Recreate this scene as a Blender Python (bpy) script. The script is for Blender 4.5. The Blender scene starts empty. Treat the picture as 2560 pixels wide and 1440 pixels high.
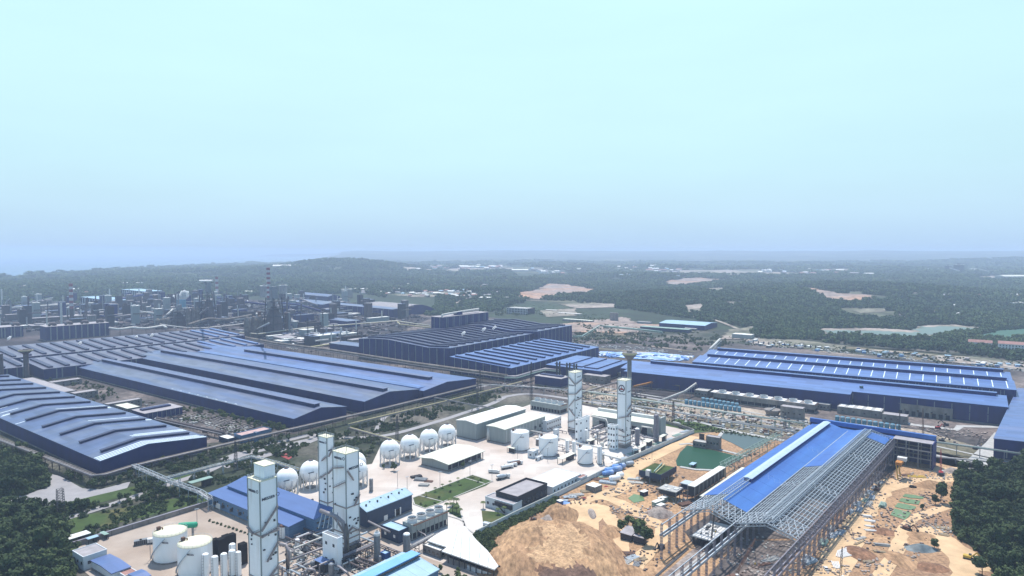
import bpy, math, random
import numpy as np
from mathutils import Vector, Matrix, noise
random.seed(7)
R = math.radians
SC = bpy.context.scene
COL = SC.collection
# ------------------------------------------------------------ camera, sky, sun, exposure
FPX, H0, PIT = 1700.0, 165.0, math.atan(92 / 1700)      # focal length in photo pixels, camera height (m), pitch
cam = bpy.data.cameras.new('camera')
cam.sensor_width = 36; cam.lens = 36 * FPX / 2560
cam.clip_start = 1; cam.clip_end = 120000
camo = bpy.data.objects.new('camera', cam); COL.objects.link(camo)
camo.location = (0, 0, H0); camo.rotation_euler = (R(90) - PIT, 0, 0)
SC.camera = camo
SUN_EL, SUN_AZ = 66.0, -6.0                                # degrees; azimuth clockwise from the view direction
world = bpy.data.worlds.new('World'); SC.world = world; world.use_nodes = True
nt = world.node_tree; nt.nodes.clear()
def nn(t, **kw):
    n = nt.nodes.new(t)
    for k, v in kw.items(): setattr(n, k, v)
    return n
sky = nn('ShaderNodeTexSky', sky_type='NISHITA', sun_disc=False)
sky.sun_elevation = R(SUN_EL); sky.sun_rotation = R(SUN_AZ)
sky.air_density = 1.0; sky.dust_density = 4.0; sky.ozone_density = 1.5
gm = nn('ShaderNodeNewGeometry'); sx = nn('ShaderNodeSeparateXYZ')
nt.links.new(gm.outputs['Incoming'], sx.inputs[0])
mm = nn('ShaderNodeMath', operation='ABSOLUTE'); nt.links.new(sx.outputs['Z'], mm.inputs[0])
rp = nn('ShaderNodeValToRGB'); nt.links.new(mm.outputs[0], rp.inputs[0])
SKY = [(0.0, (.46, .64, .86)), (.05, (.51, .73, .89)), (.12, (.54, .81, .90)), (.20, (.565, .85, .90)), (.34, (.585, .90, .925)), (.55, (.27, .50, .82)), (1.0, (.10, .22, .58))]
while len(rp.color_ramp.elements) < len(SKY): rp.color_ramp.elements.new(.5)
for e, (p, c) in zip(rp.color_ramp.elements, SKY): e.position = p; e.color = (*c, 1)
sc_ = nn('ShaderNodeVectorMath', operation='SCALE'); sc_.inputs['Scale'].default_value = 8.5
tcn = nn('ShaderNodeTexCoord'); mpn = nn('ShaderNodeMapping'); mpn.inputs['Scale'].default_value = (1, 1, 5); nt.links.new(tcn.outputs['Generated'], mpn.inputs[0])
nzn = nn('ShaderNodeTexNoise'); nzn.inputs['Scale'].default_value = 2.2; nzn.inputs['Detail'].default_value = 4; nt.links.new(mpn.outputs[0], nzn.inputs[0])
mrn = nn('ShaderNodeMapRange'); mrn.inputs[1].default_value = .3; mrn.inputs[2].default_value = .7; mrn.inputs[3].default_value = .965; mrn.inputs[4].default_value = 1.035; nt.links.new(nzn.outputs[0], mrn.inputs[0])
vsn = nn('ShaderNodeVectorMath', operation='SCALE'); nt.links.new(rp.outputs[0], vsn.inputs[0]); nt.links.new(mrn.outputs[0], vsn.inputs['Scale'])   # thin uneven haze high up
nt.links.new(vsn.outputs[0], sc_.inputs[0])
mx = nn('ShaderNodeMix', data_type='RGBA'); mx.inputs[0].default_value = .88
nt.links.new(sky.outputs[0], mx.inputs[6]); nt.links.new(sc_.outputs[0], mx.inputs[7])
bg = nn('ShaderNodeBackground'); bg.inputs[1].default_value = .11
wo = nn('ShaderNodeOutputWorld')
nt.links.new(mx.outputs[2], bg.inputs[0]); nt.links.new(bg.outputs[0], wo.inputs[0])
sl = bpy.data.lights.new('sun', 'SUN'); sl.energy = 4.9; sl.angle = R(.5); sl.color = (1, .945, .865)
so = bpy.data.objects.new('sun', sl); COL.objects.link(so)
_sd = Vector((math.sin(R(SUN_AZ)) * math.cos(R(SUN_EL)), math.cos(R(SUN_AZ)) * math.cos(R(SUN_EL)), math.sin(R(SUN_EL))))
so.rotation_euler = _sd.to_track_quat('Z', 'Y').to_euler(); so.location = (0, 0, 500)
SC.view_settings.view_transform = 'Standard'; SC.view_settings.look = 'None'
SC.view_settings.exposure = .33; SC.view_settings.gamma = 1; SC.view_settings.use_curve_mapping = False
SC.render.engine = 'CYCLES'
SC.cycles.use_denoising = True; SC.cycles.volume_bounces = 3; SC.cycles.max_bounces = 6
SC.cycles.diffuse_bounces = 4; SC.cycles.glossy_bounces = 2; SC.cycles.transmission_bounces = 2; SC.cycles.transparent_max_bounces = 16
SC.cycles.sample_clamp_indirect = 4
HAZE_D, HAZE_C = 1.2e-4, (.63, .76, 1.0)
# ------------------------------------------------------------ pixel -> place
cP, sP = math.cos(PIT), math.sin(PIT)
def ray(x, y):
    u, v = (x - 1280) / FPX, (y - 720) / FPX
    return Vector((u, cP - v * sP, -sP - v * cP))
def G(x, y, z=0.0):
    d = ray(x, y); t = (H0 - z) / (-d.z)
    return Vector((d.x * t, d.y * t, z))
def HT(x, yb, yt):                                          # height of a thing whose foot is at yb and top at yt
    b = G(x, yb); r = math.hypot(b.x, b.y); d = ray(x, yt)
    return H0 + d.z * r / math.hypot(d.x, d.y)
def proj(p):
    dep = p[1] * cP + (H0 - p[2]) * sP
    return 1280 + FPX * p[0] / dep, 720 + FPX * ((H0 - p[2]) * cP - p[1] * sP) / dep
def reach(p, d, xp):                                        # metres from p along d until it stands at column xp
    k = (xp - 1280) / FPX; dep = p[1] * cP + (H0 - p[2]) * sP
    return (k * dep - p[0]) / (d[0] - k * d[1] * cP)
def PXM(y, z=0.0): return FPX / (G(1280, y, z).y)           # pixels per metre
def azd(a): return Vector((math.sin(R(a)), math.cos(R(a)), 0))
# ------------------------------------------------------------ materials
M = {}
def tone(c): return tuple(.80 * x**1.17 for x in c)          # real-world albedo under this bright sky
def mat(name, col, rough=.7, var=.25, scale=.2, metal=0.0, stretch=(1, 1, 1), dark=None, col2=None, thr=(.45, .6), coord='Object',
        bump=0, spec=.3, trans=0, detail=5, emit=0, stripes=None, fine=0, raw=False, cells=None):
    if not raw: col = tone(col); col2 = tone(col2) if col2 else None
    m = bpy.data.materials.new(name); m.use_nodes = True; t = m.node_tree; t.nodes.clear()
    def n(k, **kw):
        x = t.nodes.new(k)
        for a, b in kw.items(): setattr(x, a, b)
        return x
    L = t.links.new
    out = n('ShaderNodeOutputMaterial'); b = n('ShaderNodeBsdfPrincipled'); L(b.outputs[0], out.inputs[0])
    b.inputs['Roughness'].default_value = rough; b.inputs['Metallic'].default_value = metal
    b.inputs['Specular IOR Level'].default_value = spec
    tc = n('ShaderNodeTexCoord'); mp = n('ShaderNodeMapping'); L(tc.outputs[coord], mp.inputs[0])
    mp.inputs['Scale'].default_value = stretch
    nz = n('ShaderNodeTexNoise'); nz.inputs['Scale'].default_value = scale; nz.inputs['Detail'].default_value = detail
    nz.inputs['Roughness'].default_value = .62
    L(mp.outputs[0], nz.inputs[0])
    mr = n('ShaderNodeMapRange'); mr.inputs[1].default_value = .28; mr.inputs[2].default_value = .72
    mr.inputs[3].default_value = 1 - var; mr.inputs[4].default_value = 1 + var
    L(nz.outputs[0], mr.inputs[0])
    c = n('ShaderNodeRGB'); c.outputs[0].default_value = (*col, 1); src = c.outputs[0]
    if col2:
        n2 = n('ShaderNodeTexNoise'); n2.inputs['Scale'].default_value = scale * .33; n2.inputs['Detail'].default_value = 6
        mp2 = n('ShaderNodeMapping'); mp2.inputs['Location'].default_value = (31, 17, 5); mp2.inputs['Scale'].default_value = stretch
        L(tc.outputs[coord], mp2.inputs[0]); L(mp2.outputs[0], n2.inputs[0])
        r2 = n('ShaderNodeMapRange'); r2.inputs[1].default_value = thr[0]; r2.inputs[2].default_value = thr[1]
        L(n2.outputs[0], r2.inputs[0])
        mi = n('ShaderNodeMix', data_type='RGBA'); L(r2.outputs[0], mi.inputs[0])
        mi.inputs[6].default_value = (*col, 1); mi.inputs[7].default_value = (*col2, 1); src = mi.outputs[2]
    if stripes:                                             # (axis, period in m, share, factor): seams of the sheet metal
        ax, per, sh, fac = stripes
        sp = n('ShaderNodeSeparateXYZ'); L(tc.outputs['Object'], sp.inputs[0])
        dv = n('ShaderNodeMath', operation='DIVIDE'); L(sp.outputs[ax], dv.inputs[0]); dv.inputs[1].default_value = per
        fr = n('ShaderNodeMath', operation='FRACT'); L(dv.outputs[0], fr.inputs[0])
        lt = n('ShaderNodeMath', operation='LESS_THAN'); L(fr.outputs[0], lt.inputs[0]); lt.inputs[1].default_value = sh
        ms = n('ShaderNodeMix', data_type='RGBA'); L(lt.outputs[0], ms.inputs[0]); L(src, ms.inputs[6])
        sv = n('ShaderNodeVectorMath', operation='SCALE'); sv.inputs['Scale'].default_value = fac; L(src, sv.inputs[0]); L(sv.outputs[0], ms.inputs[7])
        src = ms.outputs[2]
    if cells:                                               # sheets and slabs weathered one by one
        dvv = n('ShaderNodeVectorMath', operation='DIVIDE'); L(tc.outputs['Object'], dvv.inputs[0]); dvv.inputs[1].default_value = (cells[0], cells[1], 1e6)
        fl = n('ShaderNodeVectorMath', operation='FLOOR'); L(dvv.outputs[0], fl.inputs[0]); wn = n('ShaderNodeTexWhiteNoise'); L(fl.outputs[0], wn.inputs[0])
        m4 = n('ShaderNodeMapRange'); m4.inputs[3].default_value = 1 - cells[2]; m4.inputs[4].default_value = 1 + cells[2]; L(wn.outputs[0], m4.inputs[0])
        v4 = n('ShaderNodeVectorMath', operation='SCALE'); L(src, v4.inputs[0]); L(m4.outputs[0], v4.inputs['Scale']); src = v4.outputs[0]
    if fine:                                                # a second, finer grain
        n3 = n('ShaderNodeTexNoise'); n3.inputs['Scale'].default_value = fine; n3.inputs['Detail'].default_value = 3; n3.inputs['Roughness'].default_value = .7; L(mp.outputs[0], n3.inputs[0])
        m3 = n('ShaderNodeMapRange'); m3.inputs[1].default_value = .3; m3.inputs[2].default_value = .7; m3.inputs[3].default_value = .5; m3.inputs[4].default_value = 1.45; L(n3.outputs[0], m3.inputs[0])
        v3 = n('ShaderNodeVectorMath', operation='SCALE'); L(src, v3.inputs[0]); L(m3.outputs[0], v3.inputs['Scale']); src = v3.outputs[0]
    v = n('ShaderNodeVectorMath', operation='SCALE'); L(src, v.inputs[0]); L(mr.outputs[0], v.inputs['Scale'])
    L(v.outputs[0], b.inputs['Base Color'])
    if bump:
        bp = n('ShaderNodeBump'); bp.inputs['Strength'].default_value = 1; bp.inputs['Distance'].default_value = bump
        L(nz.outputs[0], bp.inputs['Height']); L(bp.outputs[0], b.inputs['Normal'])
    if emit:
        L(v.outputs[0], b.inputs['Emission Color']); b.inputs['Emission Strength'].default_value = emit
    if trans:
        tr = n('ShaderNodeBsdfTranslucent'); L(v.outputs[0], tr.inputs[0])
        ad = n('ShaderNodeMixShader'); ad.inputs[0].default_value = trans
        L(b.outputs[0], ad.inputs[1]); L(tr.outputs[0], ad.inputs[2]); L(ad.outputs[0], out.inputs[0])
    M[name] = m
    return m
ROOFV = dict(rough=.42, scale=.06, var=.16, spec=.5, cells=(5, 18, .17))
mat('roof_slate', (.120, .170, .310), stretch=(3, .4, 1), col2=(.18, .21, .30), **ROOFV)
mat('roof_steel', (.105, .155, .300), stretch=(.4, 3, 1), col2=(.15, .19, .30), **ROOFV)
mat('roof_blue', (.115, .19, .40), stretch=(3, .4, 1), col2=(.15, .20, .38), **ROOFV)
mat('roof_blue2', (.125, .22, .46), stretch=(3, .4, 1), **ROOFV)
mat('roof_vivid', (.065, .175, .48), rough=.5, scale=.12, var=.12, stretch=(.3, 2, 1), col2=(.08, .22, .55))
mat('roof_pale', (.40, .57, .70), rough=.5, scale=.15, var=.12, stripes=(0, 6.2, .04, .6))
mat('roof_cyan', (.24, .50, .80), rough=.5, scale=.15, var=.12)
mat('roof_peri', (.115, .20, .42), rough=.5, scale=.12, var=.10, stretch=(2, .5, 1))
mat('roof_white', (.80, .80, .77), rough=.6, scale=.15, var=.07, cells=(4, 9, .06), stripes=(0, 7.0, .03, .75))
mat('roof_cream', (.74, .75, .66), rough=.6, scale=.12, var=.07, stripes=(1, 5.2, .03, .84))
mat('roof_grey', (.42, .40, .42), rough=.8, scale=.2, var=.2)
mat('roof_green', (.30, .42, .38), rough=.8, scale=.2, var=.2)
mat('roof_pink', (.58, .42, .40), rough=.8, scale=.3, var=.25)
mat('roof_red', (.42, .25, .22), rough=.8, scale=.2, var=.2)
mat('wall_navy', (.016, .032, .17), rough=.55, scale=.1, var=.25, stretch=(1, 1, .2))
mat('wall_navy2', (.018, .040, .21), rough=.55, scale=.1, var=.25, stretch=(1, 1, .2))
mat('wall_teal', (.035, .07, .14), rough=.55, scale=.2, var=.2)
mat('wall_peri', (.14, .25, .40), rough=.6, scale=.2, var=.15, stripes=(2, 3, .06, .6))
mat('wall_grey', (.36, .40, .40), rough=.6, scale=.3, var=.12, stretch=(3, 3, .2))
mat('wall_conc', (.27, .255, .25), rough=.9, scale=.25, var=.3, stretch=(1, 1, .4), col2=(.36, .33, .30))
mat('wall_white', (.70, .74, .78), rough=.6, scale=.3, var=.08)
mat('wall_dark', (.060, .060, .075), rough=.7, scale=.3, var=.2)
mat('monitor', (.028, .045, .15), rough=.5, scale=.3, var=.2)
mat('roof_dusty', (.185, .185, .255), stretch=(3, .4, 1), col2=(.14, .15, .24), **ROOFV)
mat('monitor_dark', (.06, .075, .15), rough=.5, scale=.3, var=.2)
mat('monitor_top', (.17, .21, .34), rough=.5, scale=.3, var=.15)
mat('monitor_white', (.50, .62, .74), rough=.5, scale=.3, var=.1)
mat('skylight', (.74, .84, .88), rough=.4, scale=.3, var=.10, raw=True)
mat('pilaster', (.24, .27, .30), rough=.7, scale=.3, var=.2)
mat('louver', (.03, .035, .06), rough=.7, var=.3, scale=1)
mat('glass', (.03, .04, .06), rough=.15, var=.1, spec=.8)
mat('steel_white', (.82, .84, .86), rough=.45, scale=.35, var=.05, stripes=(2, 3.05, .03, .94), raw=True, stretch=(1, 1, .12), col2=(.62, .55, .50), thr=(.60, .74))
mat('tank_white', (.80, .81, .82), rough=.4, scale=.3, var=.05, raw=True, stretch=(1, 1, .2), col2=(.66, .62, .58), thr=(.60, .76))
mat('tank_cap', (.80, .78, .62), rough=.6, scale=.2, var=.10, col2=(.72, .62, .42), thr=(.55, .75))
mat('steel_grey', (.30, .32, .35), rough=.45, scale=.5, var=.2, metal=.3)
mat('steel_dark', (.07, .075, .09), rough=.6, scale=.5, var=.3)
mat('steel_galv', (.50, .56, .62), rough=.5, scale=.5, var=.2, metal=.2)
mat('steel_lilac', (.30, .29, .34), rough=.5, scale=.5, var=.2, metal=.1)
mat('rust', (.22, .13, .10), rough=.8, scale=.4, var=.35)
mat('rust_dull', (.16, .135, .14), rough=.8, scale=.4, var=.3)
mat('stair', (.44, .37, .35), rough=.8, scale=.8, var=.3)
mat('pipe_grey', (.36, .34, .36), rough=.5, scale=.3, var=.25, metal=.2)
mat('pipe_brown', (.20, .17, .15), rough=.7, scale=.3, var=.35, col2=(.28, .25, .22))
mat('pipe_yellow', (.62, .56, .34), rough=.6, scale=.4, var=.12)
mat('pipe_white', (.66, .65, .62), rough=.5, scale=.3, var=.15)
mat('pipe_green', (.35, .47, .42), rough=.5, scale=.3, var=.15)
mat('tank_teal', (.16, .36, .48), rough=.5, scale=.5, var=.2)
mat('tank_green', (.03, .42, .26), rough=.5, scale=.5, var=.1)
mat('paint_black', (.012, .012, .02), rough=.6, var=.1)
mat('paint_navy', (.02, .03, .09), rough=.6, var=.1)
mat('paint_red', (.42, .05, .05), rough=.6, var=.15)
mat('paint_orange', (.55, .26, .07), rough=.6, var=.15)
mat('paint_yellow', (.62, .45, .10), rough=.6, var=.15)
mat('paint_blue', (.06, .16, .42), rough=.6, var=.2, scale=.6)
mat('paint_white', (.78, .78, .78), rough=.5, var=.08)
mat('chim_red', (.38, .17, .19), rough=.8, var=.1)
mat('chim_white', (.62, .60, .62), rough=.8, var=.1)
mat('concrete', (.52, .46, .41), rough=.9, scale=.05, var=.16, col2=(.42, .34, .28), thr=(.4, .65), bump=.05, coord='Object', detail=8)
mat('concrete_white', (.70, .66, .62), rough=.9, scale=.04, var=.12, col2=(.55, .475, .425), thr=(.38, .64), coord='Object', detail=9, cells=(9, 9, .06))
mat('asphalt', (.24, .235, .25), rough=.9, scale=.1, var=.14, coord='Object')
mat('asphalt_pale', (.38, .37, .38), rough=.9, scale=.1, var=.14, coord='Object')
mat('kerb', (.55, .54, .52), rough=.9, scale=.5, var=.15)
mat('sand', (.50, .335, .205), rough=.95, scale=.04, var=.26, col2=(.36, .235, .155), thr=(.42, .64), bump=1.2, coord='Object', detail=10, fine=.5)
mat('sand_top', (.54, .375, .235), rough=.95, scale=.15, var=.25, coord='Object', detail=9, fine=.7)
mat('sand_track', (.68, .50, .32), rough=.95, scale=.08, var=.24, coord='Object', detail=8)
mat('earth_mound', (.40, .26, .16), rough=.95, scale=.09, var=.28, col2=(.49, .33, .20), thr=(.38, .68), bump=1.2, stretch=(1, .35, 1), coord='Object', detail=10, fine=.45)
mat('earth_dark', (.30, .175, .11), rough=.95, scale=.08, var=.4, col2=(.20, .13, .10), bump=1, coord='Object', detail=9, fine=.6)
mat('rubble', (.40, .35, .32), rough=.95, scale=.3, var=.5, col2=(.25, .20, .18), bump=.8, coord='Object')
mat('grass', (.070, .115, .030), rough=.95, scale=.12, var=.35, col2=(.15, .14, .06), thr=(.5, .7), coord='Object', detail=8)
mat('verge', (.060, .075, .035), rough=.95, scale=.05, var=.5, col2=(.24, .20, .14), thr=(.47, .66), coord='Object', detail=10, bump=.6, fine=.35)
mat('scrub', (.045, .060, .035), rough=.95, scale=.03, var=.5, col2=(.20, .185, .16), thr=(.46, .66), coord='Object', detail=10, bump=.8, fine=.25)
mat('works_ground', (.10, .09, .09), rough=.95, scale=.02, var=.5, col2=(.28, .235, .215), thr=(.47, .64), coord='Object', detail=10, fine=.16)
mat('works_dark', (.055, .050, .06), rough=.95, scale=.015, var=.5, col2=(.16, .13, .13), thr=(.5, .66), coord='Object', detail=10, fine=.1)
mat('track_bed', (.46, .39, .32), rough=.95, scale=.05, var=.35, col2=(.20, .185, .13), thr=(.44, .56), stretch=(1, 1, 1), coord='Object', detail=10, fine=.3)
mat('quarry', (.36, .30, .27), rough=.95, scale=.02, var=.5, col2=(.46, .30, .21), coord='Object', detail=10, fine=.07)
mat('tarp', (.22, .40, .75), rough=.6, scale=.3, var=.4, col2=(.55, .65, .85), coord='Object')
mat('tarp_dark', (.16, .20, .22), rough=.6, scale=.3, var=.4, col2=(.28, .32, .33), coord='Object')
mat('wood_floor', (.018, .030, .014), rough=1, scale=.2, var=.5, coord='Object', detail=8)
mat('net_green', (.06, .16, .11), rough=.8, scale=.1, var=.2, coord='Object')
mat('court_red', (.36, .08, .08), rough=.8, scale=.2, var=.1, coord='Object')
mat('steam', (.99, .99, .99), rough=1, scale=.2, var=.005, trans=.75, spec=0, raw=True)
mat('bark', (.10, .075, .055), rough=.9, var=.3, scale=1)
mat('timber', (.42, .34, .24), rough=.9, var=.3, scale=1)
mat('slab', (.50, .50, .49), rough=.9, var=.2, scale=.3, coord='Object')
def leafmat(name, c1, c2):
    m = bpy.data.materials.new(name); m.use_nodes = True; t = m.node_tree; b = t.nodes['Principled BSDF']
    oi = t.nodes.new('ShaderNodeObjectInfo'); tc = t.nodes.new('ShaderNodeTexCoord'); nz = t.nodes.new('ShaderNodeTexNoise')
    nz.inputs['Scale'].default_value = .5; t.links.new(tc.outputs['Object'], nz.inputs[0])
    ad = t.nodes.new('ShaderNodeMath'); ad.operation = 'ADD'; t.links.new(oi.outputs['Random'], ad.inputs[0]); t.links.new(nz.outputs[0], ad.inputs[1])
    gp = t.nodes.new('ShaderNodeNewGeometry'); n2 = t.nodes.new('ShaderNodeTexNoise'); n2.inputs['Scale'].default_value = .0035; n2.inputs['Detail'].default_value = 5; t.links.new(gp.outputs['Position'], n2.inputs[0])
    m2 = t.nodes.new('ShaderNodeMapRange'); m2.inputs[1].default_value = .38; m2.inputs[2].default_value = .62; m2.inputs[3].default_value = -.5; m2.inputs[4].default_value = .6; t.links.new(n2.outputs[0], m2.inputs[0])
    a2 = t.nodes.new('ShaderNodeMath'); a2.operation = 'ADD'; t.links.new(ad.outputs[0], a2.inputs[0]); t.links.new(m2.outputs[0], a2.inputs[1])
    ml = t.nodes.new('ShaderNodeMath'); ml.operation = 'MULTIPLY'; ml.use_clamp = True; ml.inputs[1].default_value = .55; t.links.new(a2.outputs[0], ml.inputs[0])
    mi = t.nodes.new('ShaderNodeMix'); mi.data_type = 'RGBA'; mi.inputs[6].default_value = (*c1, 1); mi.inputs[7].default_value = (*c2, 1)
    t.links.new(ml.outputs[0], mi.inputs[0]); t.links.new(mi.outputs[2], b.inputs['Base Color'])
    b.inputs['Roughness'].default_value = .8; b.inputs['Specular IOR Level'].default_value = .15
    M[name] = m
leafmat('leaf', (.028, .052, .020), (.095, .125, .042))
leafmat('leaf_dark', (.022, .042, .017), (.078, .108, .038))
leafmat('leaf_far', (.034, .070, .026), (.090, .135, .048))
def water(name, col, rough, bump=.3, scale=.3, spec=.5):
    m = bpy.data.materials.new(name); m.use_nodes = True; t = m.node_tree; b = t.nodes['Principled BSDF']
    b.inputs['Base Color'].default_value = (*col, 1); b.inputs['Roughness'].default_value = rough
    b.inputs['Specular IOR Level'].default_value = spec
    nz = t.nodes.new('ShaderNodeTexNoise'); nz.inputs['Scale'].default_value = scale; nz.inputs['Detail'].default_value = 4
    bp = t.nodes.new('ShaderNodeBump'); bp.inputs['Distance'].default_value = bump; bp.inputs['Strength'].default_value = .4
    tc = t.nodes.new('ShaderNodeTexCoord'); t.links.new(tc.outputs['Object'], nz.inputs[0])
    t.links.new(nz.outputs[0], bp.inputs['Height']); t.links.new(bp.outputs[0], b.inputs['Normal'])
    M[name] = m
water('sea', (.035, .10, .20), .25, 1.0, .05)
water('pond_green', (.008, .055, .028), .5, .05, spec=.12)
water('pond_dark', (.05, .075, .08), .3, .05, spec=.3)
water('pond_algae', (.11, .18, .075), .3, .05)
water('river', (.10, .15, .13), .45, .1, spec=.3)
# ------------------------------------------------------------ mesh builder
class MB:
    def __init__(s): s.v = []; s.f = []
    def box(s, x0, y0, z0, x1, y1, z1):
        n = len(s.v); s.v += [(x0,y0,z0),(x1,y0,z0),(x1,y1,z0),(x0,y1,z0),(x0,y0,z1),(x1,y0,z1),(x1,y1,z1),(x0,y1,z1)]
        s.f += [(n,n+3,n+2,n+1),(n+4,n+5,n+6,n+7),(n,n+1,n+5,n+4),(n+1,n+2,n+6,n+5),(n+2,n+3,n+7,n+6),(n+3,n,n+4,n+7)]; return s
    def cb(s, cx, cy, z0, wx, wy, h): return s.box(cx - wx/2, cy - wy/2, z0, cx + wx/2, cy + wy/2, z0 + h)
    def beam(s, p, q, w, h=None):
        h = h or w; p = Vector(p); q = Vector(q); d = q - p
        if d.length < 1e-6: return s
        d.normalize(); up = Vector((0, 0, 1)) if abs(d.z) < .98 else Vector((1, 0, 0))
        a = d.cross(up).normalized() * w/2; b = a.cross(d).normalized() * h/2
        n = len(s.v)
        for c in (p, q):
            for e, g in ((-1,-1),(1,-1),(1,1),(-1,1)): s.v.append(tuple(c + a*e + b*g))
        s.f += [(n,n+1,n+2,n+3),(n+7,n+6,n+5,n+4)] + [(n+i, n+4+i, n+4+(i+1)%4, n+(i+1)%4) for i in range(4)]; return s
    def tube(s, pts, r, k=8):
        pts = [Vector(p) for p in pts]; n = len(s.v)
        for i, p in enumerate(pts):
            a = pts[max(i-1, 0)]; b = pts[min(i+1, len(pts)-1)]; d = (b - a).normalized()
            up = Vector((0, 0, 1)) if abs(d.z) < .98 else Vector((1, 0, 0))
            x = d.cross(up).normalized(); y = x.cross(d).normalized(); rr = r[i] if isinstance(r, (list, tuple)) else r
            for j in range(k):
                t = 2*math.pi*j/k; s.v.append(tuple(p + x*math.cos(t)*rr + y*math.sin(t)*rr))
        for i in range(len(pts)-1):
            for j in range(k): s.f.append((n+i*k+j, n+(i+1)*k+j, n+(i+1)*k+(j+1)%k, n+i*k+(j+1)%k))
        s.f.append(tuple(n+j for j in range(k))); s.f.append(tuple(n+(len(pts)-1)*k+j for j in reversed(range(k)))); return s
    def lathe(s, prof, k=16, cx=0, cy=0):
        n = len(s.v)
        for (r, z) in prof:
            for j in range(k): t = 2*math.pi*j/k; s.v.append((cx+r*math.cos(t), cy+r*math.sin(t), z))
        for i in range(len(prof)-1):
            for j in range(k): s.f.append((n+i*k+j, n+i*k+(j+1)%k, n+(i+1)*k+(j+1)%k, n+(i+1)*k+j))
        s.f.append(tuple(n+j for j in reversed(range(k)))); s.f.append(tuple(n+(len(prof)-1)*k+j for j in range(k))); return s
    def cyl(s, cx, cy, z0, z1, r, k=14): return s.lathe([(r, z0), (r, z1)], k, cx, cy)
    def prism(s, poly, z0, z1):
        n = len(s.v); m = len(poly)
        s.v += [(p[0], p[1], z0) for p in poly] + [(p[0], p[1], z1) for p in poly]
        s.f += [tuple(n+i for i in reversed(range(m))), tuple(n+m+i for i in range(m))] + [(n+i, n+(i+1)%m, n+m+(i+1)%m, n+m+i) for i in range(m)]; return s
    def ext(s, prof, a0, a1, axis):                         # closed (t,z) outline pushed from a0 to a1; axis 'x': t runs along y
        n = len(s.v); m = len(prof)
        for a in (a0, a1):
            for (t, z) in prof: s.v.append((a, t, z) if axis == 'x' else (t, a, z))
        s.f += [tuple(n+i for i in range(m)), tuple(n+m+i for i in reversed(range(m)))] + [(n+i, n+m+i, n+m+(i+1)%m, n+(i+1)%m) for i in range(m)]; return s
    def mesh(s, name, m=None, smooth=False):
        me = bpy.data.meshes.new(name); me.from_pydata([tuple(v) for v in s.v], [], s.f)
        if m: me.materials.append(M[m] if isinstance(m, str) else m)
        if smooth: me.polygons.foreach_set('use_smooth', [True]*len(me.polygons))
        me.update(); return me
    def build(s, name, m, parent=None, kind=None, smooth=False, label=None):
        o = bpy.data.objects.new(name, s.mesh(name, m, smooth)); COL.objects.link(o)
        if parent: o.parent = parent
        if kind: o['kind'] = kind
        if label: o['label'] = label
        return o
def recalc(o):
    import bmesh
    b = bmesh.new(); b.from_mesh(o.data); bmesh.ops.recalc_face_normals(b, faces=b.faces); b.to_mesh(o.data); b.free()
def tag(o, label, cat, group=None, kind=None):
    o['label'] = label; o['category'] = cat
    if group: o['group'] = group
    if kind: o['kind'] = kind
    return o
def thing(name, label, cat, loc, az=0.0, group=None):       # az: heading of the local x axis, clockwise from the view direction
    o = bpy.data.objects.new(name, None); COL.objects.link(o); o.empty_display_size = 2
    o.location = loc; o.rotation_euler = (0, 0, R(90 - az)); return tag(o, label, cat, group)
def inst(name, me, parent, loc=(0, 0, 0), rz=0.0, sc=None, label=None):
    o = bpy.data.objects.new(name, me); COL.objects.link(o); o.parent = parent; o.location = loc
    if rz: o.rotation_euler = (0, 0, rz)
    if sc: o.scale = sc
    if label: o['label'] = label
    return o
def dup(root, loc, rz=None, label=None, scale=None, group=None):
    r = root.copy(); COL.objects.link(r); r.location = loc
    if rz is not None: r.rotation_euler = (0, 0, rz)
    if scale: r.scale = (scale,)*3 if isinstance(scale, (int, float)) else scale
    if label: r['label'] = label
    if group: r['group'] = group
    for ch in list(root.children):
        c = ch.copy(); COL.objects.link(c); c.parent = r
        for g in list(ch.children): d = g.copy(); COL.objects.link(d); d.parent = c
    return r
AZ = 37.5                                                   # the works' building grid
def frame(x, yt, h, xR, xL, az=AZ):                         # near corner (pixel at height h); xR, xL: columns its two sides reach, or ('m', metres)
    p = G(x, yt, h); u = azd(az); v = azd(az - 90)
    a = xR[1] if isinstance(xR, tuple) else reach(p, u, xR)
    b = xL[1] if isinstance(xL, tuple) else reach(p, v, xL)
    return Vector((p.x, p.y, 0)), a, b
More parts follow.
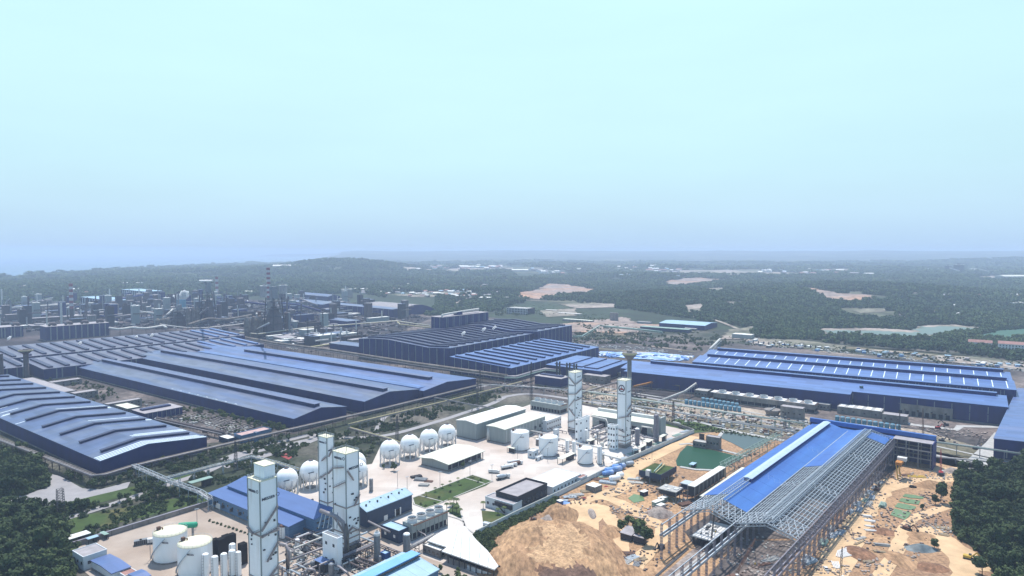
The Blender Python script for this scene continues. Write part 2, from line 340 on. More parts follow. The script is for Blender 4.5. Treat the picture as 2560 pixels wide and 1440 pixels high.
# ------------------------------------------------------------ terrain
def sst(a, b, x): t = min(1, max(0, (x - a) / (b - a))); return t*t*(3 - 2*t)
def lerp(pts, x):
    if x <= pts[0][0]: return pts[0][1]
    for (a, p), (b, q) in zip(pts, pts[1:]):
        if x <= b: return p + (q - p) * (x - a) / (b - a)
    return pts[-1][1]
def pa(x): return math.degrees(math.atan((x - 1280) / FPX))
COAST = [(-90, 5000), (pa(0), 5300), (pa(300), 7000), (pa(640), 9700), (pa(760), 11700), (pa(840), 14500), (pa(900), 30000), (90, 90000)]
BEG = [(-40, 2500), (pa(600), 2500), (pa(1000), 1900), (pa(1300), 1600), (pa(1700), 1250), (60, 1250)]
def T(x, y):
    r = math.hypot(x, y); a = math.degrees(math.atan2(x, y))
    if y < 0: return 0.0
    w = sst(0, 900, r - lerp(BEG, a))
    z = 0
    if w > 0:
        n = noise.noise(Vector((x/900, y/900, 3.1))) + .5*noise.noise(Vector((x/380, y/380, 7.7)))
        z = w * (13 + 26 * n) * (1 - .85*sst(.55, .95, r/lerp(COAST, a))); z = max(z, 0)
    hx, hy = 5200*math.sin(R(-13.4)), 5200*math.cos(R(-13.4))
    z += 50 * math.exp(-((x-hx)/520)**2 - ((y-hy)/800)**2) + 20 * math.exp(-((x-hx+500)/700)**2 - ((y-hy)/900)**2)
    hx, hy = 9300*math.sin(R(39)), 9300*math.cos(R(39))
    z += 62 * math.exp(-((x-hx)/1300)**2 - ((y-hy)/1500)**2)
    rc = lerp(COAST, a)
    if r > 9000:
        z += (150 + 22*noise.noise(Vector((a/7, 1.3, 0))) + 8*noise.noise(Vector((a/1.6, 9.3, 0)))) * sst(9500, 18000, r)
    if r > rc:                                              # sea bed, but for the thin headland on the horizon
        z = -12
        if pa(630) < a < pa(905) and 21500 < r < 25500:
            z = 70 * sst(pa(630), pa(700), a) + 60*sst(pa(780), pa(900), a) + 6*noise.noise(Vector((a*3, 2, 0)))
    elif r > rc - 300: z = 14*(rc - r)/300 - 2
    return z
def GT(x, y):                                               # pixel -> point on the terrain
    d = ray(x, y); p = G(x, max(y, 634)); t1 = p.length
    t = 500.0
    while t < 40000:
        q = Vector((d.x*t, d.y*t, H0 + d.z*t))
        if q.z <= T(q.x, q.y): return Vector((q.x, q.y, T(q.x, q.y)))
        t += 8 + t*.004
    return p
rs = [0, 120, 200]
while rs[-1] < 60000: rs.append(rs[-1]*(1.02 if rs[-1] > 900 else 1.06))
azs = [i*.5 for i in range(-100, 101)]
vv = []; ff = []
for r in rs:
    for a in azs:
        x, y = r*math.sin(R(a)), r*math.cos(R(a)) - 60
        vv.append((x, y, T(x, y)))
NA = len(azs)
for i in range(len(rs)-1):
    for j in range(NA-1): ff.append((i*NA+j, i*NA+j+1, (i+1)*NA+j+1, (i+1)*NA+j))
mat('country', (.040, .068, .032), rough=.95, scale=.004, var=.4, col2=(.15, .155, .10), thr=(.52, .62), coord='Object', detail=13, fine=.03)
me = bpy.data.meshes.new('ground'); me.from_pydata(vv, [], ff); me.materials.append(M['country']); me.materials.append(M['scrub'])
for k, p in enumerate(me.polygons): p.use_smooth = True; p.material_index = 0 if rs[k // (NA-1)] > 1500 else 1
g = bpy.data.objects.new('ground', me); COL.objects.link(g); g['kind'] = 'structure'
b = MB(); S = 62000; b.v = [(-S, -500, -1.2), (S, -500, -1.2), (S, S, -1.2), (-S, S, -1.2)]; b.f = [(0, 1, 2, 3)]
# the sea lies only beyond the coast, left of the land
b = MB(); b.v = []; N_ = 60
for k in range(N_+1):
    a = -75 + (pa(930)+75)*k/N_
    for r in (lerp(COAST, a)*.96 - 40, 61000): b.v.append((r*math.sin(R(a)), r*math.cos(R(a)), -1.2))
b.f = [(2*k, 2*k+1, 2*k+3, 2*k+2) for k in range(N_)]
o = b.build('sea', 'sea', kind='structure'); recalc(o)
# ------------------------------------------------------------ ground patches, roads
LIFT = [0.0]
def patch(name, px, m, lift, kind='structure', label=None, cat=None, z=0.0):
    b = MB(); pts = [G(x, y, z) for x, y in px]
    b.v = [(p.x, p.y, z + lift) for p in pts]; b.f = [tuple(range(len(pts)))]
    o = b.build(name, m)
    if o.data.polygons[0].normal.z < 0: o.data.flip_normals()
    if cat: tag(o, label, cat)
    elif label: o['label'] = label
    if kind: o['kind'] = kind
    return o
def smooth(pts, n=6):
    out = []
    P = [pts[0]] + list(pts) + [pts[-1]]
    for i in range(1, len(P)-2):
        for k in range(n):
            t = k/n; a, b_, c, d = P[i-1], P[i], P[i+1], P[i+2]
            out.append(.5*((2*b_) + (c-a)*t + (2*a-5*b_+4*c-d)*t*t + (3*b_-a-3*c+d)*t**3))
    out.append(P[-2]); return out
def ribbon(name, px, w, m, lift, curve=True, kind='structure', terr=False, label=None):
    pts = [GT(x, y) if terr else G(x, y) for x, y in px]
    if curve: pts = smooth(pts)
    b = MB()
    for i, p in enumerate(pts):
        a = pts[max(0, i-1)]; c = pts[min(len(pts)-1, i+1)]; d = (c-a); d.z = 0; d.normalize(); s = Vector((d.y, -d.x, 0))
        ww = w*(1 + (.45*noise.noise(Vector((p.x/9, p.y/9, 2))) if 'sand' in m else 0))
        for e in (-1, 1):
            q = p + s*e*ww/2; b.v.append((q.x, q.y, (T(q.x, q.y) if terr else 0) + lift))
    b.f = [(2*i, 2*i+1, 2*i+3, 2*i+2) for i in range(len(pts)-1)]
    o = b.build(name, m, kind=kind); 
    if o.data.polygons[0].normal.z < 0: o.data.flip_normals()
    if label: o['label'] = label
    return o
patch('works_ground', [(-300, 1000), (-300, 830), (0, 762), (560, 742), (900, 752), (1090, 785), (1440, 778), (1700, 808), (1880, 850), (2300, 872), (2800, 905), (2800, 1200), (1900, 1110), (1740, 1082), (1650, 1062), (1420, 1010), (1300, 985), (1180, 972), (900, 1040), (740, 1085), (500, 1110), (250, 1150), (0, 1060)], 'works_ground', .04)
patch('works_ground', [(-300, 930), (-300, 800), (0, 745), (560, 728), (760, 742), (900, 765), (1080, 795), (1000, 830), (900, 850), (690, 875), (640, 850), (300, 850), (0, 890)], 'works_dark', .08)
patch('track_bed', [(1420, 1000), (1650, 1048), (1900, 1095), (2060, 1090), (2480, 1190), (2560, 1185), (2560, 1150), (2300, 1075), (2100, 1055), (1800, 1010), (1620, 985), (1480, 965)], 'track_bed', .08)
patch('dirt_field', [(1188, 1342), (1300, 1284), (1395, 1240), (1560, 1163), (1738, 1084), (1800, 1080), (1960, 1105), (2335, 1128), (2480, 1160), (2660, 1180), (2900, 1600), (1120, 1600)], 'sand', .08)
patch('yard', [(165, 1372), (519, 1264), (700, 1248), (790, 1185), (930, 1160), (950, 1118), (1140, 1075), (1330, 1010), (1430, 1008), (1660, 1052), (1735, 1078), (1557, 1157), (1380, 1243), (1192, 1337), (1250, 1410), (1270, 1600), (400, 1600), (190, 1410)], 'concrete_white', .12)
patch('yard', [(165, 1373), (519, 1266), (700, 1250), (900, 1260), (1000, 1350), (1060, 1392), (1200, 1440), (1255, 1600), (400, 1600), (190, 1410)], 'concrete', .17)
patch('parking_lot', [(112, 1183), (150, 1190), (206, 1221), (249, 1224), (326, 1204), (319, 1219), (290, 1241), (206, 1260), (159, 1264), (75, 1262), (26, 1262), (20, 1243), (112, 1222)], 'asphalt_pale', .12)
patch('lawn', [(1031, 1245), (1181, 1188), (1231, 1204), (1215, 1215), (1095, 1260), (1063, 1271), (1033, 1262)], 'grass', .30)
patch('lawn', [(1118, 1279), (1143, 1256), (1149, 1264), (1156, 1298), (1136, 1290)], 'grass', .30)
patch('lawn', [(1204, 1277), (1243, 1281), (1277, 1292), (1226, 1319), (1207, 1305)], 'grass', .30)
patch('grass_verge', [(1650, 1062), (1700, 1045), (1830, 1075), (1890, 1092), (1930, 1100), (1850, 1088), (1780, 1080), (1735, 1082), (1690, 1070)], 'grass', .13)
patch('grass_verge', [(-60, 1390), (520, 1255), (560, 1225), (330, 1265), (0, 1330)], 'grass', .11)
patch('grass_verge', [(-60, 1330), (330, 1238), (480, 1195), (470, 1180), (300, 1225), (-60, 1310)], 'grass', .15)
for k, (px, w) in enumerate([([(-60, 1352), (150, 1300), (290, 1258), (420, 1212), (520, 1178), (600, 1140), (720, 1112), (800, 1096), (956, 1090), (1087, 1056), (1162, 1032), (1228, 1010), (1262, 992)], 7),
        ([(560, 1150), (640, 1118), (720, 1100), (775, 1088), (785, 1098), (740, 1115), (660, 1140), (560, 1168)], 9),
        ([(940, 1085), (948, 1062), (960, 1045), (975, 1036)], 5), ([(1262, 992), (1330, 985), (1440, 1000), (1560, 1018)], 8),
        ([(1180, 972), (1260, 960), (1400, 975), (1560, 985), (1800, 1030), (2060, 1088)], 6)]):
    ribbon('road', px, w, 'asphalt_pale', .18 + .02*k)
    for s in (-1, 1):
        pass
for px, w in [([(1500, 1003), (1700, 1030), (1900, 1062), (2040, 1084)], 4), ([(1560, 1015), (1760, 1058), (1850, 1082), (1960, 1102)], 6),
              ([(1440, 955), (1600, 985), (1800, 1018), (2000, 1052), (2200, 1085), (2540, 1160)], 3), ([(2070, 1088), (2300, 1130), (2540, 1180)], 4),
              ([(2120, 1055), (2065, 1090)], 8), ([(2440, 1160), (2490, 1110), (2510, 1085)], 14), ([(2230, 1045), (2280, 1062), (2390, 1075), (2400, 1066), (2500, 1068)], 8)]:
    ribbon('track', px, w, 'slab', .3, curve=False)
# far roads beyond the works
for px, w in [([(1400, 862), (1500, 872), (1600, 880), (1720, 893)], 12), ([(1560, 815), (1640, 830), (1720, 838), (1850, 825)], 10), ([(1440, 840), (1520, 852), (1600, 862), (1740, 880)], 7),
              ([(1880, 855), (2080, 868), (2300, 885), (2560, 915)], 16), ([(1860, 845), (1960, 860), (2060, 880), (2160, 890)], 8), ([(2340, 895), (2450, 905), (2600, 918)], 40)]:
    ribbon('road', px, w, 'track_bed', .35)
patch('scrub_ground', [(1440, 812), (1560, 800), (1680, 812), (1800, 835), (1900, 862), (2560, 925), (2560, 905), (2300, 880), (1900, 850), (1700, 835), (1560, 845), (1440, 850)], 'verge', .2)
# dirt haul roads, mounds
for px, w in [([(1150, 1460), (1300, 1440), (1400, 1400), (1460, 1350), (1470, 1300), (1440, 1265), (1500, 1240), (1560, 1220), (1580, 1180), (1640, 1140), (1740, 1092)], 11),
              ([(1360, 1330), (1400, 1345), (1450, 1330), (1472, 1290), (1500, 1262)], 16), ([(1480, 1262), (1520, 1290), (1545, 1330), (1555, 1370), (1530, 1420), (1480, 1470)], 9),
              ([(1490, 1235), (1560, 1262), (1620, 1300), (1660, 1330), (1600, 1400), (1560, 1460)], 10),
              ([(2060, 1470), (2120, 1350), (2160, 1280), (2200, 1225), (2260, 1205), (2340, 1200), (2380, 1190), (2330, 1170)], 16),
              ([(2180, 1470), (2240, 1380), (2262, 1320), (2300, 1290), (2380, 1265)], 7), ([(2420, 1470), (2400, 1400), (2350, 1340), (2300, 1320)], 13),
              ([(2350, 1340), (2440, 1400), (2470, 1430)], 10), ([(2480, 1190), (2420, 1175), (2340, 1175)], 9)]:
    ribbon('dirt_track', px, w, 'sand_track', .22 + random.random()*.05)
def blobmound(name, cx, cy, rx, ry, h, m, label, flat=.0, seed=0, ro=.18, kind='structure', cat=None):
    c = G(cx, cy); b = MB(); nr, na = (26, 110) if rx > 20 else (14, 40); b.v.append((0, 0, h))
    for i in range(1, nr+1):
        t = i/nr
        for j in range(na):
            a = 2*math.pi*j/na; k = 1 + .16*noise.noise(Vector((math.cos(a)*1.3, math.sin(a)*1.3, seed)))
            x, y = rx*t*k*math.cos(a), ry*t*k*math.sin(a)
            tt = max(0, (t - flat)/(1 - flat)); z = h*(1 - sst(0, 1, tt)) * (1 + ro*noise.noise(Vector((x/12, y/12, seed+4))) + ro*noise.noise(Vector((x/4, y/4, seed+9))) + (.34*t*abs(noise.noise(Vector((math.cos(a)*7, math.sin(a)*7, seed)))) if rx > 20 else 0))
            b.v.append((x, y, z if i < nr else -.3))
    b.f += [(0, 1+j, 1+(j+1) % na) for j in range(na)]
    for i in range(nr-1):
        for j in range(na): b.f.append((1+i*na+j, 1+(i+1)*na+j, 1+(i+1)*na+(j+1) % na, 1+i*na+(j+1) % na))
    o = b.build(name, m, kind=kind, smooth=True); recalc(o); o.location = c; o['label'] = label; return o
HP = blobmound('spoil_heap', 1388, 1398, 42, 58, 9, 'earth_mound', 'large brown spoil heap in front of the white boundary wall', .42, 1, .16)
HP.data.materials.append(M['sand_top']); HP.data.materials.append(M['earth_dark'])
for f in HP.data.polygons:                                  # compacted track over the top, front slope's shading painted in with dark dug earth
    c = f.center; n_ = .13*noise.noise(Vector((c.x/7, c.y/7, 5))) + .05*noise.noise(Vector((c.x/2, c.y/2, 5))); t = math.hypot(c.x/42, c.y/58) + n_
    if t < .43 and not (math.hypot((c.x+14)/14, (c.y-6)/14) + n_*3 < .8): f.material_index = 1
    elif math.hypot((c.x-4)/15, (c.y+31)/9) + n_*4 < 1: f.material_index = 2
blobmound('spoil_heap', 1400, 1290, 13, 20, 6, 'earth_mound', 'small dug spoil heap with grey rubble behind the large one', .2, 2, .3)
blobmound('spoil_heap', 1375, 1302, 7, 8, 3, 'rubble', 'low grey rubble heap on the back of the spoil heap', .2, 3, .3)
blobmound('spoil_heap', 1570, 1432, 11, 10, 3, 'earth_mound', 'reddish earth heap beside the left lattice columns', .2, 5, .3)
blobmound('spoil_heap', 2150, 1385, 9, 12, 1.6, 'earth_dark', 'orange earth heap right of the steel frame', .3, 6, .3)
blobmound('spoil_heap', 2330, 1215, 14, 9, 3, 'earth_mound', 'round earth heap beside the wood edge', .2, 7, .3)
blobmound('spoil_heap', 1650, 1285, 10, 9, 3.5, 'rubble', 'dark grey gravel heap near the white containers', .3, 8, .2)
blobmound('spoil_heap', 2385, 1180, 9, 7, 2.5, 'rubble', 'grey gravel heap at the top corner of the wood', .3, 9, .3)
blobmound('spoil_heap', 1480, 1285, 3, 10, 2, 'rubble', 'dark trench bank beside the haul road', .2, 10, .3)
for x, y, rx, ry, h, m, l in [(1440, 1330, 14, 20, 1.2, 'sand', 'low sandy hump on the haul road bend'), (1530, 1330, 7, 12, 2.0, 'earth_mound', 'scraped bank between two haul roads'), (2085, 1290, 5, 16, 1.0, 'earth_dark', 'low reddish bank left of the girder stacks'), (2250, 1400, 9, 14, 1.4, 'earth_mound', 'low brown bank in the dirt field'),
        (2330, 1420, 9, 7, 1.6, 'earth_dark', 'low brown hump near the bottom edge'), (2300, 1340, 10, 8, 1.3, 'earth_mound', 'low brown hump behind the tarpaulin pile'), (2210, 1330, 8, 7, 1.2, 'earth_dark', 'rough reddish hump in the dirt field'), (1600, 1200, 12, 7, 1.0, 'earth_mound', 'low bank behind the half built block'), (1680, 1200, 12, 6, 1.2, 'earth_mound', 'low bank in front of the pond'), (1300, 1330, 10, 9, 2.2, 'earth_mound', 'shoulder of the spoil heap by the wall')]:
    blobmound('earth_bank', x, y, rx, ry, h, m, l, .1, int(x), .4)
# ponds
patch('water', [(1690, 1152), (1700, 1132), (1718, 1114), (1790, 1128), (1860, 1145), (1830, 1160), (1792, 1174), (1735, 1172), (1692, 1165)], 'pond_green', .30)
patch('water', [(1801, 1095), (1811, 1082), (1862, 1088), (1925, 1100), (1900, 1118), (1860, 1124), (1830, 1108)], 'pond_dark', .30)
for px in ([(2262, 1236), (2284, 1238), (2312, 1244), (2306, 1248), (2278, 1246), (2256, 1242)], [(2254, 1246), (2276, 1249), (2301, 1253), (2296, 1262), (2268, 1259), (2247, 1253)], [(2245, 1258), (2268, 1262), (2291, 1268), (2284, 1276), (2262, 1274), (2236, 1268)], [(2236, 1272), (2260, 1278), (2278, 1282), (2272, 1292), (2262, 1301), (2226, 1288)]):
    patch('water', px, 'pond_algae', .34)
patch('water', [(1570, 1246), (1585, 1236), (1606, 1240), (1612, 1252), (1585, 1258)], 'pond_algae', .30)
for px, lab in [([(1698, 1112), (1722, 1110), (1795, 1124), (1868, 1142)], 'pale concrete rim along the far side of the green pond'), ([(1700, 1168), (1740, 1175), (1796, 1177)], 'pale rim along the near side of the green pond'),
                ([(1795, 1096), (1808, 1079), (1865, 1085), (1930, 1098)], 'brown rim around the dark pond')]:
    ribbon('bank', px, 3.5, 'slab', .5, curve=False, label=lab)
# ------------------------------------------------------------ halls
class Hall: pass
def hall(name, label, x, yt, h, xR, xL, az=AZ, wall='wall_navy', roof='roof_slate', ridge='y', prof=((0, 0), (.5, 4), (1, 0)), over=.5, cat='factory hall', fr=None, roofname='roof', base=True):
    H = Hall(); p, a, b = fr or frame(x, yt, h, xR, xL, az); H.a, H.b, H.h = a, b, h
    H.root = thing(name, label, cat, p, az); L = a if ridge == 'y' else b; E_ = b if ridge == 'y' else a
    pts = [(f*L, h + dz) for f, dz in prof]; H.pts = pts; H.ridge = ridge; H.L, H.E = L, E_
    ax = 'y' if ridge == 'y' else 'x'
    w = MB(); w.ext([(0, 0)] + [(t, z) for t, z in pts] + [(L, 0)], 0, E_, ax)
    o = w.build('wall', wall, H.root); recalc(o)
    r = MB(); q = [(t, z + .05) for t, z in pts]; q[0] = (q[0][0] - over, q[0][1]); q[-1] = (q[-1][0] + over, q[-1][1])
    r.ext(q + [(t, z + .4) for t, z in reversed(q)], -over, E_ + over, ax); o = r.build(roofname, roof, H.root); recalc(o); H.roof = o
    if base:
        m = MB(); t = .25; m.box(-t, -t, 0, a + t, 0, 1.1); m.box(-t, 0, 0, 0, b + t, 1.1); m.build('plinth', 'wall_conc', H.root)
    return H
def zr(H, t):
    P = H.pts
    for (a, p), (b, q) in zip(P, P[1:]):
        if t <= b + 1e-6: return p + (q - p)*(t - a)/(b - a)
    return P[-1][1]
def XY(H, t, s): return (t, s) if H.ridge == 'y' else (s, t)
def ridge_vent(H, t, s0, s1, w=5, hh=2.2, m='monitor', mt='monitor_top', name='ridge_vent'):     # long vent that runs with the ridge
    z = zr(H, t) + .3; b = MB()
    (x0, y0), (x1, y1) = XY(H, t - w/2, s0), XY(H, t + w/2, s1)
    o = b.box(min(x0, x1), min(y0, y1), z - .8, max(x0, x1), max(y0, y1), z + hh).build(name, m, H.root)
    b = MB(); e = .7; b.box(min(x0, x1) - e, min(y0, y1) - e, z + hh, max(x0, x1) + e, max(y0, y1) + e, z + hh + .35).build('cap', mt, o)
def cross_vent(H, s, t0, t1, w=4, hh=1.6, m='monitor', mt='monitor_top'):                           # vent that crosses the slopes
    ts = [t0] + [p[0] for p in H.pts if t0 < p[0] < t1] + [t1]; c = [(t, zr(H, t)) for t in ts]
    ax = 'y' if H.ridge == 'y' else 'x'
    b = MB(); b.ext([(t, z - .3) for t, z in c] + [(t, z + .4 + hh) for t, z in reversed(c)], s - w/2, s + w/2, ax); o = b.build('roof_vent', m, H.root); recalc(o)
    b = MB(); c[0] = (c[0][0] - .5, c[0][1]); c[-1] = (c[-1][0] + .5, c[-1][1])
    b.ext([(t, z + .4 + hh) for t, z in c] + [(t, z + .75 + hh) for t, z in reversed(c)], s - w/2 - .5, s + w/2 + .5, ax); k = b.build('cap', mt, o); recalc(k)
def strip(H, s, t0, t1, w=1.0, m='skylight', name='skylight'):
    ts = [t0] + [p[0] for p in H.pts if t0 < p[0] < t1] + [t1]; c = [(t, zr(H, t) + .47) for t in ts]; ax = 'y' if H.ridge == 'y' else 'x'
    b = MB(); b.ext(c + [(t, z + .12) for t, z in reversed(c)], s - w/2, s + w/2, ax); recalc(b.build(name, m, H.root))
def pils(H, side, n, w=1.2, m='pilaster', z0=.5, pair=0, top=-.4, name='wall_strip', ends=.02, d=.25):
    L = H.a if side == 'R' else H.b
    zz = lambda t: (zr(H, t) if (side == 'R') == (H.ridge == 'y') else H.pts[0][1]) + top
    for i in range(n):
        f = ends + (1 - 2*ends)*(i + .5)/n
        for k in ((-pair, pair) if pair else (0,)):
            t = f*L + k; b = MB()
            if side == 'R': b.box(t - w/2, -d, z0, t + w/2, 0, zz(t))
            else: b.box(-d, t - w/2, z0, 0, t + w/2, zz(t))
            b.build(name, m, H.root)
def on_roof_box(H, name, m, x0, y0, x1, y1, hh, lift=0):
    t = (x0 + x1)/2 if H.ridge == 'y' else (y0+y1)/2; z = zr(H, t) + .3 + lift
    return MB().box(x0, y0, z - .6, x1, y1, z + hh).build(name, m, H.root)
# --- striped hall, bottom left
H = hall('striped_hall', 'blue hall with white translucent stripes across its low gable, left edge of the photo', 251, 1154, 12, 517, -190, prof=((0, 0), (.42, 5), (1, 0)), roof='roof_steel', az=37.2)
n = 12
for i in range(n):
    s = H.b*(.040 + .083*i); cross_vent(H, s, H.a*.10, H.a*.93, 3.2, 1.5, 'monitor', 'monitor_dark')
for s, t0, t1 in [(.2, 0, 1), (3.2, 0, 1), (6.2, 0, .97), (9.4, 0, .97), (.045*H.b+11, .45, 1), (.045*H.b+14, .45, 1), (.045*H.b+17, .5, 1), (.2*H.b, .48, 1), (.2*H.b+2, .6, 1), (.245*H.b, .45, .97),
                  (.37*H.b, 0, .98), (.37*H.b+2, .42, .98), (.37*H.b+4, .42, .98), (.40*H.b, .45, .98), (.46*H.b, .02, .2), (.465*H.b, .04, .16), (.49*H.b, .02, .24), (.53*H.b, .0, .2)]:
    strip(H, s + 1, H.a*t0, H.a*t1, 1.25)
# --- three long bays, centre left
H = hall('long_hall', 'long blue grey hall bay with a ridge vent, nearest of the three', 735, 1048, 11, 866, 187, prof=((0, 0), (.5, 5), (1, 0)), roof='roof_slate', az=36.5)
ridge_vent(H, H.a*.5, 6, H.b*.97, 6, 2.7); strip_z = H
for i in range(22): on_roof_box(H, 'roof_sheet', 'roof_pale' if i % 3 else 'skylight', 1.2, H.b*(.20 + .0125*i), 3.2, H.b*(.20 + .0125*i) + 4.2, .15, .02)
H = hall('long_hall', 'tall middle bay of the long blue halls, its corner jutting beyond the nearest bay', 911, 1005, 13.5, 1059, 330, prof=((0, 0), (.4, 4.6), (1, -1)), roof='roof_slate', az=36.5)
ridge_vent(H, H.a*.4, 6, H.b*.96, 6, 2.7)
H = hall('long_hall', 'brighter blue far bay of the long halls beside the fat brown duct', 1059, 978, 12.5, 1190, 420, prof=((0, 0), (.42, 4.2), (1, 0)), roof='roof_blue', az=36.5)
ridge_vent(H, H.a*.42, 25, H.b*.72, 6, 2.7)
on_roof_box(H, 'roof_panel', 'roof_blue2', 2, 10, H.a*.3, H.b*.95, .12, .02)
# --- terraced rolling mill halls, far left
def terrace(label, x, yt, h, xR, depth, n, az=39.5, w=4.5, pn=20, roof='roof_dusty', bluefrom=1.1, y0=.05, y1=.9, rise=3.5, xl=None):
    fr = None
    p = G(x, yt, h); u = azd(az); a = reach(p, u, xR); fr = (Vector((p.x, p.y, 0)), a, depth)
    H = hall('mill_hall', label, x, yt, h, xR, 0, az=az, roof=roof, ridge='x', prof=((0, 0), (1, rise)), fr=fr)
    for i in range(n):
        f = (i + .5)/n; cross_vent(H, H.a*f, H.b*y0, H.b*y1, w, 1.7, 'monitor' if f < bluefrom else 'paint_blue', 'monitor_dark' if f < bluefrom else 'roof_blue2')
    pils(H, 'R', pn, 1.6, pair=3.2 if pn < 30 else 0); return H
Hb = terrace('back terrace of the left rolling mill hall under the row of roof vents', -150, 914, 17, 612, 120, 23, az=40.5, pn=17, bluefrom=.86)
terrace('front terrace of the left rolling mill hall behind the long bays', 109, 924, 14, 660, 92, 16, az=39.5, pn=13, bluefrom=.78)
terrace('short end wing of the rolling mill beside the left chimneys', -100, 935, 14, 73, 95, 4, az=39.5, pn=4)
for lab, x, yt, yb, xR, xL, nd in [('dark blue plant block with four bulging roof fans, above the left mill', 115, 818, 853, 273, 99, 4), ('dark blue plant block cut by the left photo edge', -70, 824, 852, 58, ('m', 40), 2)]:
    h = HT(x, yb, yt); H = hall('plant_block', lab, x, yt, h, xR, xL, az=41, wall='wall_navy', roof='roof_grey', prof=((0, 0), (1, 0)), cat='plant building')
    pils(H, 'R', 5, 2.2, pair=5, m='steel_grey')
    for i in range(nd):
        cx = H.a*(.12 + .76*i/max(1, nd-1)); b = MB(); zz = H.h + .4
        b.tube([(cx-6, H.b*.2, zz+1.5), (cx-3, H.b*.25, zz+4.5), (cx+4, H.b*.3, zz+4), (cx+7, H.b*.4, zz+1)], [2.4, 3, 3, 2.2], 8); b.build('roof_fan', 'rust_dull', H.root, smooth=True)
        b = MB(); b.tube([(cx+6, H.b*.5, zz), (cx+6, H.b*.5, zz+4)], [4, 3], 8); b.build('fan_housing', 'steel_grey', H.root, smooth=True)
# --- melt shop, centre
MA = 35.5
H = hall('melt_shop', 'tall navy melt shop block with rows of dark roof vents, centre', 1125, 871, 30, 1345, 897, az=MA, ridge='x', prof=((0, 0), (.22, -2.5), (.65, 3), (.85, 2), (1, -.5)), roof='roof_slate')
for i in range(12): cross_vent(H, H.a*(.04 + .083*i), H.b*.06, H.b*.93, 5, 2.2, 'monitor', 'monitor_dark')
pils(H, 'R', 15, 1.2); pils(H, 'L', 13, 1.2)
Hm = hall('melt_shop', 'highest far end block of the melt shop in front of the forest edge', 1344, 829, 34, 1430, ('m', H.b*.95), az=MA, ridge='x', prof=((0, 0), (.3, -2), (.65, 3), (1, 0)), roof='roof_slate')
for i in range(5): cross_vent(Hm, Hm.a*(.1 + .2*i), Hm.b*.05, Hm.b*.92, 5, 2.2, 'monitor', 'monitor_dark')
pils(Hm, 'R', 9, 1.2)
H = hall('melt_shop', 'lower near block of the melt shop with eleven long blue roof vents', 1278, 921, 17, 1497, 1125, az=MA, ridge='x', prof=((0, 0), (1, 5.5)), roof='roof_blue2')
for i in range(11): cross_vent(H, H.a*(.03 + .09*i), H.b*.08, H.b*.95, 5, 2, 'monitor', 'roof_blue2')
pils(H, 'L', 8, 1.3); pils(H, 'R', 16, 1.2)
H = hall('melt_tower', 'square navy tower block rising behind the melt shop roof, white ducts on top', 1107, 794, 53, 1221, 1078, az=MA, prof=((0, 0), (1, 0)), cat='plant building', roof='roof_grey')
pils(H, 'R', 7, 1.2, pair=2); pils(H, 'L', 2, 1.2)
b = MB(); b.tube([(2, 4, 53), (3, 4, 57), (H.a*.2, 6, 58), (H.a*.85, 8, 60)], 1.7, 8); b.build('duct', 'pipe_white', H.root, smooth=True)
b = MB(); b.tube([(H.a*.3, H.b*.5, 57), (H.a*.9, H.b*.5, 58)], 1.7, 8); b.build('duct', 'pipe_white', H.root, smooth=True)
b = MB(); b.box(H.a*.35, 4, 53, H.a*.45, 14, 59); b.build('roof_housing', 'wall_navy', H.root)
H = hall('annex', 'small dark blue annex with a flat roof at the left foot of the melt shop', 897, 867, 12, ('m', 30), 824, az=MA, prof=((0, 0), (1, 0)), cat='annex')
H = hall('annex', 'low blue hall with four inset roof bays between melt shop and water tower', 1503, 929, 13, 1575, 1365, az=38, roof='roof_blue2', prof=((0, 0), (1, 3)), cat='annex')
for i in range(3):
    s = H.b*(.12 + .27*i); b = MB()
    z = lambda t: zr(H, t) + .42
    for t0, t1, s0, s1 in ((H.a*.1, H.a*.95, s, s+1.2), (H.a*.1, H.a*.13, s, s+20)): b.ext([(t0, z(t0)), (t1, z(t1)), (t1, z(t1)+1.2), (t0, z(t0)+1.2)], s0, s1, 'y')
    recalc(b.build('roof_curb', 'monitor', H.root))
H = hall('annex', 'navy switch house with a white roof strip beside the melt shop corner', 1402, 948, 11, 1424, 1337, az=37, prof=((0, 0), (1, 0)), cat='annex', roof='roof_grey')
on_roof_box(H, 'ridge_vent', 'monitor', H.a*.4, 4, H.a*.7, H.b*.95, 1.6)
# --- right halls
H = hall('plate_hall', 'long light blue hall with one ridge vent, crossing the right side', 2520, 1019, 18, ('m', 62), 1552, az=33, ridge='y', prof=((0, 0), (.55, 5), (1, 0)), roof='roof_blue2')
ridge_vent(H, H.a*.52, 8, H.b*.93, 5, 2.6, 'wall_navy2', 'roof_blue2'); W1 = H
pils(H, 'L', 26, .8, pair=0, z0=2, top=-9); pils(H, 'L', 26, .8, z0=10, top=-1.5)
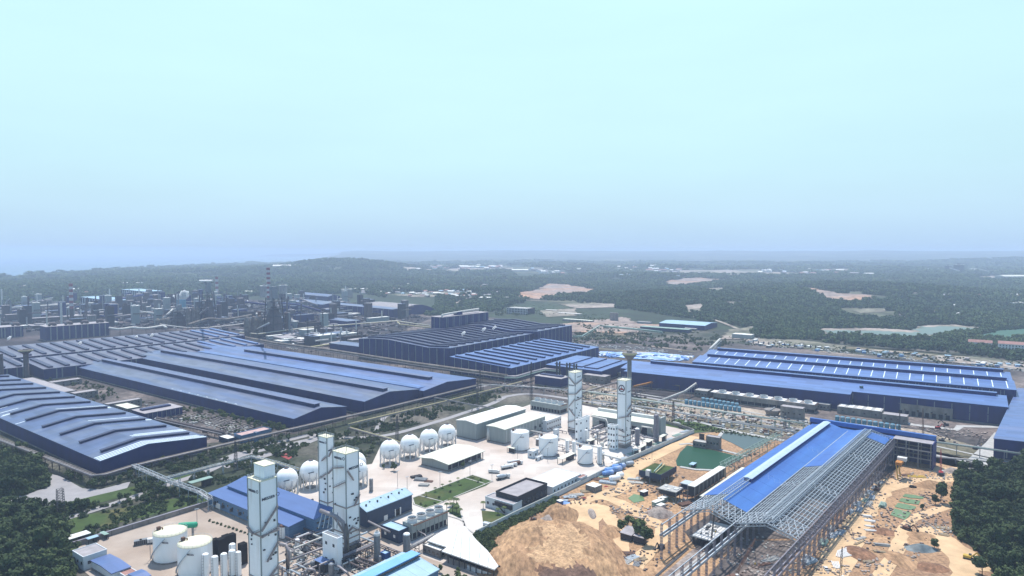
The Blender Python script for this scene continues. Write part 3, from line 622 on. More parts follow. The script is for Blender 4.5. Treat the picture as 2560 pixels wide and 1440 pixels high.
# its lower front lean-to
p = G(2125, 987, 17.4); b_ = reach(p, azd(33-90), 1560)
H2 = hall('lean_to', 'lower blue roof strip along the front of the long light blue hall', 2125, 987, 17.4, 0, 0, az=33, fr=(Vector((p.x, p.y, 0)), 17, b_), prof=((0, 0), (1, 1.2)), roof='roof_blue2', cat='factory hall')
H = hall('skylight_hall', 'blue hall with rows of white skylight strips between three vents, far right', 2541, 976, 23, ('m', 95), 1731, az=32, ridge='y', prof=((0, 0), (.36, 4), (.5, 2), (.86, 6), (1, 4)), roof='roof_blue2')
for f, w in ((.36, 5), (.86, 5)): ridge_vent(H, H.a*f, 6, H.b*.97, w, 2.8, 'wall_navy2', 'roof_blue2')
for i in range(26):
    s = H.b*(.02 + .0375*i); strip(H, s, H.a*.04, H.a*.32, .75); strip(H, s + 2, H.a*.42, H.a*.80, .75)
pils(H, 'L', 34, .7, z0=6, top=-1.2, pair=1.5)
p = G(2485, 1097, 16)
H = hall('edge_hall', 'bright blue hall cut off by the right photo edge', 2485, 1097, 16, 0, 0, az=40, fr=(Vector((p.x, p.y, 0)) + azd(130)*60, 260, 60), ridge='x', prof=((0, 3), (1, 0)), roof='roof_blue')
for i in range(7):
    b = MB(); b.box(-.25, 3 + 8*i, 2, 0, 4.0 + 8*i, 9); b.build('window', 'pilaster', H.root)
# workshop by the trees
H = hall('workshop', 'navy workshop with a pale roof and raised vent between the left halls', 362, 1035, 8, 456, 330, az=37, prof=((0, 0), (1, 0)), ridge='x', roof='roof_grey', cat='workshop')
H.pts = [(0, 8), (H.b, 8)]
on_roof_box(H, 'ridge_vent', 'monitor', H.a*.1, H.b*.45, H.a*.85, H.b*.7, 1.8); pils(H, 'R', 8, .5, m='steel_grey')
# ------------------------------------------------------------ gas plants: kit
_TX = {}
def text(body, m, parent, loc, rot, size, name='lettering', sx=1.0):
    if (body, m) not in _TX:
        c = bpy.data.curves.new('tmp', 'FONT'); c.body = body; c.size = 1; c.extrude = .03; c.offset = .014; c.resolution_u = 2
        t = bpy.data.objects.new('tmp', c); COL.objects.link(t)
        me = bpy.data.meshes.new_from_object(t.evaluated_get(bpy.context.evaluated_depsgraph_get())); me.name = name
        bpy.data.objects.remove(t); me.materials.clear(); me.materials.append(M[m]); _TX[(body, m)] = me
    o = bpy.data.objects.new(name, _TX[(body, m)]); COL.objects.link(o); o.parent = parent
    o.location = loc; o.rotation_euler = rot; o.scale = (sx*size, size, size); return o
FR_, FL_ = (R(90), 0, 0), (R(90), 0, R(-90))
def ring(parent, c, r, face, m='paint_navy', name='emblem'):
    b = MB(); k = 18; n = 0
    for i in range(k):
        a0, a1 = 2*math.pi*i/k, 2*math.pi*(i+1)/k
        P_ = lambda rr, a, d: (c[0] + rr*math.cos(a), -d, c[2] + rr*math.sin(a)) if face == 'R' else (-d, c[1] - rr*math.cos(a), c[2] + rr*math.sin(a))
        n = len(b.v); b.v += [P_(r, a0, .12), P_(r, a1, .12), P_(r*.72, a1, .12), P_(r*.72, a0, .12), P_(r, a0, 0), P_(r, a1, 0), P_(r*.72, a1, 0), P_(r*.72, a0, 0)]
        b.f += [(n, n+1, n+2, n+3), (n, n+4, n+5, n+1), (n+3, n+2, n+6, n+7)]
    recalc(b.build(name, m, parent))
def brand(root, a, b, z, face, size, f0=.12):
    if face == 'R': text('MESSER', 'paint_navy', root, (a*f0, -.14, z), FR_, size, sx=1.15); ring(root, (a*f0 + size*4.6, 0, z + size*.55), size*.52, 'R')
    else: text('MESSER', 'paint_navy', root, (-.14, b*(1-f0), z), FL_, size, sx=1.15); ring(root, (0, b*(1-f0) - size*4.6, z + size*.55), size*.52, 'L')
def stairs(root, a, b, zs, d=.5, m='stair', wide=1.1):
    for (z0, z1, face, f0, f1) in zs:
        q = MB()
        if face == 'R': P_ = lambda f, z: (a*f, -d - .4, z)
        else: P_ = lambda f, z: (-d - .4, b*f, z)
        q.beam(P_(f0, z0), P_(f1, z1), wide*.8, .5); q.beam(Vector(P_(f0, z0)) + Vector((0, 0, 1.1)), Vector(P_(f1, z1)) + Vector((0, 0, 1.1)), .12)
        n = 7
        for i in range(n+1):
            p = Vector(P_(f0 + (f1-f0)*i/n, z0 + (z1-z0)*i/n)); q.beam(p, p + Vector((0, 0, 1.1)), .1)
        q.build('stair_flight', m, root)
def slots(root, a, b, lst, m='steel_dark'):
    for face, f, z, w, h in lst:
        q = MB()
        if face == 'R': q.box(a*f, -.5, z, a*f + w, .0, z + h)
        else: q.box(-.5, b*f, z, 0, b*f + w, z + h)
        q.build('hatch', m, root)
def cold_box(label, x, yt, h, xR, xL, brands=(), zig=(), hat=None, az=AZ, seed=1, bands=()):
    p, a, b = frame(x, yt, h, xR, xL, az); rnd = random.Random(seed)
    root = thing('air_separation_tower', label, 'tower', p, az)
    MB().box(0, 0, 3, a, b, h).build('casing', 'steel_white', root)
    MB().box(-.35, -.35, 0, a+.35, b+.35, 3).build('base', 'wall_conc', root)
    MB().box(-.25, -.25, h, a+.25, b+.25, h+.5).build('roof', 'tank_cap', root)
    q = MB()
    for X in (0, a):
        for Y in (0, b): q.cb(X, Y, 3, .5, .5, h-3)
    q.build('corner_trim', 'wall_grey', root)
    q = MB(); e = .2
    for A_, B_ in (((-e, -e), (a+e, -e)), ((a+e, -e), (a+e, b+e)), ((a+e, b+e), (-e, b+e)), ((-e, b+e), (-e, -e))):
        q.beam((*A_, h+1.6), (*B_, h+1.6), .1); q.beam((*A_, h+1.1), (*B_, h+1.1), .1)
        for i in range(5): t = i/4; X, Y = A_[0]+(B_[0]-A_[0])*t, A_[1]+(B_[1]-A_[1])*t; q.beam((X, Y, h+.5), (X, Y, h+1.6), .1)
    q.build('railing', 'steel_galv', root)
    q = MB(); q.beam((a*.45, b*.4, h+.5), (a*.45, b*.4, h+5), .25); q.build('mast', 'steel_grey', root)
    for z in bands:
        q = MB(); d = .55; q.box(-d, -d, z, a+d, 0, z+.5); q.box(-d, 0, z, 0, b, z+.5); q.build('walkway', 'stair', root)
    for (f, z, size, f0) in brands: brand(root, a, b, z, f, size, f0)
    stairs(root, a, b, zig)
    slots(root, a, b, [(rnd.choice('RRL'), rnd.uniform(.1, .85), rnd.uniform(4, h*.62), rnd.uniform(.5, 1.1), rnd.uniform(.4, 1.0)) for _ in range(14)])
    if hat:
        x0, y0, x1, y1, hh = hat; q = MB(); q.box(a*x0, b*y0, h+.2, a*x1, b*y1, h+hh).build('penthouse', 'steel_white', root)
        MB().box(a*x0-.2, b*y0-.2, h+hh, a*x1+.2, b*y1+.2, h+hh+.4).build('penthouse_roof', 'tank_cap', root)
    return root, a, b
MZ = 37.5
A_, aa, ab = cold_box('nearest white air separation tower, cut by the bottom edge, with a penthouse on top', 649, 1206, 54, 691, 619, [('L', 48, 1.6, .08), ('R', 44.5, 1.9, .1)],
    [(40, 30, 'R', 1, 0), (30, 27.5, 'L', 0, .5), (27.5, 30, 'L', .5, 1), (27, 29, 'R', 0, 1), (22, 14, 'R', 1, .3), (3, 10, 'R', 0, 1)], (.35, .1, 1.0, .95, 6.5), MZ, 1, (27.3, 5.5))
B_, ba, bb = cold_box('middle white air separation tower, tallest at the photo, its foot in the pipework', 864, 1137, 55, 896, 832, [('L', 51.5, 1.7, .12), ('R', 46, 1.9, .22)],
    [(48, 46, 'L', .1, .9), (46, 40, 'R', .05, .5), (40, 35, 'L', 0, .9), (25.5, 31, 'R', .55, 1), (19, 12, 'L', .9, .1), (12, 14, 'R', 0, .4), (14, 10, 'R', .4, 1)], None, MZ, 2, (25.3, 8, 11, 5))
C_, ca, cb_ = cold_box('white air separation tower standing behind the middle one', 817, 1096, 55, 834, 796, [('L', 51.5, 1.3, .1), ('R', 47, 1.4, .15)],
    [(49, 44, 'R', .9, .1), (44, 41, 'L', 0, .5), (37, 34, 'R', 1, 0), (34, 30, 'L', 0, .8)], None, MZ, 3, (16,))
D_, da, db = cold_box('white far tower behind the storage tanks, with zigzag stairs near its top', 1438, 933, 55, 1455, 1421, [('R', 50.5, 1.2, .3), ('L', 43, 1.5, .05)],
    [(51, 45, 'L', .9, 0), (45, 48, 'R', 0, 1), (40, 36, 'R', 1, 0), (36, 35, 'L', 0, 1), (30, 31, 'R', 0, 1), (31, 24, 'L', 0, .8), (22, 16, 'L', .8, 0), (9, 12, 'L', 1, 0)], None, MZ, 4, (4,))
E_, ea, eb = cold_box('white tower with a round dark red emblem, in front of the concrete water tower', 1565, 953, 57, 1578, 1544, [('R', 47, 1.1, .3)],
    [(25, 27, 'L', .8, 0), (27, 30, 'R', 0, 1), (36, 33, 'R', 1, .3), (16, 14, 'L', .9, .1)], None, MZ, 5, (6, 10, 3.5))
# emblem of E: ring, three strokes, word below
q = MB(); c = (eb*.5, 50.5); r = 3.0; k = 24
for i in range(k):
    a0, a1 = 2*math.pi*i/k, 2*math.pi*(i+1)/k; n = len(q.v)
    for rr, aaa, d in ((r, a0, .15), (r, a1, .15), (r*.74, a1, .15), (r*.74, a0, .15)): q.v.append((-d, c[0] - rr*math.cos(aaa), c[1] + rr*math.sin(aaa)))
    q.f.append((n, n+1, n+2, n+3))
recalc(q.build('emblem_ring', 'paint_navy', E_))
q = MB()
for x0, y0, x1, y1 in ((0, 1.9, 0, .1), (0, .1, -1.8, -.9), (0, .1, 1.8, -.9), (-1.8, -.9, 1.8, -.9)): q.beam((-.16, c[0] - x0, c[1] + y0), (-.16, c[0] - x1, c[1] + y1), .16, .75)
q.build('emblem_mark', 'paint_red', E_)
text('HOA PHAT', 'paint_navy', E_, (-.14, eb*.5 + 3.1, 45.3), FL_, 1.5, sx=.9)
# side boxes, coolers and legs beside the towers
def boxb(name, label, cat, x, yt, h, xR, xL, wall='wall_conc', roof='roof_grey', az=MZ, par=.5, wins=(0, 0), wm='glass', wz=(1.2, 1.6), rows=1, fr=None, parts=True, pitch=0.0):
    p, a, b = fr or frame(x, yt, h, xR, xL, az); root = thing(name, label, cat, p, az)
    MB().box(0, 0, 0, a, b, h).build('wall', wall, root)
    q = MB(); e = .3
    if pitch: q.ext([(-e, h), (b+e, h+pitch), (b+e, h+pitch+.3), (-e, h+.3)], -e, a+e, 'x'); o = q.build('roof', roof, root); recalc(o); MB().ext([(0, h), (b, h), (b, h+pitch)], 0, a, 'x').build('gable', wall, root)
    else:
        MB().box(.1, .1, h, a-.1, b-.1, h+.12).build('roof', roof, root)
        if par:
            q.box(-e/2, -e/2, h, a+e/2, .25, h+par); q.box(-e/2, b-.25, h, a+e/2, b+e/2, h+par); q.box(-e/2, .25, h, .25, b-.25, h+par); q.box(a-.25, .25, h, a+e/2, b-.25, h+par)
            q.build('parapet', wall, root)
    for f, n, L in (('R', wins[0], a), ('L', wins[1], b)):
        for r_ in range(rows):
            for i in range(n):
                t = L*(i+.5)/n; w = min(1.6, L/n*.55); z0 = h*(r_+.5)/rows - wz[1]/2; q = MB()
                if f == 'R': q.box(t-w/2, -.08, z0, t+w/2, .0, z0+wz[1])
                else: q.box(-.08, t-w/2, z0, 0, t+w/2, z0+wz[1])
                q.build('window', wm, root)
    return root, a, b, h
def column(label, x, yb, yt, r, m='steel_white', cap='tank_white', name='process_column', cat='column', base=True, rings=3, ladder=True, top='dome', capm=None):
    p = G(x, yb); h = HT(x, yb, yt); root = thing(name, label, cat, p, MZ)
    pr = [(r, .6), (r, h - r*.5)]
    MB().lathe(pr, 16).build('shell', m, root, smooth=False)
    if top == 'dome': MB().lathe([(r, h - r*.5), (r*.85, h - r*.2), (r*.5, h), (.05, h + .05)], 16).build('head', cap, root, smooth=True)
    elif top == 'open':
        MB().lathe([(r*.98, h - r*.5), (r*1.0, h + .3), (r*.6, h+1.2), (r*.6, h+1.5), (r*.5, h+1.5), (r*.5, h-1)], 16).build('head', cap, root); MB().cyl(0, 0, h+.9, h+1.3, r*.5).build('mouth', 'paint_black', root)
    MB().cyl(0, 0, 0, .6, r*1.15).build('base', 'wall_conc', root)
    for i in range(rings):
        z = h*(i+1)/(rings+1); MB().lathe([(r*1.01, z), (r*1.05, z), (r*1.05, z+.25), (r*1.01, z+.25)], 16).build('hoop', m, root)
    if ladder:
        q = MB(); a = R(200); cx, cy = (r+.3)*math.cos(a), (r+.3)*math.sin(a); s = .3
        q.beam((cx-s, cy+s, .5), (cx-s, cy+s, h), .1); q.beam((cx+s, cy-s, .5), (cx+s, cy-s, h), .1)
        for i in range(int(h/1.5)): q.beam((cx-s, cy+s, 1+i*1.5), (cx+s, cy-s, 1+i*1.5), .08)
        q.build('ladder', 'steel_grey', root)
    return root
def big_tank(label, x, ybc, ytc, rpx, capm='tank_cap', rail=True):
    p = G(x, ybc); h = HT(x, ybc, ytc); r = rpx/(FPX/(p.y*cP + H0*sP)) ; root = thing('storage_tank', label, 'tank', p, MZ)
    MB().lathe([(r, .8), (r, h)], 40).build('shell', 'tank_white', root)
    MB().lathe([(r*1.01, h), (r*1.01, h+.25), (r*.7, h+r*.11), (r*.35, h+r*.16), (.05, h+r*.18)], 40).build('dome', capm, root, smooth=True)
    MB().cyl(0, 0, .0, .8, r*1.06, 40).build('base', 'wall_conc', root)
    q = MB(); n = 26
    for i in range(n):
        a0, a1 = 2*math.pi*i/n, 2*math.pi*(i+1)/n; X0, Y0, X1, Y1 = r*math.cos(a0), r*math.sin(a0), r*math.cos(a1), r*math.sin(a1)
        q.beam((X0, Y0, h+.2), (X0, Y0, h+1.3), .08); q.beam((X0, Y0, h+1.3), (X1, Y1, h+1.3), .08)
    q.build('railing', 'steel_galv', root)
    q = MB(); n = 14
    for i in range(n):
        a0, a1 = R(150 + 80*i/n), R(150 + 80*(i+1)/n); z0, z1 = 1 + (h-1)*i/n, 1 + (h-1)*(i+1)/n; k = r + .7
        q.beam((k*math.cos(a0), k*math.sin(a0), z0), (k*math.cos(a1), k*math.sin(a1), z1), .7, .25)
    q.build('stair', 'steel_galv', root)
    q = MB(); q.box(-r*.55, r*.45, h+.5, -r*.35, r*.65, h+2.6); q.beam((-r*.7, r*.6, h+.6), (-r*.2, r*.6, h+1.5), .3); q.cyl(-r*.3, r*.35, h+.4, h+2.2, .35); q.build('roof_gear', 'rust', root)
    text('MESSER', 'paint_navy', root, (r*math.cos(R(215)), r*math.sin(R(215))-.3, h*.80), (R(90), 0, R(-62)), r*.14)
    return root, r, h
big_tank('left white storage tank with a cream domed roof, bottom left of the photo', 427, 1394, 1328, 39)
big_tank('right white storage tank with a cream domed roof, bottom left of the photo', 489, 1430, 1355, 40)
for lab, x, yb, yt, r in [('white storage tank with stairs, left of the three behind the big yard', 1300, 1122, 1079, 23), ('white storage tank, middle of the three behind the big yard', 1371, 1136, 1092, 24), ('shorter white storage tank beside the upright cylinders, right of the three', 1463, 1157, 1120, 19)]:
    big_tank(lab, x, yb, yt, r, 'tank_white')
# sphere tanks
def sphere_tank(label, x, ybot, ytop, rpx):
    p = G(x, ybot - 4); D = p.y*cP + H0*sP*.9; r = rpx*D/FPX; h = HT(x, ybot - 4, ytop) - r*.96
    root = thing('sphere_tank', label, 'gas sphere', p, MZ)
    n = 14; MB().lathe([(max(.02, r*math.sin(math.pi*i/n)), h - r*math.cos(math.pi*i/n)) for i in range(n+1)], 28).build('shell', 'tank_white', root, smooth=True)
    k = 10
    for i in range(k):
        a = 2*math.pi*i/k + .2; X, Y = r*1.0*math.cos(a), r*1.0*math.sin(a)
        MB().cyl(0, 0, 0, h + .5, .42, 8).build('leg', 'paint_white', root).location = (X, Y, 0)
    q = MB()
    for i in range(k):
        a, b2 = 2*math.pi*i/k + .2, 2*math.pi*(i+1)/k + .2
        P0, P1 = (r*math.cos(a), r*math.sin(a)), (r*math.cos(b2), r*math.sin(b2))
        q.beam((*P0, 1), (*P1, h-2), .14); q.beam((*P1, 1), (*P0, h-2), .14)
    q.build('bracing', 'steel_galv', root)
    MB().lathe([(1.6, h+r-.3), (1.6, h+r+.5), (1.5, h+r+.5), (1.5, h+r-.3)], 12).build('top_rail', 'steel_grey', root); MB().cyl(0, 0, h+r-.2, h+r+.4, .8).build('top_valve', 'rust', root)
    q = MB(); n = 12
    for i in range(n):
        t0, t1 = math.pi*(.5*i/n), math.pi*(.5*(i+1)/n); a = R(95)
        P_ = lambda t: ((r+.35)*math.cos(t)*math.cos(a), (r+.35)*math.cos(t)*math.sin(a), h + (r+.35)*math.sin(t))
        q.beam(P_(t0), P_(t1), .5, .3)
    q.build('stair', 'rust_dull', root)
    q = MB(); q.beam((-r*1.04*.75, -r*1.04*.66, h+.9), (-r*1.04*.35, -r*1.04*.93, h+1.5), .1, .5); q.build('nameplate', 'paint_navy', root)
    MB().cyl(0, 0, 0, .4, r*.5, 20).build('base', 'wall_conc', root)
    return root
for lab, x, yb, yt, r in [('white sphere tank, first of the back row beside the canopy', 975, 1162, 1100, 24.8), ('white sphere tank, second of the back row from the left', 1025, 1147, 1087, 24), ('white sphere tank, third of the back row from the left', 1073, 1131, 1073, 23), ('white sphere tank, last of the back row beside the grey warehouse', 1118, 1117, 1061, 22),
        ('white sphere tank beside the nearest tower, left end of its row', 717.5, 1241, 1171, 27.5), ('white sphere tank left of the rear tower', 778, 1222, 1152, 27), ('white sphere tank just behind the middle tower, nearer of two', 892, 1216, 1150, 27), ('white sphere tank half hidden behind the middle tower, farther of two', 889, 1190, 1131, 26)]:
    sphere_tank(lab, x, yb, yt, r)
# small upright tanks, bottom left
for i, (x, yb, yt) in enumerate([(515, 1448, 1383), (538, 1453, 1389), (561, 1446, 1382), (581, 1439, 1374), (582, 1425, 1358), (597, 1440, 1378)]):
    column(['white upright cylinder, leftmost of the six beside the big tanks', 'white upright cylinder, second of the six beside the big tanks', 'white upright cylinder, third of the six beside the big tanks', 'white upright cylinder, fourth of the six, level with the tower foot', 'white upright cylinder rising behind the fourth of the six', 'thin white upright cylinder nearest the tower'][i], x, yb, yt, 1.7 if i < 5 else 1.4, 'tank_white', name='gas_cylinder', cat='cylinder tank', rings=1)
for i, (x, yt, yb, w) in enumerate([(537, 1348, 1400, 6), (552, 1346, 1400, 6), (566, 1338, 1390, 5), (579, 1335, 1385, 5), (607, 1358, 1410, 6)]):
    p = G(x, yb); h = HT(x, yb, yt); root = thing('vaporizer', 'black finned vaporizer rack behind the white cylinders, ' + ['leftmost', 'second from the left', 'middle one', 'fourth, the tallest looking', 'rightmost, alone'][i], 'vaporizer', p, MZ)
    MB().box(-1.7, -1.7, .5, 1.7, 1.7, h).build('core', 'steel_dark', root)
    for k in range(5):
        MB().box(-1.9, -1.75+.75*k, .4, 1.9, -1.55+.75*k, h+.2).build('fin', 'paint_black', root)
    MB().box(-2, -2, 0, 2, 2, .5).build('base', 'wall_conc', root)
# silencer stacks and others
column('dark grey silencer stack with a white cap in front of the pale blue shed', 943, 1402, 1334, 1.75, 'steel_grey', 'paint_white', top='open', name='silencer_stack', cat='stack')
column('second dark grey silencer stack with ladder, right of the cooling tower bank', 1017, 1397, 1332, 1.95, 'steel_grey', 'steel_white', name='silencer_stack', cat='stack')
column('slim dark column behind the blue shed beside the sphere tank', 928, 1228, 1196, 1.3, 'steel_grey', 'steel_grey', name='silencer_stack', cat='stack')
column('dark round stack on the gravel behind the blue building', 781, 1262, 1247, .9, 'steel_dark', 'steel_dark', name='silencer_stack', cat='stack', rings=0)
for i, (x, yb, yt, r, m) in enumerate([(1418, 1130, 1100, 1.6, 'tank_white'), (1435, 1136, 1103, 1.6, 'tank_white'), (1465.5, 1106, 1074, 1.5, 'tank_white'), (1499, 1160, 1115, 1.9, 'tank_white'), (1593, 1112, 1070, 2, 'steel_lilac'), (1344, 1113, 1096, 1.6, 'wall_conc')]):
    column(['white upright cylinder beside the middle big tank', 'second white upright cylinder beside the middle big tank', 'slim white cylinder in front of the zigzag stair tower', 'tall white cylinder in front of the emblem tower', 'grey lilac silencer right of the emblem tower', 'short grey cylinder between two big tanks'][i], x, yb, yt, r, m, name='gas_cylinder', cat='cylinder tank', rings=1)
column('tall grey chimney at the right end of the white roofed shed', 1640, 1104, 1036, 2.2, 'steel_lilac', 'steel_lilac', name='silencer_stack', cat='stack')
boxb('cold_box', 'lower round cornered white box at the foot of the zigzag stair tower', 'plant unit', 1445, 1051, 20, 1474, 1438, 'steel_white', 'steel_grey', wins=(2, 1), rows=3, wm='steel_dark')
boxb('cold_box', 'lower white box with pipes left of the emblem tower', 'plant unit', 1538, 1066, 20, 1546, 1519, 'steel_white', 'steel_grey', wins=(1, 3), rows=4, wm='steel_dark')
boxb('cold_box', 'plain grey square tower beside the tall grey chimney', 'plant unit', 1652, 1047, 15, 1665, 1647, 'wall_grey', 'roof_white')
boxb('cold_box', 'white heat exchanger box with a fan of steel struts in front of the middle tower', 'plant unit', 843, 1348, 17, 856, 806, 'steel_white', 'steel_grey', wins=(0, 2), rows=2, wm='steel_dark')
# pipes over that box
q = thing('exchanger_pipes', 'rusty header pipe on slanted struts above the white exchanger box', 'pipework', G(835, 1400), MZ)
b = MB(); z = 20
b.tube([(-1, 10, z+5), (2, 0, z+3), (4, -3, z), (5, -4, z-10), (5, -4, 3)], 1.1, 8).build('header_pipe', 'pipe_grey', q, smooth=True)
for i in range(5): MB().beam((-3+i*1.5, 9-i*2, 16), (i*.9, 9-i*2, z+4.5), .4).build('strut', 'steel_galv', q)
b = MB(); b.tube([(3, -8, 2), (3, -8, 15), (5, -4, 19)], .8, 8).build('elbow_pipe', 'pipe_brown', q, smooth=True)
# blue compressor building
H = hall('compressor_hall', 'periwinkle blue compressor building, high part, behind the nearest tower', 787, 1300, 11, 831, 569, az=MZ, wall='wall_peri', roof='roof_peri', prof=((0, 0), (1, 3)), cat='plant building')
for i in range(9):
    b = MB(); b.box(H.a*(.1+.28*(i % 3)), -.1, 2.2 + 3*(i//3), H.a*(.1+.28*(i % 3))+1.8, 0, 3.2 + 3*(i//3)); b.build('window', 'glass', H.root)
H = hall('compressor_hall', 'lower front wing of the periwinkle blue building with a row of vents', 722, 1318, 8, ('m', 14), 521, az=MZ, wall='wall_peri', roof='roof_peri', prof=((0, 0), (1, 1.6)), cat='plant building')
for i in range(14): MB().box(-.1, H.b*(.05+.068*i), 4.6, 0, H.b*(.05+.068*i)+1.3, 5.8).build('window', 'glass', H.root)
for i in range(5): MB().box(-1.4, H.b*(.45+.11*i), 3.2, 0, H.b*(.45+.11*i)+1.4, 5).build('air_unit', 'steel_dark', H.root)
MB().box(-.12, H.b*.84, 0, 0, H.b*.9, 4.4).build('door', 'paint_white', H.root)
# navy shed with pale blue roof
H = hall('pale_roof_shed', 'navy shed with a pale blue ribbed roof behind the cooling tower bank', 917, 1281, 10.5, 1030, 880, az=MZ, wall='wall_teal', roof='roof_pale', ridge='x', prof=((0, 0), (.5, 2.6), (1, 0)), cat='plant building')
for i in range(8): MB().cyl(H.a*(.08+.12*i), H.b*.30 + (i % 2)*2, zr(H, H.b*.3), zr(H, H.b*.3)+1.5, .55, 8).build('roof_fan', 'steel_dark', H.root)
for f, w, m, h_ in ((.36, 3, 'paint_white', 4.2), (.62, 3.4, 'paint_black', 5)): MB().box(H.a*f, -.12, 0, H.a*f+w, 0, h_).build('door', m, H.root)
MB().box(H.a*.60, -.2, 0, H.a*.62, 0, 5.6).build('door_frame', 'paint_white', H.root); MB().box(H.a*.62+3.4, -.2, 0, H.a*.62+4.4, 0, 5.6).build('door_frame', 'paint_white', H.root)
boxb('pale_roof_shed', 'small navy hut with a pale cyan roof in front of the cooling fans', 'plant building', 997, 1330, 7, 1022, 952, 'wall_teal', 'roof_pale', wins=(0, 2), wm='paint_white', az=MZ)
boxb('kiosk', 'tiny blue box with a pale lid between the two silencer stacks', 'kiosk', 963, 1387, 3.4, 977, 951, 'paint_blue', 'roof_pale', az=MZ)
boxb('kiosk', 'small white hut with a pink roof among the pipes by the nearest tower', 'kiosk', 765, 1361, 4, 777, 757, 'wall_white', 'roof_red', az=MZ)
boxb('kiosk', 'flat blue canopy roof over the pipework in front of the white exchanger box', 'kiosk', 813, 1413, 4.5, 834, 783, 'steel_dark', 'roof_blue2', az=MZ, par=0)
column('white round tank behind the nearest tower with a rusty cap', 709, 1345, 1310, 2.3, 'tank_white', 'rust', name='gas_cylinder', cat='cylinder tank', rings=0)
column('small white upright drum among the pipes', 744, 1375, 1347, 1.3, 'tank_white', name='gas_cylinder', cat='cylinder tank', rings=0)
# cooling tower bank
def fan_bank(label, x, yt, h, xR, xL, nf, rf, az=MZ, wall='wall_grey', legs=True, fansat=.5):
    p, a, b = frame(x, yt, h, xR, xL, az); root = thing('cooling_tower', label, 'cooling tower', p, az); z0 = h*.45 if legs else 0
    MB().box(0, 0, z0, a, b, h).build('casing', wall, root); along = a > b; L = max(a, b)
    MB().box(.4, .4, .6, a-.4, b-.4, z0).build('basin', 'louver', root); MB().box(-.3, -.3, 0, a+.3, b+.3, .9).build('kerb', 'wall_conc', root)
    n = nf*2
    for i in range(n+1):
        for s in (0, 1):
            X, Y = (a*i/n, s*b) if along else (s*a, b*i/n); MB().cb(X, Y, 0, .5, .5, h).build('post', wall, root)
    for i in range(nf):
        f = (i+.5)/nf; cx, cy = (a*f, b*fansat) if along else (a*fansat, b*f)
        o = MB().lathe([(rf*1.05, h), (rf*.9, h+1.2), (rf, h+2.4), (rf*.92, h+2.4), (rf*.82, h+1.2), (rf*.82, h+.3)], 20, cx, cy).build('fan_stack', 'paint_white', root)
        q = MB()
        for k in range(4): a0 = math.pi*k/4; q.beam((cx-rf*.8*math.cos(a0), cy-rf*.8*math.sin(a0), h+1.6), (cx+rf*.8*math.cos(a0), cy+rf*.8*math.sin(a0), h+1.6), .5, .1)
        q.build('fan', 'steel_dark', o); MB().cyl(cx, cy, h+.1, h+.4, rf*.8).build('shaft', 'paint_black', o)
    q = MB(); q.tube([(a*.02, -.9, h*.95), (a*.98, -.9, h*.95)], .35, 6); q.build('water_pipe', 'rust', root); return root, a, b, h
fan_bank('white cooling tower bank with four round fans, behind the curved white canopy', 1030, 1312, 9.5, 1118, 1008, 4, 2.9, az=40)
fan_bank('long pale cooling tower with five roof fans left of the zigzag stair tower', 1400, 1014, 9, ('m', 14), 1327, 5, 3.2, az=37)
# office and white warehouse
boxb('office', 'dark grey office block with a pink roof and tall parapet beside the boundary wall', 'office building', 1294, 1247, 8.5, 1368, 1240, 'wall_dark', 'roof_grey', az=38, par=1.4, wins=(7, 0), wz=(1, 3))
r_, a, b, h = boxb('office', 'low white wing with a dark upper band at the left end of the dark office', 'office building', 1283, 1263, 6.2, ('m', 9), 1213, 'wall_white', 'roof_grey', az=38, par=.6, wins=(0, 5), wm='wall_dark')
MB().box(-1.2, .5, 3.2, a, b*.62, 5.9).build('upper_band', 'wall_dark', r_); MB().beam((-1.5, b*.5, 4.0), (-1.5, b*.25, .3), .9, .3).build('stair', 'steel_dark', r_)
boxb('warehouse', 'white warehouse with a bright white roof behind the dark office', 'warehouse', 1382, 1219, 5.5, 1452, 1318, 'wall_white', 'roof_white', az=38, par=.3, wins=(8, 0))
boxb('annex', 'pink roofed annex at the right end of the white warehouse', 'annex', 1452, 1196, 4.5, 1468, 1441, 'wall_white', 'roof_red', az=38, par=.3, wins=(2, 0))
boxb('gatehouse', 'white gate hut with glass front at the yard entrance', 'gatehouse', 1221, 1311, 3.4, 1226, 1207, 'wall_white', 'roof_white', az=30, par=.4, wins=(1, 2))
# open canopy, warehouses with cream roofs
H = hall('canopy_shed', 'open sided shed with a large cream gable roof in the middle of the yard', 1121, 1160, 6, 1203, 1054, az=36, wall='wall_grey', roof='roof_cream', ridge='x', prof=((0, 0), (.5, 1.8), (1, 0)), over=2.2, cat='shed')
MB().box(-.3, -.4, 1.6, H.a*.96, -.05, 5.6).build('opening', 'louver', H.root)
for i in range(6): MB().cb(H.a*(.05+.19*i), -1.6, 0, .5, .5, 6).build('post', 'steel_grey', H.root)
H = hall('warehouse', 'tall grey warehouse with a white roof, left of the cream roofed pair', 1191, 1061, 14.5, 1314, 1141, az=37.5, wall='wall_grey', roof='roof_white', ridge='x', prof=((0, 0), (.5, 1.5), (1, 0)), cat='warehouse')
H = hall('warehouse', 'grey warehouse with a wide cream roof in front of the tall one', 1262, 1075, 12.5, 1363, 1217, az=37.5, wall='wall_grey', roof='roof_cream', ridge='x', prof=((0, 0), (.5, 1), (1, .5)), cat='warehouse')
for i in range(12): MB().box(H.a*(.04+.08*i), -.08, 1, H.a*(.04+.08*i)+.3, 0, 12).build('rib', 'wall_white', H.root)
for i in range(2): MB().box(H.a*(.72+.12*i), -.9, 4.5, H.a*(.72+.12*i)+1.6, 0, 6.8).build('air_unit', 'steel_dark', H.root)
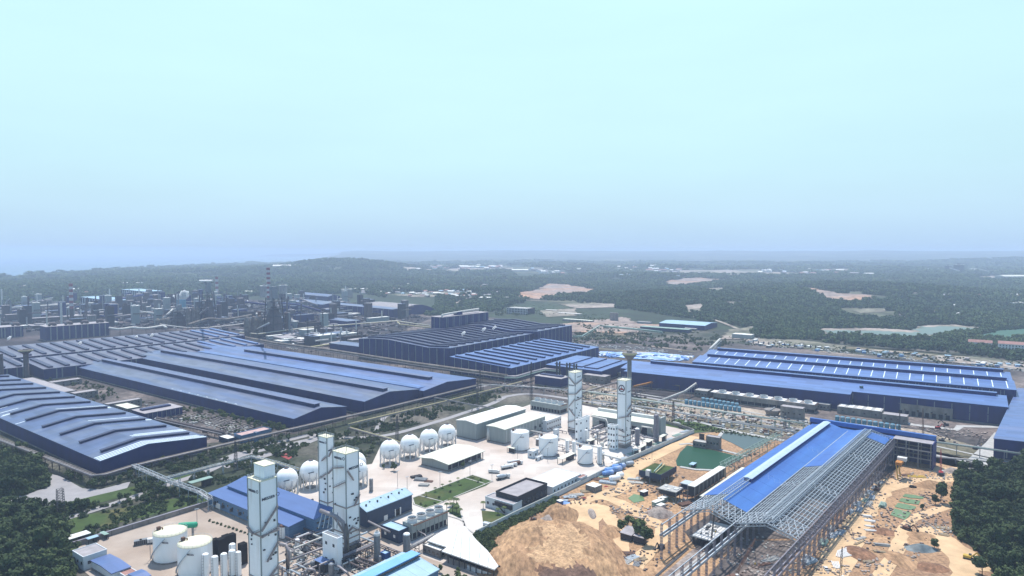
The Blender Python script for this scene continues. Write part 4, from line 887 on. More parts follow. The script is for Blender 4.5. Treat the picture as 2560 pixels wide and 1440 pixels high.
boxb('control_building', 'white two storey building with many windows behind the big tanks', 'office building', 1367, 1054, 9.5, 1403, ('m', 22), 'wall_white', 'roof_white', az=37.5, wins=(7, 2), rows=2)
H = hall('turbine_hall', 'grey hall with a sloping white ribbed roof behind the two far towers', 1634, 1062, 11, ('m', 14), 1481, az=35, wall='wall_grey', roof='roof_cream', ridge='y', prof=((0, 0), (1, 3)), cat='plant building')
MB().box(H.a*.75, 0, 13.5, H.a*.95, H.b, 16).build('roof_ridge', 'roof_white', H.root)
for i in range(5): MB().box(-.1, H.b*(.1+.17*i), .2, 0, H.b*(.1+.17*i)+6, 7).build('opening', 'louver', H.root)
# curved white canopy, bottom centre
p, a, b = frame(1236, 1423, 6, ('m', 16), 1104, 37.5)
root = thing('curved_canopy', 'bright white canopy roof with a curved back edge beside the spoil heap', 'canopy', p, 37.5)
P = [G(x, y, 6.3) for x, y in [(1236, 1423), (1104, 1377), (1117, 1367), (1068, 1351), (1088, 1337), (1110, 1325), (1138, 1317), (1162, 1315), (1175, 1330), (1192, 1350), (1219, 1376), (1235, 1398), (1246, 1414)]]
im = Matrix.Rotation(-R(90-37.5), 4, 'Z') @ Matrix.Translation(-p)
poly = [(im @ v) for v in P]
qq = MB(); qq.v = [(v.x, v.y, 5.6 + .25*noise.noise(Vector((v.x*.05, v.y*.05, 0)))) for v in poly] + [(v.x, v.y, 6.2) for v in poly]; m_ = len(poly)
qq.f = [tuple(reversed(range(m_))), tuple(range(m_, 2*m_))] + [(i, (i+1) % m_, m_+(i+1) % m_, m_+i) for i in range(m_)]
recalc(qq.build('roof', 'paint_white', root))
for i in range(5):                                          # roof seams
    f = .12 + .17*i; v0 = Vector(poly[0]).lerp(Vector(poly[1]), f); v1 = Vector(poly[12 - i]).lerp(Vector(poly[8 - min(i, 2)]), .3 + .12*i)
    MB().beam((v0.x, v0.y, 6.22), (v1.x, v1.y, 6.22), .3, .12).build('seam', 'wall_grey', root)
v0, v1 = Vector(poly[0]), Vector(poly[1])
for i in range(9):
    v = v0.lerp(v1, (i+.3)/9.3); MB().cb(v.x+1.2, v.y+.3, 0, .4, .4, 5.6).build('post', 'steel_dark', root)
MB().beam((v0.x+2, v0.y+1, 1.2), (v0.x*.45+v1.x*.55+2, v0.y*.45+v1.y*.55, 1.2), .3, 2.2).build('low_wall', 'wall_white', root)
MB().beam((v0.x+6, v0.y+1, 3), (v1.x+6, v1.y, 3), .3, 5).build('back_wall', 'wall_dark', root)
boxb('store', 'small white store with a flat roof tucked under the curved canopy', 'store', 1100, 1379, 4.2, 1113, 1057, 'wall_conc', 'roof_white', az=37.5, wins=(1, 4))
# pale blue roofed hall at the bottom edge
p = G(1096, 1420, 8.5); b_ = reach(p, azd(MZ-90), 1006); o_ = Vector((p.x, p.y, 0)) - azd(MZ)*62
H = hall('cyan_roof_hall', 'pale blue roofed hall with a raised cyan ridge, cut by the bottom edge', 0, 0, 8.5, 0, 0, az=MZ, fr=(o_, 62, b_), wall='wall_peri', roof='roof_pale', ridge='x', prof=((0, -1), (.6, 1.6), (1, .4)), cat='plant building')
ridge_vent(H, b_*.62, 4, 61.5, 5, 1.6, 'roof_cyan', 'roof_cyan'); MB().box(10, b_*.62-4, zr(H, b_*.62)+1, 61.5, b_*.62-3.1, zr(H, b_*.62)+1.4).build('roof_gap', 'paint_black', H.root)
# gate area bottom left
boxb('guardhouse', 'white flat roofed guardhouse with a brownish roof at the left wall corner', 'office building', 208, 1394, 7, 267, 181, 'wall_white', 'roof_grey', az=36, par=.4, wins=(2, 3))
H = hall('blue_roof_shed', 'small shed with a bright blue sheet roof below the white guardhouse', 280, 1435, 4.2, 325, 229, az=36, wall='wall_white', roof='roof_blue', ridge='x', prof=((0, 0), (.5, .8), (1, .4)), cat='shed')
H = hall('blue_roof_shed', 'second small blue roof cut by the bottom edge beside the red one', 345, 1452, 4, 375, ('m', 9), az=36, wall='wall_white', roof='roof_blue', ridge='x', prof=((0, 0), (.5, .8), (1, .4)), cat='shed')
boxb('blue_roof_shed', 'small red brown flat roof between the two blue roofs', 'shed', 312, 1440, 3.6, 343, 296, 'wall_white', 'roof_red', az=36, par=.2)
def canopy(label, x, yt, h, xR, xL, m, az=36, name='canopy'):
    p, a, b = frame(x, yt, h, xR, xL, az); root = thing(name, label, 'canopy', p, az)
    MB().box(-.3, -.3, h, a+.3, b+.3, h+.25).build('roof', m, root)
    for X in (0, a):
        for Y in (0, b): MB().cb(X, Y, 0, .3, .3, h).build('post', 'steel_dark', root)
    MB().box(a*.6, b*.1, 0, a*.95, b*.9, h*.9).build('stored_goods', 'wall_dark', root)
    return root
canopy('white sheet canopy outside the boundary wall, above the guardhouse', 171, 1350, 4.5, 226, 160, 'roof_white')
canopy('small pale canopy between the white sheet canopy and the wall', 221, 1349, 3, 246, 215, 'roof_pale')
canopy('faded green canopy outside the wall near the white one', 262, 1338, 3, 271, 250, 'roof_green')
canopy('faded green shed roof among trees beside the yellow pipe bridge', 479, 1209, 5, 532, 470, 'roof_green')
canopy('flat cream canopy beside the left storage tank of the yard', 1284, 1122, 4, 1288, 1268, 'roof_cream')
canopy('long cream canopy in front of the shorter storage tank', 1406, 1148, 4.5, 1438, 1394, 'roof_cream')
canopy('cream canopy on low posts right of the emblem tower, by the corner wall', 1655, 1093, 5, 1666, 1647, 'roof_cream')
canopy('wide cream canopy right of the grey lilac silencer', 1621, 1106, 5, 1633, 1607, 'roof_cream')
canopy('cream canopy nearest the boundary wall behind the pond', 1603, 1119, 4.5, 1615, 1595, 'roof_cream')
canopy('small cream canopy at the right foot of the emblem tower', 1590, 1127, 4, 1597, 1581, 'roof_cream')
canopy('small cream canopy behind the slim white cylinder', 1476, 1103, 4, 1487, 1466, 'roof_cream')
# white boxes at tank feet
for i, (x, yt, h, xR, xL) in enumerate([(1333, 1130, 5.5, 1346, 1319), (1344, 1145, 2.6, 1358, 1338), (1503, 1135, 4, 1511, 1497), (1389, 1076, 9, 1398, 1383)]):
    boxb('plant_cabin', ['white two level cabin between two storage tanks', 'low white platform in front of the middle storage tank', 'small white cabin right of the shorter tank', 'white square block with a fan behind the middle tank'][i], 'cabin', x, yt, h, xR, xL, 'wall_white', 'roof_white', az=MZ, wins=(1, 1))
# boundary walls
def wall_line(label, px, h, m, t=.5, capm=None, name='boundary_wall', seg=9):
    pts = [G(x, y) for x, y in px]; root = thing(name, label, 'wall', pts[0], 90)
    for p, q in zip(pts, pts[1:]):
        L = (q-p).length; n = max(1, int(L/seg))
        for i in range(n):
            a = p.lerp(q, (i+.012)/n) - pts[0]; b = p.lerp(q, (i+.988)/n) - pts[0]
            MB().beam((a.x, a.y, h/2), (b.x, b.y, h/2), t, h).build('wall_panel', m, root)
        a, b = p - pts[0], q - pts[0]; MB().beam((a.x, a.y, h+.12), (b.x, b.y, h+.12), t+.3, .25).build('coping', capm or m, root)
wall_line('grey boundary wall running up the left side of the gas plant yard', [(167, 1374), (330, 1323), (519, 1265)], 3, 'wall_conc', 1.1, 'steel_lilac')
wall_line('pale boundary wall between the yard and the orange building site', [(1191, 1339), (1300, 1285), (1396, 1240), (1556, 1160), (1735, 1082)], 3, 'wall_white', .6, 'wall_grey')
wall_line('low wall closing the far corner of the yard beyond the white tower', [(1735, 1080), (1700, 1068), (1660, 1058)], 2.5, 'wall_conc')
# kerbs of the lawn
for k, px in enumerate([[(1031, 1246), (1181, 1188)], [(1181, 1188), (1231, 1204)], [(1231, 1204), (1095, 1261)], [(1031, 1246), (1036, 1262), (1063, 1272), (1095, 1261)], [(1048, 1240), (1110, 1256)], [(1160, 1195), (1215, 1211)]]):
    ribbon('kerb', px, .8, 'kerb', .45, curve=False)
ribbon('kerb', [(1148, 1262), (1152, 1280), (1157, 1300), (1165, 1320), (1192, 1338)], .9, 'kerb', .45)
ribbon('kerb', [(1118, 1290), (1150, 1300), (1162, 1312), (1150, 1330), (1110, 1345)], .9, 'kerb', .45)
# ------------------------------------------------------------ pipe bridges, ducts
def bridge(label, px, z, w=3.0, pipes=((-1, .4, 'pipe_grey'), (0, .3, 'pipe_brown'), (1, .35, 'pipe_grey')), step=12, m='steel_grey', name='pipe_bridge', deck=True, truss=False, legs=True, zz=None, cat='pipe bridge', curve=False, leg=.35):
    pts = []
    for i, (x, y) in enumerate(px):
        zi = zz[i] if zz else z; pts.append(G(x, y, zi))
    root = thing(name, label, cat, (pts[0].x, pts[0].y, 0), 90); o = Vector((pts[0].x, pts[0].y, 0)); P = [p - o for p in pts]
    def side(i):
        a = P[max(0, i-1)]; b = P[min(len(P)-1, i+1)]; d = (b-a); d.z = 0; d.normalize(); return Vector((d.y, -d.x, 0))
    S = [side(i) for i in range(len(P))]
    for off, r, mt in pipes:
        line = [P[i] + S[i]*off + Vector((0, 0, r + .15)) for i in range(len(P))]
        if curve: line = smooth(line, 4)
        MB().tube(line, r, 8).build('pipe', mt, root, smooth=True)
    if deck:
        b = MB()
        for i in range(len(P)-1):
            for s in (-1, 1): b.beam(P[i] + S[i]*s*w/2, P[i+1] + S[i+1]*s*w/2, .3, .5)
            if truss:
                for s in (-1, 1): b.beam(P[i] + S[i]*s*w/2 + Vector((0, 0, truss)), P[i+1] + S[i+1]*s*w/2 + Vector((0, 0, truss)), .3)
                L = (P[i+1]-P[i]).length; n = max(1, int(L/3.5))
                for k in range(n):
                    q0, q1 = P[i].lerp(P[i+1], k/n), P[i].lerp(P[i+1], (k+1)/n)
                    for s in (-1, 1): b.beam(q0 + S[i]*s*w/2 + Vector((0, 0, truss if k % 2 else 0)), q1 + S[i]*s*w/2 + Vector((0, 0, 0 if k % 2 else truss)), .18)
                    b.beam(q0 + S[i]*w/2 + Vector((0, 0, truss)), q0 - S[i]*w/2 + Vector((0, 0, truss)), .18)
        b.build('girder', m, root)
    if legs:
        for i in range(len(P)-1):
            L = (P[i+1]-P[i]).length; n = max(1, int(L/step))
            for k in range(n + (1 if i == len(P)-2 else 0)):
                q = P[i].lerp(P[i+1], k/n); sd = S[i].lerp(S[i+1], k/n); b = MB()
                for s in (-1, 1): e = q + sd*s*w/2; b.beam((e.x, e.y, 0), (e.x, e.y, e.z), leg)
                e0, e1 = q + sd*w/2, q - sd*w/2
                b.beam(e0, e1, leg, .4); b.beam((e0.x, e0.y, e0.z*.5), (e1.x, e1.y, e1.z*.5), leg*.7); b.beam((e0.x, e0.y, .3), (e1.x, e1.y, e1.z*.5), leg*.5)
                b.build('trestle', m, root)
    return root
BR = ((-1.5, .45, 'pipe_brown'), (-.5, .3, 'pipe_grey'), (.4, .45, 'pipe_brown'), (1.5, .5, 'pipe_grey'))
bridge('long brown pipe bridge around the striped hall and past the long halls', [(-60, 1076), (235, 1190), (262, 1187), (334, 1165), (521, 1121), (720, 1075), (960, 1021), (1087, 990), (1205, 961)], 7, 4.4, BR, 12, 'rust_dull')
bridge('grey pipe bridge leaving the brown one towards the gas plant', [(334, 1166), (410, 1199), (500, 1232), (526, 1249)], 7, 3, ((-1, .3, 'pipe_grey'), (0, .35, 'pipe_white'), (1, .3, 'pipe_grey')), 10, 'steel_galv', truss=1.6)
bridge('yellowish pipe bridge with a bend among the trees, left of the rear tower', [(410, 1199), (520, 1170), (628, 1143), (690, 1158), (745, 1176)], 6.5, 2.6, ((-.8, .35, 'pipe_yellow'), (.3, .35, 'pipe_white'), (1.1, .25, 'pipe_grey')), 10, 'steel_galv', truss=1.2)
bridge('long yellow pipe on low frames beside the road in front of the long halls', [(872, 1062), (900, 1055), (1014, 1028), (1110, 1005), (1210, 980), (1305, 955)], 6, 2.4, ((-.7, .45, 'pipe_yellow'), (.8, .3, 'pipe_brown')), 9, 'steel_grey')
bridge('short pipe bridge crossing the road behind the sphere tanks', [(874, 1070), (930, 1086), (975, 1098), (1010, 1112)], 6.5, 2.6, ((-.7, .4, 'pipe_yellow'), (.5, .3, 'pipe_grey')), 10, 'rust_dull')
bridge('thin pipe bridge over the road from the yellow pipe to the grey warehouse', [(1087, 994), (1180, 1012), (1262, 1026)], 7, 1.8, ((0, .35, 'pipe_grey'),), 14, 'steel_grey')
bridge('fat brown gas duct running along the foot of the melt shop', [(600, 845), (690, 862), (830, 880), (1031, 912), (1181, 933), (1268, 945)], 9, 5, ((0, 2.3, 'pipe_brown'), (2.6, .6, 'pipe_grey'), (-2.7, .7, 'pipe_brown')), 16, 'rust_dull', name='gas_duct', cat='duct')
bridge('grey green duct rising to the right from the melt shop corner', [(1262, 945), (1290, 946), (1330, 934), (1362, 926), (1400, 930)], 9, 4, ((0, 1.7, 'pipe_grey'), (2.2, .6, 'pipe_green')), 14, 'steel_grey', name='gas_duct', cat='duct')
bridge('thick white duct behind the back terrace of the left mill', [(274, 823), (300, 826), (330, 822), (365, 824), (405, 818), (416, 822)], 14, 3, ((0, 2.2, 'pipe_white'),), 20, 'rust_dull', name='gas_duct', cat='duct', deck=False, curve=True)
bridge('long pale pipe across the steelworks in front of the dark furnace block', [(600, 832), (645, 836), (765, 820), (900, 810), (990, 803), (1075, 815)], 10, 3, ((0, .9, 'pipe_white'), (1.6, .6, 'pipe_yellow')), 18, 'rust_dull')
bridge('pale pipe from the yellow corner towards the melt tower', [(990, 803), (1000, 812), (1075, 820)], 8, 3, ((0, 1.0, 'pipe_yellow'),), 18, 'rust_dull')
bridge('pale yellow pipe end beside the small annex of the melt shop', [(758, 872), (790, 868), (822, 863)], 6, 2, ((0, 1.3, 'pipe_yellow'),), 14, 'rust_dull')
bridge('long green grey pipe bridge through the pale track yard behind the pond', [(1440, 975), (1560, 993), (1700, 1014), (1837, 1034), (2009, 1058)], 7, 3.4, ((-1, .35, 'pipe_green'), (0, .3, 'pipe_grey'), (1, .4, 'pipe_white')), 11, 'pipe_green')
bridge('second lower pipe bridge nearer the pond, parallel to the green one', [(1480, 1000), (1640, 1022), (1800, 1050), (2020, 1085)], 5, 2.4, ((-.6, .3, 'pipe_white'), (.5, .25, 'pipe_grey')), 11, 'steel_galv')
bridge('pipe bridge continuing right of the blue roofed frame to the photo edge', [(2336, 1105), (2450, 1120), (2640, 1148)], 8, 3, ((-.8, .4, 'pipe_grey'), (.6, .35, 'pipe_green')), 14, 'steel_grey')
bridge('low pipe bridge in front of the edge hall by the wood', [(2330, 1142), (2450, 1152), (2620, 1172)], 4, 2.4, ((-.5, .3, 'pipe_grey'), (.5, .3, 'pipe_white')), 14, 'steel_grey')
bridge('green truss conveyor bridge from the pond corner to the track yard', [(1806, 1166), (1949, 1089)], 7, 4.2, ((0, .25, 'pipe_green'),), 16, 'pipe_green', truss=2.4, name='conveyor', cat='conveyor')
bridge('inclined grey conveyor climbing to the concrete blocks right of the emblem tower', [(1634, 1010), (1712, 980), (1740, 960)], 6, 2.6, ((0, .9, 'pipe_white'),), 12, 'steel_grey', zz=[3, 8, 12], name='conveyor', cat='conveyor')
bridge('grey pipe bridge between the two far towers and the switch house', [(1454, 984), (1545, 955), (1600, 950), (1700, 965)], 7, 3, ((-.8, .5, 'pipe_grey'), (.6, .4, 'pipe_brown')), 12, 'rust_dull')
bridge('orange brown conveyor end behind the concrete water tower', [(1585, 968), (1612, 962), (1640, 955)], 7, 4, ((0, 1.0, 'paint_orange'),), 12, 'rust', name='conveyor', cat='conveyor')
bridge('pipe bridge along the far side of the gas plant yard', [(1205, 962), (1330, 968), (1420, 975)], 7, 3, ((-.8, .4, 'pipe_grey'), (.6, .35, 'pipe_white')), 12, 'steel_grey')
bridge('green bridge climbing over the railway cutting right of the melt shop', [(1432, 843), (1455, 842), (1500, 815), (1515, 818)], 10, 6, ((0, 1.2, 'pipe_green'),), 20, 'pipe_green', zz=[10, 10, 16, 16], name='conveyor', cat='conveyor')
bridge('long green gallery on stilts in front of the right forest edge', [(1515, 818), (1600, 826), (1655, 832)], 14, 6, ((0, 1.6, 'pipe_green'),), 20, 'pipe_green', name='conveyor', cat='conveyor')
bridge('white slanted gallery rising at the left end of the skylight hall', [(1775, 876), (1800, 850)], 10, 6, ((0, 1.8, 'pipe_white'),), 24, 'steel_galv', zz=[20, 6], name='conveyor', cat='conveyor')
# process pipework at the feet of the gas plant towers
def loops(label, px, zs, r, m='pipe_grey'):
    pts = [G(x, y, z) for (x, y), z in zip(px, zs)]; o = Vector((pts[0].x, pts[0].y, 0)); root = thing('process_pipe', label, 'pipe', o, 90)
    MB().tube([p - o for p in pts], r, 8).build('run', m, root, smooth=True)
    for p in pts[1:-1:2]:
        q = p - o; MB().cb(q.x, q.y, 0, .4, .4, max(.5, q.z - r)).build('support', 'steel_dark', root)
    return root
Lp = [('thick grey pipe running right from the nearest tower foot', [(725, 1400), (800, 1372), (850, 1352)], [5, 5, 5], .55), ('grey pipe beside the blue canopy roof', [(735, 1425), (830, 1385), (905, 1352), (935, 1342)], [4, 4, 4, 4], .6),
      ('angled grey pipe right of the blue canopy roof', [(828, 1408), (850, 1418), (868, 1432), (872, 1440)], [5, 5, 5, 2], .6), ('pinkish pipe bundle edge below the second silencer', [(875, 1385), (915, 1400), (960, 1415)], [4, 4, 4], .55),
      ('second pipe of the pinkish bundle', [(868, 1392), (910, 1408), (950, 1424)], [4, 4, 4], .5), ('third pipe of the pinkish bundle', [(862, 1400), (900, 1418), (935, 1432)], [4, 4, 4], .5),
      ('grey header with a round bend at the nearest tower right edge', [(700, 1360), (715, 1362), (722, 1380), (720, 1425)], [15, 15, 12, 1], .9), ('curled grey pipe at the bottom edge', [(760, 1440), (770, 1422), (785, 1425), (790, 1440)], [3, 6, 6, 2], .8),
      ('white pipe beside the small pink roofed hut', [(735, 1340), (750, 1334), (752, 1345)], [5, 5, 1], .3), ('long pipe from the nearest tower to the blue building corner', [(700, 1365), (760, 1338), (840, 1318)], [4, 4, 4], .45),
      ('pipe in front of the pink roofed hut', [(755, 1350), (790, 1360), (806, 1366)], [4, 4, 4], .6), ('grey pipe along the first silencer foot', [(940, 1408), (990, 1424), (1010, 1430)], [3, 3, 3], .5),
      ('grey pipe from the fan bank to the second silencer', [(1042, 1326), (1062, 1336), (1070, 1350)], [5, 5, 3], .35), ('thin grey pipe from the navy shed to the small hut', [(921, 1303), (950, 1318), (975, 1330)], [6, 6, 6], .6)]
for l, px, zs, r in Lp: loops(l, px, zs, r, 'pipe_grey' if 'pink' not in l else 'rust_dull')
bridge('dark pipe bridge from the second silencer to the fan bank end', [(1020, 1372), (1085, 1337)], 5, 3, ((-1, .3, 'pipe_grey'), (0, .35, 'pipe_white'), (1, .3, 'pipe_grey')), 7, 'steel_dark')
bridge('dark pipe bridge between the two silencer stacks', [(945, 1362), (1010, 1388)], 4, 3, ((-.8, .3, 'pipe_grey'), (.6, .3, 'rust_dull')), 6, 'steel_dark')
bridge('dark pipe bridge right of the middle tower foot', [(850, 1398), (935, 1362)], 5, 4, ((-1.2, .45, 'pipe_grey'), (0, .4, 'pipe_grey'), (1.2, .45, 'rust_dull')), 6, 'steel_dark')
Lf = [('white pipe looping from the middle storage tank to the emblem tower', [(1395, 1095), (1460, 1112), (1520, 1122), (1525, 1108)], [5, 5, 5, 12], .7), ('pale pipe arch behind the lower white box', [(1478, 1040), (1515, 1048), (1520, 1062), (1519, 1080)], [14, 14, 10, 2], .7),
      ('pale pipe arch in front of the white ribbed roof', [(1603, 1080), (1605, 1066), (1630, 1070), (1632, 1085)], [2, 9, 9, 2], .7), ('grey pipe at the foot of the tall grey chimney', [(1590, 1082), (1610, 1092), (1643, 1098)], [4, 4, 4], .7),
      ('square pipe portal at the near end of the far plant', [(1508, 1150), (1508, 1136), (1552, 1148), (1554, 1164)], [1, 8, 8, 1], .8), ('grey exchanger pipe left of the emblem tower, upper', [(1480, 1072), (1500, 1064), (1512, 1060)], [4, 4, 4], 1.1),
      ('grey exchanger pipe left of the emblem tower, lower', [(1478, 1084), (1500, 1076), (1516, 1070)], [4, 4, 4], 1.0), ('third grey exchanger pipe left of the emblem tower', [(1500, 1100), (1515, 1093), (1524, 1088)], [3, 3, 3], 1.0),
      ('white pipe running behind the three storage tanks', [(1316, 1075), (1345, 1080), (1360, 1084)], [5, 5, 5], .6), ('white twisted cleaning tower pipe beside the cream roofed warehouse', [(1221, 1100), (1221, 1085), (1223, 1070)], [1, 6, 11], 1.6)]
for l, px, zs, r in Lf: loops(l, px, zs, r, 'pipe_white' if 'grey' not in l else 'pipe_grey')
# ------------------------------------------------------------ trees
def leafcloud(n, rx, rz, zc, size, seed, clumps=7):
    rnd = random.Random(seed); b = MB(); cs = []
    for i in range(clumps):
        a = rnd.uniform(0, 6.28); r = rnd.uniform(.15, .68)*rx; cs.append((r*math.cos(a), r*math.sin(a), zc + rnd.uniform(-.5, .6)*rz, rnd.uniform(.38, .62)))
    for i in range(n):
        c = rnd.choice(cs); d = Vector((rnd.gauss(0, 1), rnd.gauss(0, 1), rnd.gauss(0, 1))).normalized() * rnd.uniform(.55, 1)**.5
        p = Vector((c[0] + d.x*c[3]*rx, c[1] + d.y*c[3]*rx, c[2] + d.z*c[3]*rz)); s = size*rnd.uniform(.6, 1.3)
        nrm = (d + Vector((rnd.gauss(0, .5), rnd.gauss(0, .5), rnd.gauss(.3, .5)))).normalized(); t = nrm.orthogonal().normalized(); w = nrm.cross(t); k = rnd.uniform(0, 6.28)
        e, f = t*math.cos(k)+w*math.sin(k), w*math.cos(k)-t*math.sin(k); m_ = len(b.v)
        b.v += [tuple(p - e*s*.5 - f*s*.3), tuple(p + e*s*.5 - f*s*.35), tuple(p + e*s*.35 + f*s*.4), tuple(p - e*s*.4 + f*s*.35)]; b.f.append((m_, m_+1, m_+2, m_+3))
    return b
def trunkmb(h, r, seed):
    rnd = random.Random(seed); b = MB(); b.tube([(0, 0, -.2), (rnd.uniform(-.1, .1), 0, h*.5), (rnd.uniform(-.3, .3), rnd.uniform(-.3, .3), h)], [r, r*.75, r*.35], 6)
    for i in range(4):
        a = rnd.uniform(0, 6.28); z = h*rnd.uniform(.45, .8); l = h*rnd.uniform(.25, .4)
        b.tube([(0, 0, z), (l*math.cos(a)*.7, l*math.sin(a)*.7, z + l*.6), (l*math.cos(a), l*math.sin(a), z + l)], [r*.5, r*.35, r*.12], 5)
    return b
TREE = []
for i, (rx, rz, zc, h, n, sz, lm) in enumerate([(3.4, 2.6, 5.0, 5.2, 620, .9, 'leaf_dark'), (2.8, 3.2, 5.4, 5.4, 560, .85, 'leaf_dark'), (3.8, 2.4, 4.6, 4.8, 700, .95, 'leaf'), (2.2, 2.4, 4.0, 4.2, 420, .75, 'leaf'), (4.2, 3.4, 6.4, 6.6, 820, 1.0, 'leaf_dark')]):
    TREE.append((leafcloud(n, rx, rz, zc, sz, 11+i).mesh('crown', lm), trunkmb(h, .22, i).mesh('trunk', 'bark')))
BUSH = [leafcloud(170, 1.5, 1.1, 1.0, .6, 30+i, 4).mesh('bush', 'leaf' if i else 'leaf_dark') for i in range(3)]
def inside(p, poly):
    x, y = p; c = False; n = len(poly)
    for i in range(n):
        x0, y0 = poly[i]; x1, y1 = poly[i-1]
        if (y0 > y) != (y1 > y) and x < (x1-x0)*(y-y0)/(y1-y0)+x0: c = not c
    return c
NT = [0]
TQ = []
def tree_at(p, k, s, label, group=None, cat='tree', rnd=random):
    TQ.append((Vector(p), k, s, label, group, rnd.uniform(0, 360), rnd.uniform(.85, 1.2)))
def tree_make(p, k, s, label, group, az, zs):
    r = thing('tree', label, 'tree', p, az, group); r.scale = (s, s, s*zs)
    inst('crown', TREE[k][0], r); inst('trunk', TREE[k][1], r); NT[0] += 1; return r
def bush_at(p, k, s, label, group, rnd=random):
    o = bpy.data.objects.new('bush', BUSH[k]); COL.objects.link(o); o.location = p; o.rotation_euler = (0, 0, rnd.uniform(0, 6.28)); o.scale = (s, s, s*rnd.uniform(.7, 1.1)); tag(o, label, 'bush', group); return o
def scatter(poly, n, ks, s0, s1, label, group, seed, bush=False, mind=None):
    rnd = random.Random(seed); W = [tuple(G(x, y)[:2]) for x, y in poly]; xs = [w[0] for w in W]; ys = [w[1] for w in W]; got = []; t = 0
    mind = mind or 3.6*s0
    while len(got) < n and t < n*60:
        t += 1; p = (rnd.uniform(min(xs), max(xs)), rnd.uniform(min(ys), max(ys)))
        if not inside(p, W) or any((p[0]-q[0])**2 + (p[1]-q[1])**2 < mind**2 for q in got): continue
        got.append(p); s = rnd.uniform(s0, s1)
        if bush: bush_at((*p, 0), rnd.choice(ks), s, label, group, rnd)
        else: tree_at((*p, 0), rnd.choice(ks), s, label, group, 'tree', rnd)
    return got
scatter([(-20, 1125), (60, 1138), (108, 1168), (120, 1215), (60, 1238), (-20, 1245)], 36, [0, 1, 4], .95, 1.35, 'dark tree in the dense wood left of the grey parking lot', 'trees in the wood left of the parking lot', 1)
scatter([(-20, 1275), (90, 1285), (150, 1305), (185, 1380), (180, 1440), (140, 1500), (-20, 1500)], 80, [0, 1, 4, 2], .95, 1.4, 'dark tree in the wood filling the bottom left corner', 'trees in the bottom left corner', 2, mind=3.0)
scatter([(170, 1182), (236, 1208), (330, 1186), (334, 1200), (235, 1226), (160, 1195)], 22, [0, 3, 2], .6, .9, 'small dark tree under the brown pipe bridge by the parking lot', 'trees under the brown pipe bridge', 3)
scatter([(335, 1218), (400, 1205), (480, 1228), (500, 1245), (430, 1268), (350, 1262)], 22, [0, 1, 2], .7, 1.1, 'dark tree near the crossing of the two pipe bridges', 'trees by the pipe bridge crossing', 4)
scatter([(20, 1262), (210, 1268), (340, 1240), (345, 1250), (210, 1285), (20, 1290)], 20, [2, 3, 0], .65, 1.0, 'round tree in the row below the grey parking lot', 'tree row below the parking lot', 5)
scatter([(470, 1022), (560, 1040), (700, 1072), (730, 1085), (715, 1090), (600, 1062), (470, 1032)], 30, [2, 3, 0], .7, 1.0, 'round olive tree in the row at the foot of the nearest long hall', 'tree row at the foot of the long hall', 6)
scatter([(395, 1160), (500, 1138), (560, 1128), (600, 1135), (560, 1160), (430, 1190)], 24, [0, 1, 2], .6, .95, 'dark tree between the brown and the yellow pipe bridge', 'trees between the two pipe bridges', 7)
scatter([(600, 1128), (740, 1092), (860, 1080), (875, 1096), (780, 1120), (700, 1140), (640, 1150)], 26, [0, 3, 2], .55, .9, 'small dark tree beside the curving road behind the rear tower', 'trees by the curving road', 8)
scatter([(850, 1130), (955, 1100), (960, 1112), (930, 1135), (900, 1160)], 12, [0, 3], .5, .8, 'small dark tree left of the sphere tank row', 'trees left of the sphere tanks', 9)
scatter([(880, 1072), (1010, 1036), (1200, 985), (1285, 975), (1250, 1000), (1160, 1022), (1085, 1046), (960, 1078), (890, 1092)], 52, [0, 1, 3], .55, .9, 'small dark tree in the strip between yellow pipe and road', 'trees between yellow pipe and road', 10, mind=4.5)
scatter([(90, 940), (250, 955), (330, 1000), (320, 1015), (250, 1005), (120, 960)], 16, [0, 3, 2], .6, .9, 'dark tree around the brown roofed offices of the left works', 'trees around the left offices', 11)
scatter([(1176, 1345), (1300, 1296), (1395, 1247), (1385, 1262), (1290, 1315), (1235, 1350), (1190, 1358)], 70, [0, 1], .8, 1.5, 'green bush on the bank outside the pale boundary wall', 'bushes outside the boundary wall', 12, True, 1.8)
scatter([(1195, 1352), (1232, 1350), (1260, 1400), (1290, 1470), (1256, 1445)], 45, [0, 1], .8, 1.6, 'green bush between the curved canopy and the spoil heap', 'bushes by the curved canopy', 13, True, 1.8)
scatter([(1075, 1428), (1155, 1432), (1165, 1470), (1080, 1470)], 9, [2, 3], .6, .9, 'olive tree at the bottom edge beside the pale blue roof', 'trees by the pale blue roof', 14)
scatter([(2395, 1190), (2560, 1166), (2680, 1180), (2760, 1500), (2520, 1500), (2470, 1400), (2392, 1340), (2388, 1250)], 230, [0, 1, 4], .9, 1.4, 'dark tree in the dense wood filling the bottom right corner', 'trees in the bottom right wood', 15, mind=2.9)
scatter([(20, 1300), (330, 1250), (400, 1230), (330, 1262), (150, 1330), (20, 1345)], 60, [0, 1, 2], .8, 1.5, 'low bush on the grass strip beside the left road', 'bushes beside the left road', 16, True, 2)
scatter([(200, 1330), (330, 1290), (510, 1238), (520, 1248), (340, 1305), (220, 1345)], 50, [0, 1, 2], .7, 1.3, 'low bush along the outside of the grey boundary wall', 'bushes along the grey wall', 17, True, 2)
scatter([(1650, 1048), (1700, 1052), (1850, 1082), (1830, 1086), (1700, 1066)], 20, [1, 2], .5, .9, 'low bush on the verge behind the dark pond', 'bushes behind the dark pond', 18, True, 2)
